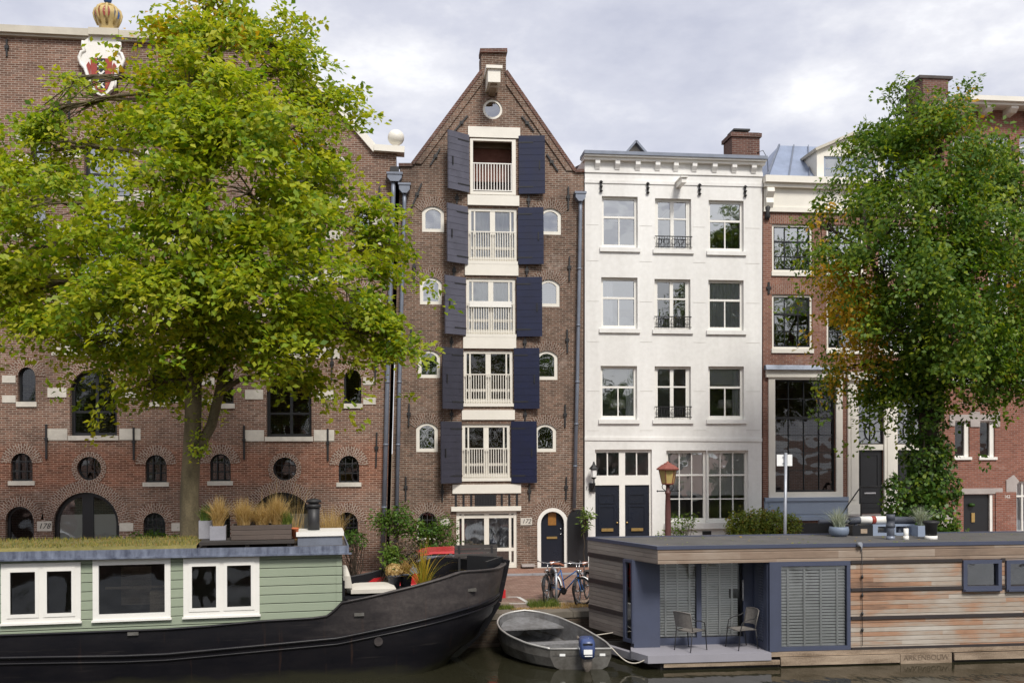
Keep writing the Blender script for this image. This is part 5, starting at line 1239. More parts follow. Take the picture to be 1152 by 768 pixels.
# wooden planter box
a, c = BO.at(260, 600, .35), BO.at(328, 600, .35); zt_p = BO.at(294, 590.5, .35).z
pw = boat_thing('planter', BO, (a.x + c.x) / 2, .6, zpl + .005, 'long dark weathered wooden planter of golden grass on the barge roof', 'planter'); hw = (c.x - a.x) / 2; hp = zt_p - zpl
b = MB(); b.prism([(-hw, -.25), (hw, -.25), (hw, .25), (-hw, .25)], lambda u, v, q: (u, v, q), 0, hp, 0, [[(-hw + .04, -.21), (hw - .04, -.21), (hw - .04, .21), (-hw + .04, .21)]]); b.build('box', M['wood_old'], pw, True)
b = MB(); b.box(-hw + .035, hw - .035, -.215, .215, .02, hp - .05); b.build('soil', M['soil'], pw, True)
PL_W = (pw, hw, hp)
PL_G = []
for (u, v, top, lab) in ((223.5, 238, 586, 'taller pale grey cube planter behind the tree trunk on the barge roof'), (236, 254, 592, 'grey cube planter of golden grass beside the dark wooden planter')):
    t0 = .9 if u < 230 else .5
    a, c = BO.at(u, 600, t0), BO.at(v, 600, t0); zz = BO.at(u, top, t0).z; hw = (c.x - a.x) / 2
    o = boat_thing('planter', BO, (a.x + c.x) / 2, t0 + hw, zpl + .005, lab, 'planter'); hp = zz - zpl
    b = MB(); b.prism([(-hw, -hw), (hw, -hw), (hw, hw), (-hw, hw)], lambda u, v, q: (u, v, q), 0, hp, 0, [[(-hw + .03, -hw + .03), (hw - .03, -hw + .03), (hw - .03, hw - .03), (-hw + .03, hw - .03)]]); b.build('box', M['planter_grey'], o, True)
    b = MB(); b.box(-hw + .025, hw - .025, -hw + .025, hw - .025, .02, hp - .04); b.build('soil', M['soil'], o, True); PL_G.append((o, hw, hp))
def pot(name, fr, x, t, z, r, h, mat, label, cat='pot'):
    o = boat_thing(name, fr, x, t, z, label, cat)
    b = MB(); b.lathe([(r * .72, 0), (r * .95, h * .86), (r * 1.06, h * .86), (r * 1.06, h), (r * .92, h), (r * .88, h * .8)], (0, 0, 0), 18); b.build('pot_body', mat, o, True)
    return o
q = BO.at(331.5, 600, .5); TPOT = pot('flower_pot', BO, q.x, .5, zpl + .01, .085, .22, M['terracotta'], 'small terracotta pot at the right end of the wooden planter')

# ---- seating on the bow deck
DZ_ = 1.33
q = BO.at(410, 655, .75); so = boat_thing('outdoor_sofa', BO, .62, 1.1, DZ_, 'black framed outdoor lounge seat with white cushions on the barge bow deck', 'sofa')
b = MB(); b.box(-.55, .55, -.5, .5, .22, .28)
for x in (-.5, .5):
    for y in (-.45, .45): b.box(x - .03, x + .03, y - .03, y + .03, 0, .22)
b.box(-.58, -.53, -.5, .5, .0, .62); b.build('frame', M['black'], so, True)
def cushion(name, x0, x1, y0, y1, z0, z1, par, tilt=0):
    b = MB(); nx = 8; ny = 8
    def pt(u, v, w):
        e = (1 - abs(2 * u - 1) ** 6) * (1 - abs(2 * v - 1) ** 6); h = (z1 - z0) / 2
        zz = (z0 + z1) / 2 + w * h * (.45 + .55 * e); x = x0 + (x1 - x0) * u; y = y0 + (y1 - y0) * v
        return V((x + tilt * (zz - z0), y, zz))
    for w in (-1, 1):
        pts = [pt(i / nx, j / ny, w) for i in range(nx + 1) for j in range(ny + 1)]
        b.add(pts, [(i * (ny + 1) + j, (i + 1) * (ny + 1) + j, (i + 1) * (ny + 1) + j + 1, i * (ny + 1) + j + 1) for i in range(nx) for j in range(ny)], 0, True)
    ring = [(i / nx, 0) for i in range(nx)] + [(1, j / ny) for j in range(ny)] + [(1 - i / nx, 1) for i in range(nx)] + [(0, 1 - j / ny) for j in range(ny)]
    for k in range(len(ring)):
        a, c = ring[k], ring[(k + 1) % len(ring)]; b.quad(pt(*a, -1), pt(*c, -1), pt(*c, 1), pt(*a, 1))
    return b.build(name, M['cushion'], par, True)
cushion('seat_cushion', -.4, .55, -.48, .48, .28, .46, so)
bk = cushion('back_cushion', -.5, -.34, -.48, .48, .3, .86, so, -.18)
sx_ = lambda px, t: BO.at(px, 650, t).x
tb = boat_thing('side_table', BO, sx_(450, 1.35), 1.35, DZ_, 'low black slatted table with two grey pots on the barge deck', 'table')
b = MB()
for k in range(6): b.box(-.42, .42, -.3 + k * .1, -.3 + k * .1 + .085, .3, .33)
for x in (-.38, .38):
    for y in (-.26, .26): b.box(x - .025, x + .025, y - .025, y + .025, 0, .3)
b.build('frame', M['black'], tb, True)
POT1 = pot('plant_pot', BO, sx_(443.5, 1.3), 1.3, DZ_ + .335, .155, .29, M['pot_dark'], 'left dark grey pot with dried yellow flower ball on the deck table')
POT2 = pot('plant_pot', BO, sx_(456.5, 1.5), 1.5, DZ_ + .335, .155, .29, M['pot_dark'], 'right dark grey pot with rusty orange plant on the deck table')
POT3 = pot('plant_pot', BO, sx_(476, 1.1), 1.1, DZ_ - .08 + .0, .2, .22, M['terracotta'], 'terracotta pot with tall yellow palm on the barge bow deck')
a, c = BO.at(511, 620, 2.5), BO.at(559, 620, 2.5)
bn = boat_thing('slatted_bench', BO, (a.x + c.x) / 2, 2.5, DZ_, 'black slatted bench standing at the far side of the barge bow', 'bench'); hw = (c.x - a.x) / 2
zb0, zb1 = BO.at(535, 626, 2.5).z - DZ_, BO.at(535, 612.5, 2.5).z - DZ_
for k in range(3):
    h = (zb1 - zb0) / 3; MB().hexa([(x + (z - zb0) * .06, y + (z - zb0) * .2, z) for z in (zb0 + k * h, zb0 + k * h + h * .95) for y in (-.015, .015) for x in (-hw, hw)]).build('back_slat', M['plank_dark'], bn, True)
for k in range(3): MB().box(-hw, hw, -.45 + k * .14, -.45 + k * .14 + .12, .44, .47).build('seat_slat', M['plank_dark'], bn, True)
for x in (-hw + .12, hw - .12):
    b = MB(); b.bar((x, -.4, 0), (x, -.4, .44), .05, .05); b.bar((x, .0, 0), (x, .03, zb1 - .02), .05, .05); b.bar((x, -.42, .42), (x, .02, .42), .05, .04); b.build('leg', M['iron'], bn, True)

# ================================================================ timber houseboat
p = atZ(740, 618, 1.80)
HO = Frame((p.x, p.y, WATER), R(-.4))
hb_ = empty('houseboat', HO.O, 'flat roofed houseboat clad in weathered cedar boards with slate grey window frames', 'houseboat', rz=HO.a)
ZR = 1.80 - WATER; far = HO.atz(661, 607, ZR + .0); SR = HO.at(1152, 640, 0).x + 3.2
TB = far.y
print('houseboat', far, SR)
ZD = .32
sF, tF = far.x + .02, TB - .05
# end wall runs from the far corner to the column by the terrace
tN = .8; N_ = HO.at(706, 660, tN); sN = HO.ats(706, 660, sF + (0 - sF) * .6).x
sN = sF + (-.05 - sF) * (TB - .75) / TB; tN = .75
def wallfn(p0, p1):
    d = (V((p1[0], p1[1], 0)) - V((p0[0], p0[1], 0))); L = d.length; d.normalize(); n = V((-d.y, d.x, 0))
    return L, (lambda u, v, q: V((p0[0], p0[1], 0)) + d * u + n * q + V((0, 0, v)))
L_, wf = wallfn((sF, tF), (sN, tN))
u_win = L_ * .80
b = MB(); b.prism([(0, .5), (L_ * .80, .5), (L_ * .80, ZR - .3), (0, ZR - .3)], wf, -.0, .06); b.build('end_wall', M['cedar_grey'], hb_, True)
zb_ = [1.47 - WATER, .87 - WATER, .25 - WATER, -.42 - WATER]
for z in zb_[:3]: b = MB(); b.prism([(0, z - .05), (L_ * .80, z - .05), (L_ * .80, z + .05), (0, z + .05)], wf, -.025, .01); b.build('band_board', M['band'], hb_, True)
b = MB(); b.prism([(L_ * .80, .42), (L_, .42), (L_, ZR - .3), (L_ * .80, ZR - .3)], wf, -.03, .05, 0, [[(L_ * .85, .5), (L_ * .97, .5), (L_ * .97, ZR - .36), (L_ * .85, ZR - .36)]]); w = b.build('end_window', M['anthracite'], hb_, True)
b = MB(); b.add([wf(u, v, 0) for u, v in ((L_ * .84, .45), (L_ * .98, .45), (L_ * .98, ZR - .32), (L_ * .84, ZR - .32))], ((0, 1, 2, 3),)); b.build('glass', M['glass'], w, True)
# red curtain just inside the slit window
b = MB(); b.prism([(L_ * .86, 1.55), (L_ * .99, 1.55), (L_ * .99, ZR - .34), (L_ * .86, ZR - .34)], wf, .07, .08); b.build('curtain', M['crest_red'], w, True)
# terrace: column, glazing, return wall
TG = .95
xg0 = HO.at(740, 680, TG).x; xg1 = HO.at(850, 680, TG).x; xr = HO.at(865.5, 680, 0).x
b = MB(); b.box(sN + .01, xg0 + .0, TG - .2, TG + .1, ZD, ZR - .3); b.build('corner_column', M['anthracite'], hb_, True)
xm0, xm1 = HO.at(783.5, 680, TG).x, HO.at(789, 680, TG).x; zg0 = ZD + .1; zg1 = ZR - .38
b = MB(); b.prism([(xg0, ZD), (xg1, ZD), (xg1, ZR - .3), (xg0, ZR - .3)], fn, TG - .02, TG + .07, 0, [[(xg0 + .03, zg0 + .06), (xm0, zg0 + .06), (xm0, zg1), (xg0 + .03, zg1)], [(xm1, zg0 + .06), (HO.at(836, 680, TG).x, zg0 + .06), (HO.at(836, 680, TG).x, zg1), (xm1, zg1)]]); tw = b.build('terrace_window', M['anthracite'], hb_, True)
b = MB(); b.pane(xg0 + .01, HO.at(837, 680, TG).x, TG + .02, zg0, zg1 + .05); b.build('glass', M['glass_clear'], tw, True)
def blinds(parent, x0, x1, z0, z1, t, tapes=3, pitch=.06, gap=None):
    b = MB(); z = z0
    while z < z1:
        x1_ = x1 if not (gap and gap[0] < z < gap[1]) else gap[2]
        b.hexa([(x, t + y * .5, z + dz + y * .78 * pitch / .06) for dz in (0, .006) for y in (-.0255, .0255) for x in (x0, x1_)]); z += pitch
    for k in range(tapes):
        x = x0 + (x1 - x0) * (k + .5) / tapes; b.box(x - .022, x + .022, t - .034, t - .028, z0, z1)
    b.box(x0, x1, t - .03, t + .03, z1, z1 + .05)
    return b.build('blind', M['slat'], parent, True)
blinds(tw, xg0 + .05, xm0 - .01, zg0 + .1, zg1 - .05, TG + .075, 3, .062); xd1 = HO.at(831, 680, TG).x
blinds(tw, xm1 + .01, xd1, zg0 + .1, zg1 - .05, TG + .075, 3, .052, (1.35, 1.55, xd1 - .2))
b = MB(); b.box(xd1 + .06, xd1 + .09, TG - .09, TG - .06, 1.3, 1.75)
for z in (1.33, 1.72): b.box(xd1 + .06, xd1 + .09, TG - .09, TG - .02, z - .015, z + .015)
b.build('handle', M['chrome'], tw, True)
# return wall with its own narrow window
b = MB(); f2 = lambda u, v, q: (q, u, v)
b.prism([(.06, ZD), (TG, ZD), (TG, ZR - .3), (.06, ZR - .3)], f2, xr - .03, xr + .05, 0, [[(.28, zg0 + .05), (TG - .12, zg0 + .05), (TG - .12, zg1), (.28, zg1)]]); rw = b.build('return_window', M['anthracite'], hb_, True)
b = MB(); b.quad((xr, .27, zg0), (xr, TG - .1, zg0), (xr, TG - .1, zg1 + .03), (xr, .27, zg1 + .03)); b.build('glass', M['glass_dark'], rw, True)
b = MB(); z = zg0 + .1
while z < zg1 - .05: b.box(xr + .06, xr + .11, .3, TG - .14, z, z + .006); z += .06
b.build('blind', M['slat'], rw, True)
# big window and its post
xa, xb, xc = HO.at(865.5, 680, 0).x, HO.at(875.5, 680, 0).x, HO.at(957, 680, 0).x
zw0, zw1 = HO.at(915, 733, 0).z, HO.at(915, 631, 0).z
b = MB(); b.prism([(xa, ZD), (xc, ZD), (xc, zw1), (xa, zw1)], fn, .0, .12, 0, [[(xb + .07, zw0 + .12), (xc - .08, zw0 + .12), (xc - .08, zw1 - .1), (xb + .07, zw1 - .1)]]); b.box(xa, xb, -.03, .0, ZD, zw1); bw_ = b.build('window', M['anthracite'], hb_, True)
b = MB(); b.pane(xb, xc - .05, .05, zw0 + .05, zw1 - .05); b.build('glass', M['glass_clear'], bw_, True)
blinds(bw_, xb + .06, xc - .09, zw0 + .14, zw1 - .17, .10, 4, .066)
# clad front
WIN = []
Hh = []
for (u, v) in ((1084, 1125), (1132.5, 1174)):
    p0, p1 = HO.at(u, 664, 0), HO.at(v, 630, 0); WIN.append((p0.x, p1.x, p0.z, p1.z)); Hh.append([(p0.x, p0.z), (p1.x, p0.z), (p1.x, p1.z), (p0.x, p1.z)])
b = MB(); b.prism([(xc + .004, .24), (SR, .24), (SR, ZR - .3), (xc + .004, ZR - .3)], fn, .02, .1, 0, Hh); b.build('front_wall', M['cedar'], hb_, True)
for z in zb_:
    if z == zb_[0]: segs = [(xc + .01, WIN[0][0] - .03), (WIN[0][1] + .03, WIN[1][0] - .03)]
    elif z == zb_[1]: segs = [(xc + .01, SR)]
    else: segs = [(xc + .01, SR)]
    for s0_, s1_ in segs: b = MB(); b.box(s0_, s1_, -.012, .03, z - .035, z + .035); b.build('band_board', M['band'], hb_, True)
for x0, x1, z0, z1 in WIN:
    b = MB(); b.prism([(x0 - .02, z0 - .02), (x1 + .02, z0 - .02), (x1 + .02, z1 + .02), (x0 - .02, z1 + .02)], fn, -.04, .1, 0, [[(x0 + .07, z0 + .1), (x1 - .06, z0 + .1), (x1 - .06, z1 - .06), (x0 + .07, z1 - .06)]]); b.box(x0, x1, -.08, -.04, z0 - .01, z0 + .03); w = b.build('window', M['anthracite'], hb_, True)
    b = MB(); b.pane(x0, x1, .05, z0, z1); b.build('glass', M['glass'], w, True)
b = MB(); b.box(SR - .08, SR - .002, .101, TB - .081, .24, ZR - .3); b.build('end_wall', M['cedar'], hb_, True)
b = MB(); b.box(sN, SR, TB - .08, TB, .3, ZR - .3); b.box(sN + .3, SR, TG + .6, TB - .081, ZD - .05, ZD); b.box(xr + .05, SR, .11, TG + .6, ZD - .05, ZD); b.build('back_wall', M['room'], hb_, True)
# roof with fascia boards
ov = V((far.x, TB, 0))
def roofpoly(e=0): return [(0 - e, 0 - e), (SR, 0 - e), (SR, TB + e), (far.x - e, TB + e)]
fz = lambda u, v, q: (u, v, q)
b = MB(); b.prism(roofpoly(-.03), fz, ZR - .3, ZR + .02); b.build('roof_core', M['band'], hb_, True)
b = MB(); b.box(0, SR, -.0, .03, ZR - .305, ZR); b.build('fascia', M['cedar_board'], hb_, True)
Lr, rf = wallfn((far.x, TB), (0, 0)); b = MB(); b.prism([(0, ZR - .305), (Lr, ZR - .305), (Lr, ZR), (0, ZR)], rf, -.002, .03); b.build('fascia', M['cedar_grey'], hb_, True)
b = MB(); b.prism(roofpoly(.02), fz, ZR + .001, ZR + .075, 0, [roofpoly(-.06)]); b.build('roof_trim', M['anthracite'], hb_, True)
b = MB(); b.prism(roofpoly(-.055), fz, ZR + .021, ZR + .055); b.build('roof_deck', M['bitumen'], hb_, True)
# terrace deck, float and fender beams
dn = HO.atz(729, 737.5, ZD); df = HO.atz(709, 731, ZD)
b = MB(); b.prism([(dn.x, dn.y), (xa - .002, dn.y), (xa - .002, TG + .1), (sN + .0, TG + .1), (df.x, dn.y + .55)], fz, ZD - .16, ZD); b.build('terrace_deck', M['deckgrey'], hb_, True)
b = MB(); b.prism([(dn.x + .3, -.0), (SR, .0), (SR, TB), (sF, TB), (sN + .1, .8)], fz, -1.2, ZD - .161); b.build('float', M['band'], hb_, True)
b = MB(); b.prism([(0, .08), (L_ * 1.08, .08), (L_ * 1.08, .24), (0, .24)], wf, -.12, .0); b.build('side_ledge', M['deckgrey'], hb_, True)
xq = HO.at(880, 740, -.05).x
b = MB(); b.box(xa, SR, -.03, .02, .215, .31); b.build('fender_beam', M['fender'], hb_, True)
sg = [(dn.x + .35, xa + .2, .06, .15), (xa + .22, HO.at(1012, 745, -.06).x, .03, .205), (HO.at(1012.5, 745, -.06).x, HO.at(1070, 745, -.06).x, .0, .21), (HO.at(1073, 745, -.06).x, SR, .05, .2)]
for i, (u, v, z0, z1) in enumerate(sg): b = MB(); b.box(u, v, -.09, -.031, z0, z1); fb = b.build('fender_beam', M['fender'], hb_, True); 
pz = (sg[2][0] + sg[2][1]) / 2; wp = HO.w(pz, -.094, .125)
carv = text('ARKENBOUW', .165, wp, paint('carved_letter', lin(120, 104, 88), .9, .3, 8), hb_, rz=HO.a)
# roof fittings that belong to the boat
def rz_at(px, py): return HO.atz(px, py, ZR + .055)
def pipe(px, base, top, r, mat, capm, name='vent_pipe', cap='band'):
    q = rz_at(px, base); zt__ = HO.at(px, top, q.y).z; b = MB(); b.tube([(q.x, q.y, q.z - .02), (q.x, q.y, q.z + .08)], r * 1.15, 14); b.tube([(q.x, q.y, q.z), (q.x, q.y, zt__)], r, 14); o = b.build(name, mat, hb_, True)
    b = MB()
    if cap == 'band': b.lathe([(r * 1.2, -.3), (r * 1.2, -.24), (r * 1.04, -.235), (r * 1.04, -.125), (r * 1.12, -.12), (r * 1.12, 0)], (q.x, q.y, zt__), 14)
    elif cap == 'bell': b.lathe([(r * 1.02, -.35), (r * 1.1, -.1), (r * 1.5, -.04), (r * 1.5, .0), (r * .8, .02)], (q.x, q.y, zt__), 12)
    else: b.lathe([(r * .6, -.25), (r * 1.1, -.2), (r * .5, -.05), (r * .3, .04)], (q.x, q.y, zt__), 10)
    b.build('pipe_cap', capm, o, True); return o
pipe(1002, 606.5, 578, .085, M['zinc'], M['pot_dark']); pipe(1019.3, 606.5, 594, .055, M['white'], M['iron'], cap='small'); pipe(1047.5, 606, 586, .12, M['white'], M['iron'], cap='bell')
q = rz_at(1000, 603); z0 = q.z
q0_, q1_ = HO.at(956, 586, q.y + .3), HO.at(1029, 586, q.y + .3)
b = MB(); t_ = q.y + .3; zz = HO.at(990, 584.5, t_).z; xa_, xb_ = HO.at(967, 585, t_).x, HO.at(998, 585, t_).x
b.tube([(HO.at(921, 588, t_).x, t_, zz - .03), (HO.at(955, 588, t_).x, t_, zz - .03), (xa_, t_, zz)], .05, 10); b.tube([(HO.at(955, 588, t_).x, t_, zz - .03), (xa_, t_, zz), (xb_, t_, zz), (q1_.x, t_, zz - .02)], .085, 12)
for x in (xa_ - .1, xb_ + .3): b.box(x - .03, x + .03, t_ - .03, t_ + .03, z0 - .02, zz)
du = b.build('vent_duct', M['pot_dark'], hb_, True)
b = MB(); b.tube([(xa_, t_, zz), (xb_, t_, zz)], .092, 14); b.build('duct_sleeve', M['white'], du, True)
xm_ = HO.at(982, 585, t_).x; b = MB(); b.tube([(xm_ - .05, t_, zz), (xm_ + .05, t_, zz)], .096, 14); b.build('red_band', M['crest_red'], du, True)
sk0, sk1 = HO.at(981, 600, t_ - .05).x, HO.at(1028, 600, t_ - .05).x
b = MB(); b.prism([(sk0, z0 - .02), (sk1, z0 - .02), (sk1, zz - .1), (sk0, zz - .1)], fn, t_ - .1, t_ + .6, 0, [[(sk0 + .12, z0 + .06), ((sk0 + sk1) / 2 - .05, z0 + .06), ((sk0 + sk1) / 2 - .05, zz - .15), (sk0 + .12, zz - .15)], [((sk0 + sk1) / 2 + .05, z0 + .06), (sk1 - .12, z0 + .06), (sk1 - .12, zz - .15), ((sk0 + sk1) / 2 + .05, zz - .15)]]); sky_ = b.build('skylight', M['bluegrey'], hb_, True)
b = MB(); b.pane(sk0 + .05, sk1 - .05, t_ + .1, z0, zz - .12); b.build('glass', M['glass'], sky_, True)
k0, k1 = HO.at(957, 600, t_).x, HO.at(980, 600, t_).x; b = MB(); b.box(k0, k1, t_ - .1, t_ + .5, z0 - .02, zz - .12); b.box(k0 + .2, k1 - .15, t_ - .112, t_ - .1, z0 + .06, zz - .2, 1); b.build('vent_box', [M['black'], M['fender']], hb_, True)
# planters on its roof
def roofthing(name, px, base, label, cat): q = rz_at(px, base); return empty(name, HO.w(q.x, q.y, q.z), label, cat, rz=HO.a), q
BOWL, q = roofthing('planter', 943.8, 603, 'round blue grey bowl planter of silver grass on the flat houseboat roof', 'planter')
rr = (HO.at(954.5, 597, q.y).x - HO.at(933.2, 597, q.y).x) / 2; hh_ = HO.at(944, 592, q.y).z - q.z
b = MB(); b.lathe([(rr * .7, 0), (rr * .95, hh_ * .3), (rr, hh_ * .65), (rr * .92, hh_), (rr * .84, hh_), (rr * .84, hh_ * .85)], (0, 0, 0), 20); b.build('bowl', M['pot_blue'], BOWL, True); BOWLD = (rr, hh_)
CUBE, q = roofthing('planter', 1036, 602.5, 'square blue grey cube planter of silver grass on the flat houseboat roof', 'planter')
rr = (HO.at(1043, 597, q.y).x - HO.at(1029, 597, q.y).x) / 2; hh_ = HO.at(1036, 590.5, q.y).z - q.z
b = MB(); b.prism([(-rr, -rr), (rr, -rr), (rr, rr), (-rr, rr)], fz, 0, hh_, 0, [[(-rr + .03, -rr + .03), (rr - .03, -rr + .03), (rr - .03, rr - .03), (-rr + .03, rr - .03)]]); b.build('box', M['bluegrey'], CUBE, True); b = MB(); b.box(-rr + .02, rr - .02, -rr + .02, rr - .02, .02, hh_ - .03); b.build('soil', M['soil'], CUBE, True); CUBED = (rr, hh_)
q = HO.at(967, 616, -.03); b = MB(); b.tube([(q.x - .03, -.02, ZR + .05), (q.x, -.1, ZR + .06)], .05, 10); b.tube([(q.x + .04, -.05, ZR + .03), (q.x + .04, -.03, ZR - .1)], .015, 6); b.build('outdoor_lamp', M['steel'], hb_, True)
b = MB(); b.tube([(q.x + .06, -.02, ZR - .1), (q.x + .06, -.02, .4)], .007, 5)
for z in (1.5, 1.9, 1.1, .75): b.lathe([(.02, -.04), (.03, 0), (.01, .05)], (q.x + .06, -.025, z), 6)
b.build('lamp_chain', M['iron'], hb_, True)
# terrace chairs
def chair(x, t, rz, label):
    o = empty('terrace_chair', HO.w(x, t, ZD), label, 'chair', 'bistro chairs on the houseboat terrace', rz=HO.a + rz)
    r_ = .011
    for s in (-1, 1):
        b = MB(); b.tube([(.24, s * .25, 0), (.19, s * .25, .42), (.15, s * .26, .60), (.0, s * .27, .66), (-.16, s * .27, .68), (-.24, s * .24, .74)], r_, 8); b.build('arm_frame', M['iron'], o, True)
        b = MB(); b.tube([(-.28, s * .22, 0), (-.22, s * .22, .42)], r_, 8); b.build('rear_leg', M['iron'], o, True)
    b = MB(); pts = []; n = 8
    for i in range(n + 1):
        for j in range(n + 1): pts.append((-.22 + .44 * i / n, -.23 + .46 * j / n, .43 - .02 * math.sin(math.pi * i / n) * math.sin(math.pi * j / n)))
    b.add(pts, [(i * (n + 1) + j, (i + 1) * (n + 1) + j, (i + 1) * (n + 1) + j + 1, i * (n + 1) + j + 1) for i in range(n) for j in range(n)], 0, True); b.tube([(-.22, -.23, .43), (.22, -.23, .43), (.22, .23, .43), (-.22, .23, .43)], r_, 6, closed=True); b.build('seat', M['wicker'], o, True)
    b = MB(); pts = []
    for i in range(n + 1):
        a = -1 + 2 * i / n
        for z in (.5, .62, .74, .84): pts.append((-.23 - .05 * (1 - a * a) - (z - .5) * .2, a * .23, z + .02 * (1 - a * a)))
    b.add(pts, [(i * 4 + j, i * 4 + 4 + j, i * 4 + 5 + j, i * 4 + 1 + j) for i in range(n) for j in range(3)], 0, True)
    top = [pts[i * 4 + 3] for i in range(n + 1)]; b.tube([(-.2, -.22, .43)] + top + [(-.2, .22, .43)], r_, 8); b.build('backrest', M['wicker'], o, True)
    return o
q = HO.atz(778, 733, ZD); chair(HO.at(777, 715, .42).x, .42, R(35), 'left wicker bistro chair with dark arms facing right on the houseboat terrace')
chair(HO.at(834, 715, .45).x, .45, R(195), 'right wicker bistro chair with grey woven back against the terrace side window')
# ---------------------------------------------------------------- foliage generators
def rot_frames(n):
    """orthonormal frames whose third axis is n (K,3)"""
    ref = np.where(np.abs(n[:, 2:3]) < .9, np.array([[0, 0, 1.]]), np.array([[1., 0, 0]]))
    x = np.cross(ref, n); x /= np.linalg.norm(x, axis=1, keepdims=True); y = np.cross(n, x)
    return x, y
FREQ = [(RNG.normal(size=3), RNG.uniform(0, 6.28)) for _ in range(10)]
def lumpy(p, sc):
    return sum(np.sin(p @ (f * sc) + ph) for f, ph in FREQ) / len(FREQ) ** .5
def leaf_cloud(lobes, n, size, per=14, disc=.32, thin=.07, gap=-.35, gsc=1.0, shell=2.2, droop=.25, tint=(.5, .17), patches=(), flat=.55, wid=.55, cl=None):
    """lobes: (centre, rx, ry, rz) ellipsoids; leaves sit in small tilted sprays spread through them"""
    vol = np.array([l[1] * l[2] * l[3] for l in lobes]) ** .72; vol /= vol.sum(); K = int(n / per * 1.6); C_ = []; NN = []
    cnt = RNG.multinomial(K, vol)
    for (c, rx, ry, rz), k in zip(lobes, cnt):
        d = RNG.normal(size=(k, 3)); d /= np.linalg.norm(d, axis=1, keepdims=True)
        r = RNG.uniform(0, 1, (k, 1)) ** (1 / 3) ; r = 1 - (1 - r) ** (shell / 1.6) if shell < 1.6 else r ** (1.6 / shell)
        q = d * r; R3 = np.array([list(RT0), [FW.x, FW.y, 0], [0, 0, 1]])
        C_.append(np.array(c) + (q * np.array([rx, ry, rz])) @ R3); NN.append((d * np.array([1, 1, .8])) @ R3)
    P = np.concatenate(C_); D = np.concatenate(NN)
    if cl:      # gather the sprays into clumps along the twigs, with air between them
        nc, sx_, sz_ = cl; pk = []; ow = []; o_ = 0
        for li, k in enumerate(cnt):       # every bough keeps at least a few clumps
            m_ = min(k, max(2, int(round(nc * vol[li])))); pk += list(o_ + RNG.permutation(k)[:m_]); o_ += k
        pick = np.array(pk); a = RNG.integers(0, len(pick), len(P)); w_ = RNG.uniform(.45, 1.35, len(pick))[a][:, None]
        off = RNG.normal(size=(len(P), 3)) * np.array([sx_, sx_, sz_]) * w_; out = D[pick][a]
        off += out * np.abs(RNG.normal(size=(len(P), 1))) * sx_ * .8; off[:, 2] -= .25 * (off[:, 0] ** 2 + off[:, 1] ** 2) / sx_
        P = P[pick][a] + off; D = out + RNG.normal(size=D.shape) * .25
    keep = lumpy(P, gsc) > gap; P, D = P[keep], D[keep]
    if len(P) * per > n: s = RNG.permutation(len(P))[:n // per]; P, D = P[s], D[s]
    K = len(P)
    nz = D * (1 - flat) + np.array([0, 0, 1.]) * flat + RNG.normal(size=(K, 3)) * .25; nz /= np.linalg.norm(nz, axis=1, keepdims=True)
    x, y = rot_frames(nz)
    m = K * per; rep = lambda a: np.repeat(a, per, axis=0)
    ang = RNG.uniform(0, 6.283, m); rad = np.sqrt(RNG.uniform(0, 1, m)) * disc * rep(RNG.uniform(.6, 1.25, K))
    X, Y_, Z = rep(x), rep(y), rep(nz)
    pos_ = rep(P) + X * (np.cos(ang) * rad)[:, None] * 1.2 + Y_ * (np.sin(ang) * rad)[:, None] * .8 + Z * (RNG.normal(size=m) * thin)[:, None]
    pos_[:, 2] -= droop * rad ** 2 / disc
    ln = Z * 1.0 + RNG.normal(size=(m, 3)) * .42; ln /= np.linalg.norm(ln, axis=1, keepdims=True)
    dirv = X * np.cos(ang)[:, None] + Y_ * np.sin(ang)[:, None] + RNG.normal(size=(m, 3)) * .5; dirv[:, 2] -= .3
    dirv -= ln * (dirv * ln).sum(1)[:, None]; dirv /= np.linalg.norm(dirv, axis=1, keepdims=True); sv = np.cross(ln, dirv)
    sz = size * RNG.uniform(.65, 1.3, m)[:, None]
    fold = ln * sz * .12
    v = np.stack([pos_, pos_ + dirv * sz * .5 + sv * sz * wid * .5 + fold, pos_ + dirv * sz, pos_ + dirv * sz * .45 - sv * sz * wid * .5 + fold], axis=1)
    t = np.clip(rep(RNG.normal(tint[0], tint[1] * .7, K)) + RNG.normal(0, tint[1] * .7, m), 0, .89)
    for (c, r_, amt) in patches:
        dd = np.linalg.norm(pos_ - np.array(c), axis=1); hit = (dd < r_) & (RNG.uniform(0, 1, m) < amt * 1.2 * (1 - (dd / r_) ** 2)); t[hit] = RNG.uniform(.9, 1.0, hit.sum())
    return v, t, P
def limb(b, a, c, r0, r1, sag=.0, n=7, jit=.12, seg=7):
    a, c = V(a), V(c); L_ = (c - a).length; path = []
    for k in range(n + 1):
        u = k / n; p = a.lerp(c, u); p.z += sag * L_ * math.sin(math.pi * u)
        if 0 < k < n: p += V((random.gauss(0, 1), random.gauss(0, 1), random.gauss(0, .5))) * jit * L_ / n
        path.append(p)
    b.tube(path, [r0 + (r1 - r0) * (k / n) ** .8 for k in range(n + 1)], seg)
    return path
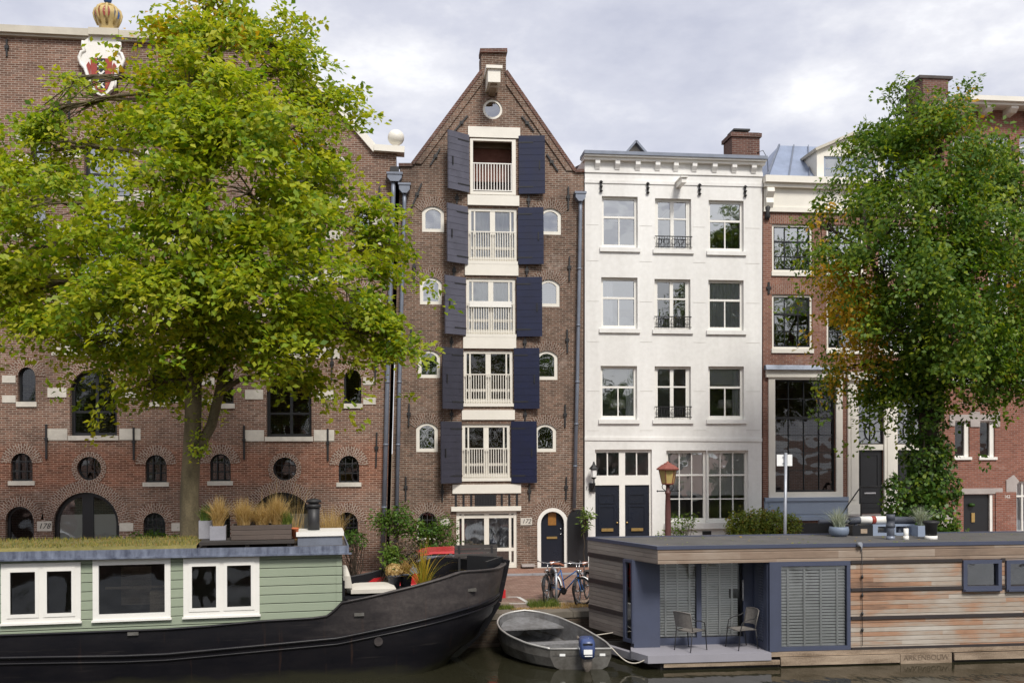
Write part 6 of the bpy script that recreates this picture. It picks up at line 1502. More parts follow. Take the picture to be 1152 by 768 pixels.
def blades(n, h, spread, w, base_r, cen=(0, 0, 0), base_xy=None, droop=.6, tint=(.5, .25), k=4):
    """grass blades: tapering ribbons of k quads"""
    a = RNG.uniform(0, 6.283, n); lean = np.abs(RNG.normal(0, spread, n)); hh_ = h * RNG.uniform(.55, 1.1, n)
    if base_xy is None: rb = base_r * np.sqrt(RNG.uniform(0, 1, n)); ab = RNG.uniform(0, 6.283, n); bx, by = rb * np.cos(ab), rb * np.sin(ab)
    else: bx = RNG.uniform(-base_xy[0], base_xy[0], n); by = RNG.uniform(-base_xy[1], base_xy[1], n)
    dx, dy = np.cos(a), np.sin(a); sx, sy = -dy, dx; tw = RNG.uniform(0, 3.14, n); wx, wy = np.cos(tw), np.sin(tw)
    rows = []
    for i in range(k + 1):
        u = i / k; x = bx + dx * lean * hh_ * u ** 1.7; y = by + dy * lean * hh_ * u ** 1.7; z = hh_ * (u - droop * np.minimum(lean, 1) * u ** 3 * .6); ww = w * (1 - u * .92) * .5
        c = np.stack([x, y, z], 1) + np.array(cen); o = np.stack([wx * ww, wy * ww, np.zeros(n)], 1); rows.append((c - o, c + o))
    quads = []
    for i in range(k): quads.append(np.stack([rows[i][0], rows[i][1], rows[i + 1][1], rows[i + 1][0]], 1))
    return np.concatenate(quads), np.tile(np.clip(RNG.normal(tint[0], tint[1], n), 0, 1), k)
def px_lobe(cx, cy, rx, ry, dep, dd=0, k=.8):
    c = atD(cx, cy, dep + dd); s = (dep + dd) / F; return (c, rx * s, max(rx, ry) * s * k, ry * s)

# ================================================================ left tree on the quay
def plane_hit(px, t):
    d = ray(px, 600); n_ = qn; kk = ((q0 + qn * t) - CAM).dot(n_) / d.dot(n_); p = CAM + d * kk; return V((p.x, p.y, 0)), d.dot(FW) * kk / F * 0 + (p - CAM).dot(FW)
TL, dL = plane_hit(214, .75)
TL_LOBES = [(226, 25, 56, 46, 0), (262, 40, 72, 66, .6), (312, 80, 46, 58, .3), (338, 62, 18, 26, 1), (196, 88, 18, 26, -.6), (138, 150, 44, 26, .8), (210, 110, 75, 55, -1.6), (275, 130, 80, 66, -1.5), (335, 142, 38, 44, .4), (378, 118, 16, 8, .4),
            (36, 172, 40, 24, .6), (28, 140, 26, 8, .6), (58, 128, 16, 14, .5), (84, 90, 14, 14, .5), (62, 226, 84, 48, -.6), (165, 205, 82, 58, -2), (280, 215, 92, 62, -2), (358, 226, 56, 48, 0), (410, 256, 36, 36, .6), (440, 276, 20, 8, .5), (20, 285, 66, 42, .4), (105, 290, 80, 50, -1.4),
            (200, 300, 85, 60, -2.2), (305, 305, 85, 58, -1.8), (388, 322, 54, 42, .3), (18, 348, 52, 32, .8), (95, 362, 72, 34, .2), (195, 372, 72, 34, -.5), (290, 372, 78, 48, -.9), (375, 372, 55, 38, .2), (416, 380, 30, 26, .5), (440, 396, 12, 8, .5),
            (105, 398, 56, 14, .3), (180, 425, 44, 24, .3), (238, 430, 34, 34, .2), (322, 415, 36, 18, 0), (335, 428, 10, 8, 0), (-40, 230, 60, 60, .5), (-45, 330, 50, 50, .5), (165, 450, 26, 12, .2)]
tl = empty('tree', TL, 'large bright green tree on the quay in front of the wide brown brick warehouse', 'tree', 'trees along the quay')
lob = [px_lobe(a, b_ - (15 if b_ > 340 else 0), c * .86, d * .84, dL, e) for a, b_, c, d, e in TL_LOBES]
yel = [(atD(*q, dL), r_, a_) for q, r_, a_ in (((160, 75), 1.4, .4), ((185, 62), .8, .4), ((215, 15), 1.0, .3), ((318, 375), .5, .5), ((262, 60), 1.2, .2), ((330, 160), 1.0, .15), ((220, 320), .4, .5))]
lv, lt, LP = leaf_cloud(lob, 74000, .155, per=16, disc=.36, thin=.05, gap=-.9, gsc=1.3, shell=2.6, droop=.25, flat=.68, tint=(.66, .2), cl=(235, .40, .17), patches=yel, wid=.62)
b = MB(); U = lambda px, py, dd=0: atD(px, py, dL + dd)
tr_path = [TL - V((0, 0, .1)), TL + V((.0, 0, .25)), U(213, 560), U(215, 520), U(217, 480), U(218, 430), U(219, 380), U(222, 330), U(226, 270), U(230, 200), U(236, 120), U(240, 50)]
b.tube(tr_path, [.30, .235, .215, .205, .195, .18, .165, .15, .13, .105, .075, .035], 14); tkb = b
b.tube([U(216, 520), U(226, 500, .02), U(238, 478, .1), U(247, 440, .2), U(256, 390, .3), U(272, 330, .5), U(290, 260, .6), U(300, 190, .6)], [.15, .13, .12, .11, .095, .08, .06, .03], 10); nodes = tr_path[4:] + [U(247, 440, .2), U(256, 390, .3), U(272, 330, .5), U(290, 260, .6)]
tw_ = b
for k, (c, rx, ry, rz) in enumerate(lob):
    c = V(c); below = [p for p in nodes if p.z < c.z + .3] or nodes[:1]; s_ = min(below, key=lambda p: (p - c).length + abs(p.z - c.z) * .3)
    pth = limb(b, s_, c, .075, .03, .08)
    near = sorted(LP, key=lambda p: (p[0] - c.x) ** 2 + (p[1] - c.y) ** 2 + (p[2] - c.z) ** 2)[: 34]
    for p in near[::2]: limb(tw_, pth[random.randint(4, 7)], p, .022, .006, .05, n=4, seg=4)
b.build('trunk', M['bark'], tl)
v_, t_ = leaf_cloud([px_lobe(224, 505, 8, 24, dL - .25)], 140, .11, per=7, disc=.14, gap=-9, tint=(.6, .15))[:2]
cloud_mesh('crown', np.concatenate([lv, v_]), 4, M['leaf_left'], tl, np.concatenate([lt, t_]))

# ================================================================ right tree, its trunk wrapped in ivy
TR_, dR = plane_hit(1045, .9)
TR_LOBES = [(1040, 128, 40, 28, 0), (1005, 122, 26, 26, .6), (1075, 118, 30, 26, .5), (1000, 160, 40, 34, .5), (1060, 165, 62, 44, -.8), (985, 200, 44, 34, .3), (1115, 185, 42, 42, .5), (1140, 160, 16, 20, .6), (968, 238, 32, 30, .4), (922, 254, 16, 18, .6), (1020, 235, 66, 50, -1.4), (1095, 245, 66, 54, -1.2), (1150, 240, 48, 54, .3),
            (945, 288, 34, 32, .3), (990, 300, 58, 50, -1.2), (1060, 310, 70, 56, -1.8), (1130, 315, 62, 56, -.8), (1180, 300, 40, 50, .5), (948, 338, 30, 32, .3), (962, 380, 38, 32, .2), (1010, 370, 54, 50, -1.2), (1080, 375, 64, 50, -1.4), (1145, 375, 54, 42, -.3), (958, 412, 24, 16, .4), (985, 425, 46, 28, 0),
            (1045, 430, 46, 36, -.4), (1095, 425, 46, 28, -.2), (1140, 412, 40, 24, .3), (1185, 380, 40, 40, .4), (1000, 445, 22, 10, .1)]
tr = empty('tree', TR_, 'dark green tree with yellowing leaves and ivy clad trunk before the reddish canal house', 'tree', 'trees along the quay')
lob = [px_lobe(a, b_ + (5 if b_ < 200 else 0), c * .84, d * .82, dR, e) for a, b_, c, d, e in TR_LOBES]
yel = [(atD(*q, dR - .3), r_ * 1.35, a_) for q, r_, a_ in (((930, 345), 1.1, .95), ((945, 385), 1.0, .85), ((928, 244), .6, .9), ((1068, 245), .6, .6), ((950, 310), .6, .5), ((970, 410), .7, .5), ((1065, 200), .9, .25), ((1120, 330), 1.2, .12), ((1085, 140), 1.2, .15), ((950, 440), .6, .5), ((1110, 400), .8, .2))]
lv, lt, LP = leaf_cloud(lob, 74000, .125, per=15, disc=.28, gap=-.9, gsc=1.25, shell=2.6, droop=.15, tint=(.58, .2), cl=(300, .31, .26), patches=yel, flat=.35, wid=.62)
b = MB(); U = lambda px, py, dd=0: atD(px, py, dR + dd)
tr_path = [TR_ - V((0, 0, .1)), U(1045, 590), U(1046, 540), U(1045, 490), U(1044, 450), U(1043, 410), U(1041, 350), U(1040, 280), U(1041, 200), U(1040, 130)]
b.tube(tr_path, [.34, .3, .27, .25, .23, .2, .16, .12, .08, .03], 12); nodes = tr_path[3:]
for pth in ([U(1046, 455), U(1062, 430, .1), U(1085, 395, .2), U(1110, 350, .3), U(1130, 290, .4), U(1140, 220, .4)], [U(1044, 440), U(1025, 400, -.2), U(1000, 350, -.3), U(980, 290, -.3), U(970, 230, -.2)], [U(1043, 420), U(1060, 370, -.5), U(1072, 300, -.8), U(1080, 220, -.6)]):
    b.tube(pth, [.15 - .115 * k / (len(pth) - 1) for k in range(len(pth))], 9); nodes += pth[2:]
tw_ = b
for k, (c, rx, ry, rz) in enumerate(lob):
    c = V(c); below = [p for p in nodes if p.z < c.z + .3] or nodes[:1]; s_ = min(below, key=lambda p: (p - c).length)
    pth = limb(b, s_, c, .06, .025, .05)
    near = sorted(LP, key=lambda p: (p[0] - c.x) ** 2 + (p[1] - c.y) ** 2 + (p[2] - c.z) ** 2)[: 34]
    for p in near[::2]: limb(tw_, pth[random.randint(4, 7)], p, .018, .005, .05, n=4, seg=4)
b.build('trunk', M['bark_dark'], tr)
cloud_mesh('crown', lv, 4, M['leaf_right'], tr, lt)
IV = [(1043, 450, 17, 26), (1042, 480, 22, 24), (1040, 515, 24, 28), (1050, 520, 24, 28), (1038, 550, 27, 26), (1054, 552, 26, 24), (1042, 585, 34, 28), (1062, 580, 22, 26), (1072, 595, 12, 20), (1018, 592, 12, 18), (1005, 560, 6, 26), (1003, 592, 8, 14), (1060, 610, 30, 16)]
iv, it, _ = leaf_cloud([px_lobe(a, b_, c, d, dR, -.1, .9) for a, b_, c, d in IV], 9000, .105, per=8, disc=.13, thin=.05, gap=-.9, gsc=2, shell=5, droop=.1, tint=(.5, .2), flat=.1, wid=.9,
                      patches=[(atD(1072, 590, dR), .9, .4)])
ivo = empty('ivy', TR_ + V((0, -.35, 0)), 'thick dark ivy climbing the trunk of the right hand tree', 'ivy'); cloud_mesh('foliage', iv, 4, M['leaf_ivy'], ivo, it)
b = MB(); limb(b, TR_ + V((.1, -.34, 0)), U(1046, 500, -.3), .03, .02); limb(b, TR_ + V((-.15, -.3, 0)), U(1040, 470, -.3), .03, .02); b.build('stem', M['bark_dark'], ivo)

# ================================================================ hedge, shrubs and potted plants by the facades
def shrub(name, lobes_px, dep, n, size, mat, label, cat, base, stems=(), tint=(.5, .2), gap=-.8, per=9, disc=.16, smat='bark_dark', kz=.8, **kw):
    o = empty(name, base, label, cat)
    v_, t_, P_ = leaf_cloud([px_lobe(*l, dep, 0, kz) for l in lobes_px], n, size, per=per, disc=disc, gap=gap, gsc=2.2, shell=2.4, tint=tint, **kw)
    cloud_mesh('foliage', v_, 4, M[mat], o, t_)
    b = MB()
    for s in stems: limb(b, s[0], s[1], s[2], s[3], n=5)
    cen = [V(px_lobe(*l, dep)[0]) for l in lobes_px]
    for p in P_[:: max(1, len(P_) // 26)]:
        p = V(p); a = V(base) + V((random.uniform(-.1, .1), random.uniform(-.1, .1), .02)) if not stems else V(stems[0][1]); limb(b, a, p, .014, .005, .06, n=4, seg=4)
    b.build('stem', M[smat], o); return o
hd = (atY(857, 600, 30.9) - CAM).dot(FW)
hb0 = atY(857, 600, 30.9); hb0.z = .04
shrub('hedge', [(832, 590, 15, 15), (850, 588, 18, 16), (870, 589, 18, 16), (888, 592, 12, 14), (838, 604, 18, 12), (862, 604, 22, 12), (885, 604, 14, 12), (840, 622, 20, 16), (865, 622, 24, 16), (885, 622, 14, 16)], hd, 16000, .09, 'leaf_hedge', 'clipped green hedge with reddening leaves in front of the white house', 'hedge', hb0, tint=(.55, .22), gap=-2, per=8, disc=.1, flat=.2)
d1 = (atY(447, 620, 30.7) - CAM).dot(FW); p = atY(447, 620, 30.7); p.z = .035
shrub('small_tree', [(445, 588, 20, 12), (430, 584, 13, 10), (462, 592, 15, 10), (450, 576, 12, 8), (472, 598, 8, 8)], d1, 1500, .11, 'leaf_green', 'small green tree with a bare pale stem between the two warehouse downpipes', 'tree', p, [(p, V((p.x, p.y, atY(447, 604, 30.7).z)), .05, .035)], per=8, disc=.18)
p2 = atY(492, 620, 30.9); p2.z = .035; d2 = (p2 - CAM).dot(FW)
shrub('garden_shrub', [(500, 592, 14, 14), (486, 600, 14, 12), (478, 612, 14, 12), (508, 600, 10, 16), (495, 615, 20, 14)], d2, 1800, .10, 'leaf_green', 'leafy green shrub in front of the arched window of the gabled warehouse', 'shrub', p2, per=8, disc=.16, tint=(.35, .2))
qd_ = lambda px, t: plane_hit(px, t)
p3, d3 = qd_(408, .7)
shrub('dry_shrub', [(396, 622, 16, 22), (412, 628, 18, 20), (425, 618, 14, 18), (400, 640, 20, 12), (445, 622, 14, 20), (385, 610, 10, 16), (463, 622, 14, 14)], d3, 2600, .07, 'leaf_brown', 'half bare brown shrub growing on the quay behind the barge', 'shrub', p3, gap=-.3, per=6, disc=.16, tint=(.4, .3), wid=.4)
p4, d4 = qd_(430, .4)
shrub('garden_shrub', [(432, 618, 14, 8), (422, 612, 10, 7), (442, 624, 10, 8), (432, 632, 16, 10)], d4, 1000, .085, 'leaf_green', 'low yellow green shrub on the quay behind the white cushions', 'shrub', p4, tint=(.75, .15), per=7, disc=.12)
p5 = atY(657, 620, 31.4); p5.z = .035; d5 = (p5 - CAM).dot(FW)
shrub('potted_bamboo', [(659, 582, 5, 9), (662, 577, 4, 5), (657, 590, 3, 7)], d5, 150, .16, 'leaf_green', 'slender yellow green bamboo beside the black open door leaf', 'plant', p5, [(p5, V((p5.x, p5.y, 1.4)), .02, .01)], tint=(.85, .1), per=6, disc=.12, wid=.28)
p6 = atY(765, 620, 31.5); p6.z = .035; d6 = (p6 - CAM).dot(FW)
shrub('climbing_plant', [(764, 582, 9, 5), (772, 590, 10, 7), (760, 594, 7, 9), (778, 580, 6, 4), (748, 600, 8, 6), (766, 603, 8, 8)], d6, 420, .10, 'leaf_green', 'sparse climbing plant under the big sash window of the white house', 'plant', p6, tint=(.7, .2), per=5, disc=.14)
p7, d7 = plane_hit(172, 6.2)
shrub('garden_shrub', [(150, 606, 20, 5), (172, 603, 22, 6), (195, 606, 16, 5), (172, 616, 40, 8)], d7, 1500, .09, 'leaf_green', 'low dark green shrub row in front of the arched warehouse door', 'shrub', p7, tint=(.3, .2), per=7, disc=.12)
p8, d8 = plane_hit(398, 2.6)
shrub('garden_shrub', [(398, 604, 14, 7), (388, 610, 12, 8)], d8, 500, .09, 'leaf_green', 'dark green bush below the barred arched window right of the stove pipe', 'shrub', p8, tint=(.3, .2), per=7, disc=.12)
# ================================================================ grasses
def grass_thing(name, o, fr, x, t, z, lab, cat, parts, mat):
    g = empty(name, fr.w(x, t, z), lab, cat, rz=fr.a)
    for v_, tt in parts: cloud_mesh('blades', v_, 4, M[mat], g, tt, local=True)
    return g
pw, hw, hp = PL_W; loc = BO.I @ pw.location
for k, (u, w_, hgt, lab) in enumerate(((-.62, 210, .62, 'leftmost golden grass tuft in the long wooden planter'), (.0, 190, .5, 'middle golden grass tuft drooping over the long wooden planter'), (.52, 230, .68, 'rightmost tall golden grass tuft in the long wooden planter'))):
    grass_thing('ornamental_grass', pw, BO, loc.x + u * hw, loc.y, loc.z + hp - .05, lab, 'grass', [blades(w_ * 4, hgt, .45 if k != 1 else .7, .011, .12, droop=.9)], 'blade_gold')
grass_thing('green_grass', pw, BO, loc.x + hw * .82, loc.y - .05, loc.z + hp - .05, 'fresh green tuft at the right end of the long wooden planter', 'grass', [blades(220, .34, .4, .02, .1)], 'blade_green')
o, hwg, hpg = PL_G[1]; loc = BO.I @ o.location
grass_thing('ornamental_grass', o, BO, loc.x, loc.y, loc.z + hpg - .04, 'golden grass tuft growing in the small grey cube planter', 'grass', [blades(700, .66, .42, .011, .1, droop=.9)], 'blade_gold')
o, hwg, hpg = PL_G[0]; loc = BO.I @ o.location
grass_thing('green_grass', o, BO, loc.x, loc.y, loc.z + hpg - .04, 'dark green tuft in the taller planter behind the tree trunk', 'grass', [blades(160, .4, .35, .03, .1, tint=(.1, .15))], 'blade_green')
q = BO.at(372, 600, 1.7); grass_thing('ornamental_grass', None, BO, q.x, 1.7, zr_(q.x) - .03, 'wispy golden grass behind the black stove pipe on the barge roof', 'grass', [blades(420, .75, .3, .009, .3)], 'blade_gold')
q = BO.at(316, 585, 1.6); grass_thing('ornamental_grass', None, BO, q.x, 1.6, zr_(q.x) - .03, 'tall thin pale grass stalks behind the wooden planter', 'grass', [blades(60, 1.35, .14, .012, .5, k=5), blades(300, .7, .35, .008, .45)], 'blade_gold')
loc = BO.I @ TPOT.location
# sedum fringe along the roof
n = 5200; v_, t_ = blades(n, .075, .5, .016, 0, base_xy=((sx + 10.6) / 2, .98), tint=(.55, .3), k=2)
v_ += np.array([(sx - 10.6) / 2, .98, 0]); v_[:, :, 2] += np.array([[zr_(0) + .05]]) + (v_[:, :, 0] * (zr_(-10) - zr_(0)) / -10)
sd = empty('sedum', BO.w(0, 1.5, 0), None, None, kind='stuff', rz=BO.a); sd['label'] = 'yellow green sedum and moss covering the left part of the barge roof'; sd['category'] = 'ground cover'
MINV[sd.name] = BO.I; sd.location = BO.O
cloud_mesh('sedum_tips', v_, 4, M['sedum_leaf'], sd, t_, local=True)
# pots on the bow deck
def pot_plant(P_, name, z, lab, parts, mat, cat='plant'):
    l_ = BO.I @ P_.location; return grass_thing(name, P_, BO, l_.x, l_.y, l_.z + z, lab, cat, parts, mat)
def puff(n, r_, zc, sz):
    d = RNG.normal(size=(n, 3)); d /= np.linalg.norm(d, axis=1, keepdims=True); d[:, 2] *= .75; p = d * r_ * RNG.uniform(.75, 1.05, (n, 1)) + np.array([0, 0, zc]); x, y = rot_frames(d / np.linalg.norm(d, axis=1, keepdims=True)); s = sz * RNG.uniform(.6, 1.3, (n, 1))
    return np.stack([p - x * s, p - y * s, p + x * s, p + y * s], 1), np.clip(RNG.normal(.6, .25, n), 0, 1)
pot_plant(POT1, 'potted_flower', .24, 'dried yellow flower ball in the left deck pot', [puff(420, .21, .14, .024), blades(60, .2, .6, .01, .08)], 'blade_gold')
pot_plant(POT2, 'potted_flower', .24, 'rusty orange plant in the right deck pot', [blades(260, .34, .5, .02, .08, tint=(.2, .2))], 'blade_gold')
pot_plant(POT3, 'potted_palm', .16, 'tall yellow green palm in the terracotta deck pot', [blades(26, .75, .1, .016, .09, droop=.1, tint=(.15, .15)), blades(110, 1.35, .36, .03, .05, droop=.9, tint=(.6, .3), k=6), blades(60, .9, .25, .028, .05, tint=(.2, .2), k=5)], 'blade_yellow')
for o, (rr, hh_), lab in ((BOWL, BOWLD, 'silver green grass fanning out of the round bowl planter'), (CUBE, CUBED, 'silver green grass fanning out of the square cube planter')):
    l_ = HO.I @ o.location; grass_thing('silver_grass', o, HO, l_.x, l_.y, l_.z + hh_ - .05, lab, 'grass', [blades(230, .52, .55, .018, rr * .5, droop=.4)], 'blade_silver')
# weeds on the quay edge
def weeds(px0, px1, t0, t1, n, h, mat, lab, tint=(.5, .3)):
    c, _ = plane_hit((px0 + px1) / 2, (t0 + t1) / 2); w0, _ = plane_hit(px0, t0); w1, _ = plane_hit(px1, t0)
    v_, t_ = blades(n, h, .55, .012, 0, base_xy=((w1 - w0).length / 2, (t1 - t0) / 2), k=3, tint=tint); o = empty('weeds', c, lab, 'weeds', rz=QA, kind='stuff'); cloud_mesh('blades', v_, 4, M[mat], o, t_, local=True)
weeds(594, 628, .7, 1.35, 900, .2, 'blade_green', 'green weeds growing on the quay below the bicycles'); weeds(630, 662, .6, 1.3, 700, .07, 'blade_gold', 'dry yellow grass on the quay edge beside the cedar houseboat'); weeds(560, 578, .6, 1.1, 400, .1, 'blade_green', 'short green weeds on the quay beside the barge bow'); weeds(575, 640, .45, .75, 700, .06, 'blade_gold', 'dry grass along the coping behind the aluminium boat')
v_ = RNG.uniform(0, 1, (170, 2)); P_ = np.stack([v_[:, 0] * (SR + .5), v_[:, 1] * TB * .95, np.full(170, ZR + .068)], 1); a_ = RNG.uniform(0, 6.28, 170); s_ = RNG.uniform(.02, .045, (170, 1))
dx = np.stack([np.cos(a_), np.sin(a_), RNG.normal(0, .15, 170)], 1) * s_; dy = np.stack([-np.sin(a_), np.cos(a_), RNG.normal(0, .15, 170)], 1) * s_ * .6
fl = empty('fallen_leaves', HO.w(5, 1.2, ZR + .06), 'fallen yellow leaves scattered over the flat houseboat roof', 'leaves', kind='stuff', rz=HO.a); MINV[fl.name] = HO.I; fl.location = HO.O
cloud_mesh('leaf_litter', np.stack([P_ - dx, P_ - dy, P_ + dx, P_ + dy], 1), 4, M['leaf_right'], fl, RNG.uniform(.7, 1, 170), local=True)
# trees on the near bank, seen only as reflections in the windows and the water
for x, y, h in ((-22, -10, 12), (-16, -9, 12.5), (-10, -10, 11), (-4, -10, 12), (3, -9.5, 11.5), (9, -10, 12.5), (15, -9, 11.5), (21, -10, 12)):
    o = empty('tree', V((x, y, 0)), 'leafy tree on the near bank behind the viewpoint', 'tree', 'trees on the near bank')
    lb = [(V((x + random.uniform(-2.6, 2.6), y + random.uniform(-2, 2), h * random.uniform(.3, .85))), 2.2, 2.2, 1.7) for _ in range(11)]
    v_, t_, _ = leaf_cloud(lb, 5200, .36, per=8, disc=.6, gap=-.8, tint=(.4, .2)); cloud_mesh('crown', v_, 4, M['leaf_right'], o, t_)
    b = MB(); b.tube([(x, y, 0), (x, y, h * .5), (x + .2, y, h * .8)], [.28, .2, .06], 8); b.build('trunk', M['bark_dark'], o)
# ================================================================ aluminium boat
OUTL = [(688, 729, .44), (682, 722, .48), (670, 714.5, .54), (653.8, 705, .62), (627.5, 693.5, .74), (606, 688, .82), (590, 686.2, .86), (573, 688.6, .83), (562.5, 693, .77), (558.8, 700, .69), (563, 708, .61), (573, 715, .55), (592.5, 723.4, .49), (618.8, 729.5, .44)]
G_ = [atZ(a, c, WATER + z) for a, c, z in OUTL]
cenb = sum(G_, V()) / len(G_); bt = empty('rowing_boat', (cenb.x, cenb.y, WATER), 'small weathered aluminium boat with a blue outboard motor moored between the houseboats', 'boat')
Rr, Ll = G_[:7], G_[6:][::-1]
Rr = Rr; ns = 14
def samp(P_, u):
    ds = [0]
    for a, c in zip(P_, P_[1:]): ds.append(ds[-1] + (c - a).length)
    x = u * ds[-1]
    for i in range(len(P_) - 1):
        if x <= ds[i + 1] + 1e-9: return P_[i].lerp(P_[i + 1], (x - ds[i]) / max(1e-9, ds[i + 1] - ds[i]))
    return P_[-1].copy()
def smooth(P_):
    out = []
    for u in np.linspace(0, 1, 40): out.append(samp(P_, u))
    for _ in range(3): out = [out[0]] + [(out[i - 1] + out[i] * 2 + out[i + 1]) / 4 for i in range(1, len(out) - 1)] + [out[-1]]
    return out
bow = G_[6]; Rs, Ls = smooth(Rr), smooth(Ll); st = []
print('dinghy', [tuple(round(x, 2) for x in p) for p in G_])
for k in range(ns + 1):
    u = k / ns; l, r = samp(Ls, u), samp(Rs, u); st.append((l, r))
def station(l, r, u, inset=0, zf=None):
    m = (l + r) / 2; kz = WATER - .1 + .28 * max(0, u - .7) / .3 * 1.6
    f = lambda p, q, z: V((m.x + (p.x - m.x) * q, m.y + (p.y - m.y) * q, z))
    zc = WATER + .06 + .5 * max(0, u - .6)
    if zf is None: return [l, f(l, .985, (l.z + zc) / 2), f(l, .86, zc), f(l, .5, kz + .03), V((m.x, m.y, kz)), f(r, .5, kz + .03), f(r, .86, zc), f(r, .985, (r.z + zc) / 2), r]
    z0 = max(zf, zc + .04); g = lambda p, q, z: f(p, q, min(z, p.z - .01)); return [f(l, .95, l.z), g(l, .93, z0 + .12), g(l, .8, z0), g(l, .4, z0), g(l, .0, z0), g(r, .4, z0), g(r, .8, z0), g(r, .93, z0 + .12), f(r, .95, r.z)]
b = MB(); pts = []; pin = []
for k, (l, r) in enumerate(st): pts += station(l, r, k / ns); pin += station(l, r, k / ns, 1, WATER + .1)
fs = [(i * 9 + j, (i + 1) * 9 + j, (i + 1) * 9 + j + 1, i * 9 + j + 1) for i in range(ns) for j in range(8)]
b.add(pts, fs, 0, False); b.add(pin, fs, 1, False); b.add(pts[:9], (tuple(range(9)),), 0); b.add([p + (st[1][0] - st[0][0]).normalized() * .03 for p in pin[:9]], (tuple(range(9)),), 1)
b.build('hull', [M['alu'], M['alu_in']], bt)
b = MB(); b.tube([p + V((0, 0, .005)) for p in Ls] + [p + V((0, 0, .005)) for p in Rs[::-1][1:]], .024, 7); b.tube([Ls[0], Rs[0]], .022, 7); b.build('rim', M['alu_rim'], bt)
for nm, (k0, k1), dz, q in (('bow_deck', (9, 13), .13, .9), ('thwart', (4, 5), .14, .93), ('thwart', (0, 1), .14, .93)):
    (l0, r0), (l1, r1) = st[k0], st[k1]; b = MB(); P_ = []
    for kk in range(k0, k1 + 1):
        l, r = st[kk]; m = (l + r) / 2; P_ += [m.lerp(l, q) - V((0, 0, dz)), m.lerp(r, q) - V((0, 0, dz))]
    n_ = k1 - k0
    b.add(P_ + [p - V((0, 0, .03)) for p in P_], [(2 * i, 2 * i + 1, 2 * i + 3, 2 * i + 2) for i in range(n_)] + [(0, 1, 2 * n_ + 3, 2 * n_ + 2)] + [(2 * n_, 2 * n_ + 1, 4 * n_ + 3, 4 * n_ + 2)]); b.build(nm, M['alu_in'], bt)
mid = (Ls[0] + Rs[0]) / 2; ax = (Rs[0] - Ls[0]).normalized(); bk = ((Ls[0] + Rs[0]) / 2 - (samp(Ls, .5) + samp(Rs, .5)) / 2); bk.z = 0; bk.normalize()
for u in (.2, .85): c = Ls[0].lerp(Rs[0], u) + bk * .004 - V((0, 0, .13)); b = MB(); b.bar(c - ax * .06, c + ax * .06, .012, .05); b.build('registration_plate', M['slat'], bt)
b = MB(); c = samp(Ls, .55) * .8 + samp(Rs, .55) * .2; c.z = WATER + .2; b.lathe([(.05, 0), (.2, .0), (.23, .06), (.2, .12), (.1, .14)], c, 14); b.build('rope_coil', M['pot_dark'], bt)
# outboard motor on the transom: hangs on the boat but lifts off
mc = atZ(659.5, 730, WATER + .42); mo = empty('outboard_motor', (mc.x, mc.y, WATER - .3), 'blue outboard motor with grey shaft clamped to the aluminium boat transom', 'outboard motor', rz=math.atan2(ax.y, ax.x))
b = MB(); prof = [(-.17, -.13, .10), (-.18, .03, .14), (-.16, .14, .16)]
def rring(hx, y0, y1, z, n=16, e=.5):
    return [(math.copysign(abs(math.cos(t)) ** e, math.cos(t)) * hx, (y0 + y1) / 2 + math.copysign(abs(math.sin(t)) ** e, math.sin(t)) * (y1 - y0) / 2, z) for t in np.linspace(0, 2 * math.pi, n + 1)[:-1]]
rg = [rring(.10, -.28, .1, .56), rring(.155, -.40, .16, .62), rring(.17, -.42, .17, .78), rring(.165, -.40, .16, .92), rring(.14, -.35, .13, .99), rring(.05, -.2, .02, 1.01)]
P_ = [p for r_ in rg for p in r_]; fs = [(i * 16 + j, i * 16 + (j + 1) % 16, (i + 1) * 16 + (j + 1) % 16, (i + 1) * 16 + j) for i in range(5) for j in range(16)] + [tuple(range(80, 96))[::1], tuple(reversed(range(16)))]
b.add(P_, fs, 0, True); cw = b.build('cowling', M['motorblue'], mo, True)
b = MB(); b.box(-.09, .09, -.428, -.418, .70, .80); b.box(-.07, .09, -.43, -.42, .655, .675); b.build('emblem_panel', M['slat'], cw, True); b = MB(); b.box(-.1, .1, -.412, -.38, .89, .925); b.build('air_intake', M['black'], cw, True)
b = MB(); b.box(-.172, -.16, -.28, -.06, .77, .81); b.build('side_stripe', M['slat'], cw, True)
rg = [rring(.03, -.22, -.04, -.1), rring(.05, -.25, .0, .3), rring(.11, -.33, .06, .42), rring(.105, -.30, .08, .57)]
b = MB(); b.add([p for r_ in rg for p in r_], [(i * 16 + j, i * 16 + (j + 1) % 16, (i + 1) * 16 + (j + 1) % 16, (i + 1) * 16 + j) for i in range(3) for j in range(16)], 0, True); b.build('shaft_housing', M['motorgrey'], mo, True)
b = MB(); b.box(-.12, .12, .02, .14, .45, .75); b.tube([(-.05, .1, .78), (-.12, .45, .86)], .025, 8); b.tube([(-.12, .45, .86), (-.14, .58, .88)], .034, 8); b.build('clamp_bracket', M['motorgrey'], mo, True)
# mooring ropes
b = MB(); a = Rs[0] + V((0, 0, .02)); c = HO.w(dn.x + .05, dn.y + .1, ZD - .05); b.tube([a.lerp(c, u) - V((0, 0, .22 * math.sin(math.pi * u))) for u in np.linspace(0, 1, 12)], .014, 6); tag(b.build('mooring_rope', M['rope']), 'pale slack rope tying the aluminium boat stern to the houseboat terrace', 'rope')
b = MB(); a = samp(Rs, .3); c = Q(3.3, .1, .0); b.tube([a.lerp(c, u) - V((0, 0, .1 * math.sin(math.pi * u))) for u in np.linspace(0, 1, 10)], .012, 6); tag(b.build('mooring_rope', M['rope']), 'thin rope from the boat side to the quay beside the cedar end wall', 'rope')

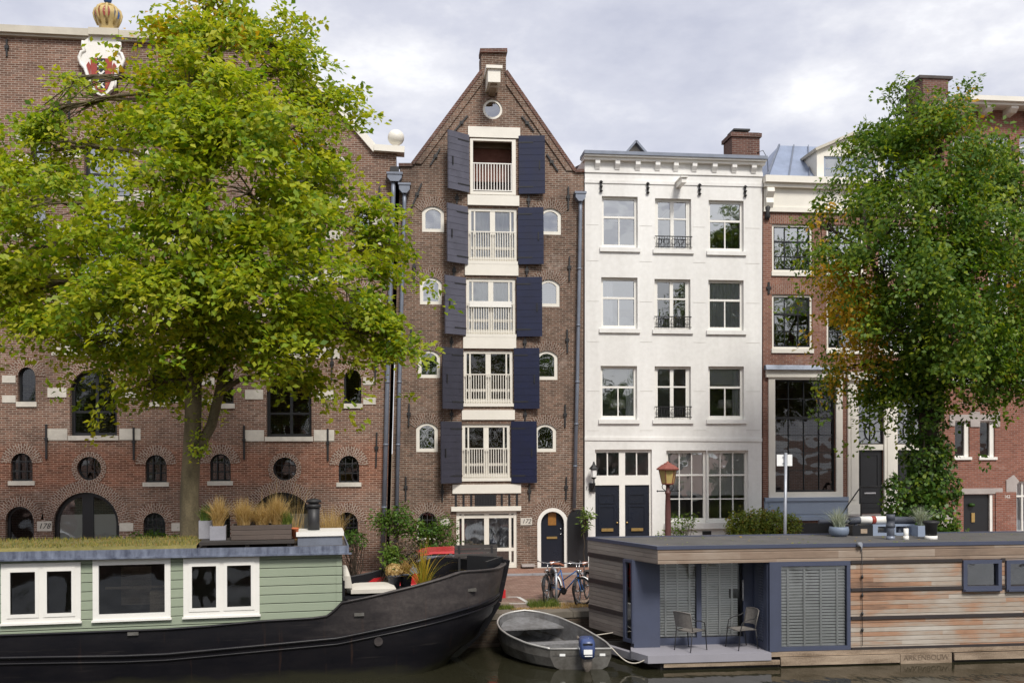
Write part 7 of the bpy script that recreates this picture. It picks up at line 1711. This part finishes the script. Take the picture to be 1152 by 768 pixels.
# ================================================================ red car
pr, dpr = plane_hit(561, 1.25); CF = Frame((pr.x, pr.y, 0), QA + math.pi)      # local x runs from the tail towards the bonnet, y points to the canal
car = empty('parked_car', CF.O, 'small red hatchback parked on the quay behind the barge bow', 'car', rz=CF.a)
W2 = .8
side = [(.06, .3), (0, .45), (.0, .78), (.1, .95), (.9, .98), (2.55, .96), (3.15, .86), (3.42, .68), (3.46, .45), (3.38, .28), (3.05, .24), (2.98, .42), (2.85, .54), (2.7, .57), (2.55, .54), (2.42, .42), (2.36, .24), (1.05, .24), (.98, .42), (.86, .54), (.7, .57), (.54, .54), (.42, .42), (.36, .24)]
sec = lambda u, v, q: (u, q * (1 - .06 * max(0, v - .6) / .4 - .06 * (abs(u - 1.73) / 1.73) ** 4), v)
b = MB(); b.prism(side, sec, -W2, W2); body = b.build('body', M['carred'], car, True)
gh = [(.12, .955), (.34, 1.38), (.55, 1.45), (1.75, 1.46), (2.05, 1.4), (2.72, .95)]
def gfn(u, v, q): return (u, q * (1 - .2 * (v - .95) / .5), v)
b = MB(); b.prism([(.34, 1.37), (.55, 1.44), (1.1, 1.475), (1.75, 1.46), (2.05, 1.39), (2.0, 1.36), (1.7, 1.41), (.55, 1.4)], gfn, -.74, .74); b.build('roof', M['carred'], car, True)
gl_ = glass('car_glass', .22, (.25, .28, .3, 1)); MG = gl_
b = MB()
for sg in (-1, 1): b.add([gfn(u, v, sg * .735) for u, v in ((.28, .97), (.46, 1.38), (1.98, 1.37), (2.55, .97))], ((0, 1, 2, 3),))
b.add([gfn(2.72, .955, -.68), gfn(2.05, 1.39, -.68), gfn(2.05, 1.39, .68), gfn(2.72, .955, .68)], ((0, 1, 2, 3),)); b.add([gfn(.13, .96, -.66), gfn(.35, 1.37, -.66), gfn(.35, 1.37, .66), gfn(.13, .96, .66)], ((0, 1, 2, 3),))
b.build('window_glass', MG, car, True)
for sg in (-1, 1):
    for p, q_, w_ in (((2.7, .95), (2.03, 1.39), .06), ((1.3, .96), (1.28, 1.41), .07), ((.14, .95), (.36, 1.39), .12)): MB().bar(gfn(*p, sg * .74), gfn(*q_, sg * .74), w_, .05, up=(0, 1, 0)).build('pillar', M['black'], car, True)
for x in (.7, 2.7):
    for sg in (-1, 1):
        b = MB(); b.tube([(x, sg * .66, .29), (x, sg * .80, .29)], .285, 20); wh = b.build('wheel', M['tyre'], car, True); b = MB(); b.tube([(x, sg * .79, .29), (x, sg * .81, .29)], .18, 16); b.build('rim', M['steel'], wh, True)
for sg in (-1, 1):
    b = MB(); b.box(-.03, .09, sg * .62 - .1, sg * .62 + .1, .62, .9); b.build('tail_light', M['taillight'], car, True); b = MB(); b.box(3.25, 3.42, sg * .55 - .15, sg * .55 + .15, .6, .74); b.build('headlight', M['slat'], car, True)
    b = MB(); b.box(2.3, 2.42, sg * .82 - .1, sg * .82 + .1, .98, 1.1); b.build('wing_mirror', M['carred'], car, True)
    b = MB(); b.box(1.35, 1.5, sg * .775 - .02, sg * .775 + .02, .8, .83); b.build('door_handle', M['black'], car, True)
b = MB(); b.box(-.06, .06, -.7, .7, .3, .5); b.build('bumper', M['carred'], car, True); b = MB(); b.box(-.075, -.058, -.26, .26, .4, .5); b.build('number_plate', M['slat'], car, True)
b = MB()
for x, y in ((1.6, -.35), (1.6, .35), (.7, -.35), (.7, .35)): b.box(x - .2, x + .2, y - .22, y + .22, .5, .75); b.hexa([(x - .25 + dx - (z - .75) * .2, y + dy, z) for z in (.75, 1.3) for dy in (-.2, .2) for dx in (-.06, .06)])
b.build('seat', M['black'], car, True)

# ================================================================ bicycles
def bike(px, t, rz, frame_mat, label, white=False):
    p, _ = plane_hit(px, t); o = empty('bicycle', p, label, 'bicycle', 'bicycles parked on the quay', rz=rz)
    r_ = .335
    for x, nm in ((-.53, 'rear'), (.55, 'front')):
        b = MB(); b.tube([(x + r_ * math.cos(t_), 0, r_ + .018 + r_ * math.sin(t_)) for t_ in np.linspace(0, 6.2832, 33)[:-1]], .02, 8, closed=True); w_ = b.build('wheel', M['tyre'], o, True)
        b = MB(); b.tube([(x + (r_ - .03) * math.cos(t_), 0, r_ + .018 + (r_ - .03) * math.sin(t_)) for t_ in np.linspace(0, 6.2832, 33)[:-1]], .014, 6, closed=True); b.tube([(x, -.05, r_ + .018), (x, .05, r_ + .018)], .025, 8)
        for k in range(14): a = k * 2 * math.pi / 14; b.tube([(x, .02 * (-1) ** k, r_ + .018), (x + (r_ - .03) * math.cos(a), 0, r_ + .018 + (r_ - .03) * math.sin(a))], .003, 4)
        b.build('rim', M['bikerim'], w_, True)
        b = MB(); L0 = [(x + (r_ + .035) * math.cos(t_), r_ + .018 + (r_ + .035) * math.sin(t_)) for t_ in np.linspace(.2 if nm == 'rear' else .5, 2.9 if nm == 'rear' else 2.6, 14)]
        b.add([(u, s * .028, v) for u, v in L0 for s in (-1, 1)], [(2 * i, 2 * i + 1, 2 * i + 3, 2 * i + 2) for i in range(13)], 0, True); b.build('mudguard', M['slat'] if white else M['black'], o, True)
    zc = r_ + .018
    b = MB(); bb = (-.05, 0, .3); hd_ = (.36, 0, .86); hd2 = (.39, 0, .72); stt = (-.2, 0, .82)
    for p_, q_, rr in ((bb, hd2, .018), ((-.13, 0, .55), hd_, .015), (bb, stt, .016), (bb, (-.53, .05, zc), .011), (bb, (-.53, -.05, zc), .011), (stt, (-.53, .05, zc), .009), (stt, (-.53, -.05, zc), .009), (hd_, (.44, 0, .6), .02)): b.tube([p_, q_], rr, 7)
    for s in (-1, 1): b.tube([(.43, s * .045, .66), (.55, s * .05, zc)], .012, 6)
    fo = b.build('frame', frame_mat, o, True)
    b = MB(); b.tube([(-.2, 0, .8), (-.235, 0, .96)], .013, 8); b.build('seat_post', M['chrome'], o, True)
    b = MB(); rg = [(-.40, .085, .99), (-.34, .11, 1.0), (-.25, .09, .995), (-.15, .035, .985), (-.08, .02, .97)]
    P_ = [(x, s * w_, z - dz) for x, w_, z in rg for s, dz in ((-1, .03), (-.6, 0), (.6, 0), (1, .03), (0, .06))]; b.add(P_, [(i * 5 + j, i * 5 + (j + 1) % 5, (i + 1) * 5 + (j + 1) % 5, (i + 1) * 5 + j) for i in range(4) for j in range(5)] + [(0, 1, 2, 3, 4), (20, 21, 22, 23, 24)], 0, True); b.build('saddle', M['leather'], o, True)
    b = MB(); b.tube([(.37, 0, .84), (.34, 0, 1.02)], .013, 8); b.tube([(.12, -.3, 1.05), (.22, -.29, 1.06), (.36, -.16, 1.05), (.38, 0, 1.03), (.36, .16, 1.05), (.22, .29, 1.06), (.12, .3, 1.05)], .012, 8); ha = b.build('handlebar', M['chrome'], o, True)
    for s in (-1, 1): b = MB(); b.tube([(.12, s * .3, 1.05), (.22, s * .29, 1.06)], .019, 8); b.build('grip', M['black'], ha, True)
    b = MB(); b.lathe([(.03, -.05), (.055, 0), (.05, .02)], (.47, 0, .86), 10); b.build('headlamp', M['chrome'], o, True)
    b = MB(); b.box(-.1, .0, -.09, -.075, .28, .32); b.box(-.12, .02, -.14, -.08, .27, .29); b.tube([(-.05, -.07, .3), (-.05, .07, .3)], .02, 8); b.tube([(-.05, -.05, .3), (-.05, -.06, .3)], .1, 16); b.build('crank', M['black'], o, True)
    b = MB(); b.box(-.75, -.35, -.07, .07, .735, .745)
    for s in (-1, 1): b.tube([(-.72, s * .06, .735), (-.53, s * .06, zc)], .006, 5)
    b.build('luggage_rack', M['black'], o, True)
bike(619, 1.75, R(250), M['black'], 'black city bicycle with wide chrome handlebar beside the rack post')
bike(637, 1.45, R(-52), M['bikeblue'], 'blue framed bicycle with brown leather saddle', True)
bike(655, 1.5, R(246), M['iron'], 'black bicycle closest to the cedar end wall')
p, _ = plane_hit(625.5, 1.35); b = MB(); b.tube([(p.x, p.y, -.02), (p.x, p.y, .78)], .035, 10); b.tube([(p.x, p.y, .78), (p.x - .02, p.y + .1, .86), (p.x - .04, p.y + .4, .86), (p.x - .06, p.y + .5, .78), (p.x - .06, p.y + .5, -.02)], .035, 10); tag(b.build('bicycle_rack', M['steel']), 'bare metal bicycle rack hoop between the parked bicycles', 'bicycle rack')

# ================================================================ street lamp and sign post
p, dl = plane_hit(751.5, .9); zz = lambda py: atD(752, py, dl).z
lp = empty('street_lamp', p, 'old street lamp with rust red hood and yellowed lantern on a brown post', 'street lamp')
x0 = atD(752.5, 540, dl); cx_, cy_ = p.x, p.y
b = MB(); b.lathe([(.16, 0), (.16, .25), (.13, .3), (.11, .9), (.085, 1.0), (.075, zz(575)), (.06, zz(556)), (.075, zz(555)), (.075, zz(553)), (.05, zz(552)), (.05, zz(546)), (.08, zz(545)), (.04, zz(544.4))], (cx_, cy_, 0), 14); b.build('post', M['lamppole'], lp)
b = MB(); b.tube([(cx_ - .27, cy_, zz(552)), (cx_ + .27, cy_, zz(552))], .014, 8)
for s in (-1, 1): b.lathe([(.0, -.03), (.03, 0), (.0, .03)], (cx_ + s * .27, cy_, zz(552)), 8)
b.build('ladder_rest', M['iron'], lp)
for s in (-1, 1): b = MB(); b.tube([(cx_ + s * .05, cy_, zz(552)), (cx_ + s * .14, cy_, zz(549)), (cx_ + s * .15, cy_, zz(546)), (cx_ + s * .11, cy_, zz(544))], .012, 6); b.build('scroll_bracket', M['iron'], lp)
z0, z1 = zz(544), zz(527); b = MB(); b.lathe([(.15, z0), (.235, z1)], (cx_, cy_, 0), 6, smooth=False); b.build('lantern_glass', M['lampyellow'], lp)
b = MB()
for k in range(6): a = k * math.pi / 3; b.bar((cx_ + .152 * math.cos(a), cy_ + .152 * math.sin(a), z0), (cx_ + .238 * math.cos(a), cy_ + .238 * math.sin(a), z1), .018, .018)
b.lathe([(.13, -.02), (.165, 0), (.165, .02)], (cx_, cy_, z0), 6, smooth=False); b.build('lantern_frame', M['lampred'], lp)
b = MB(); b.lathe([(.29, z1 - .03), (.30, z1), (.16, zz(522.5)), (.11, zz(522)), (.10, zz(521)), (.04, zz(520)), (.02, zz(518.5))], (cx_, cy_, 0), 12, smooth=False); b.build('hood', M['lampred'], lp)
p, dl = plane_hit(882, 1.0); zz = lambda py: atD(883, py, dl).z
sp_ = empty('sign_post', p, 'slim grey pole with the blank back of a small white sign', 'sign')
tp = atD(884.3, 509, dl); b = MB(); b.tube([(p.x, p.y, -.05), (tp.x, p.y, zz(509))], .04, 10); b.build('pole', M['steel'], sp_)
c = atD(883.5, 517.5, dl); b = MB(); b.box(c.x - .21, c.x + .21, p.y + .045, p.y + .055, c.z - .15, c.z + .15); sb = b.build('sign_plate', M['slat'], sp_)
b = MB(); [b.box(c.x - .06, c.x + .06, p.y + .03, p.y + .045, c.z + z_ - .012, c.z + z_ + .012) for z_ in (-.08, .08)]; b.build('clamp', M['steel'], sp_)
# lamps standing on the window sills of the white house
for w_, lab in ((w1, 'table lamp with white drum shade in the left first floor window of the white house'), (w3, 'table lamp with white drum shade in the right first floor window of the white house')):
    px = 695 if w_ is w1 else 816
    q = atY(px, 457, 32.55); o = empty('table_lamp', (q.x, 32.55, q.z - .75), lab, 'lamp')
    b = MB(); b.lathe([(.3, .68), (.24, .98)], (q.x, 32.55, q.z - .75), 20); b.build('lamp_shade', M['shade'], o); b = MB(); b.lathe([(.12, 0), (.12, .03), (.03, .06), (.07, .25), (.09, .4), (.03, .6), (.015, .7)], (q.x, 32.55, q.z - .75), 14); b.build('lamp_foot', M['brass'], o)
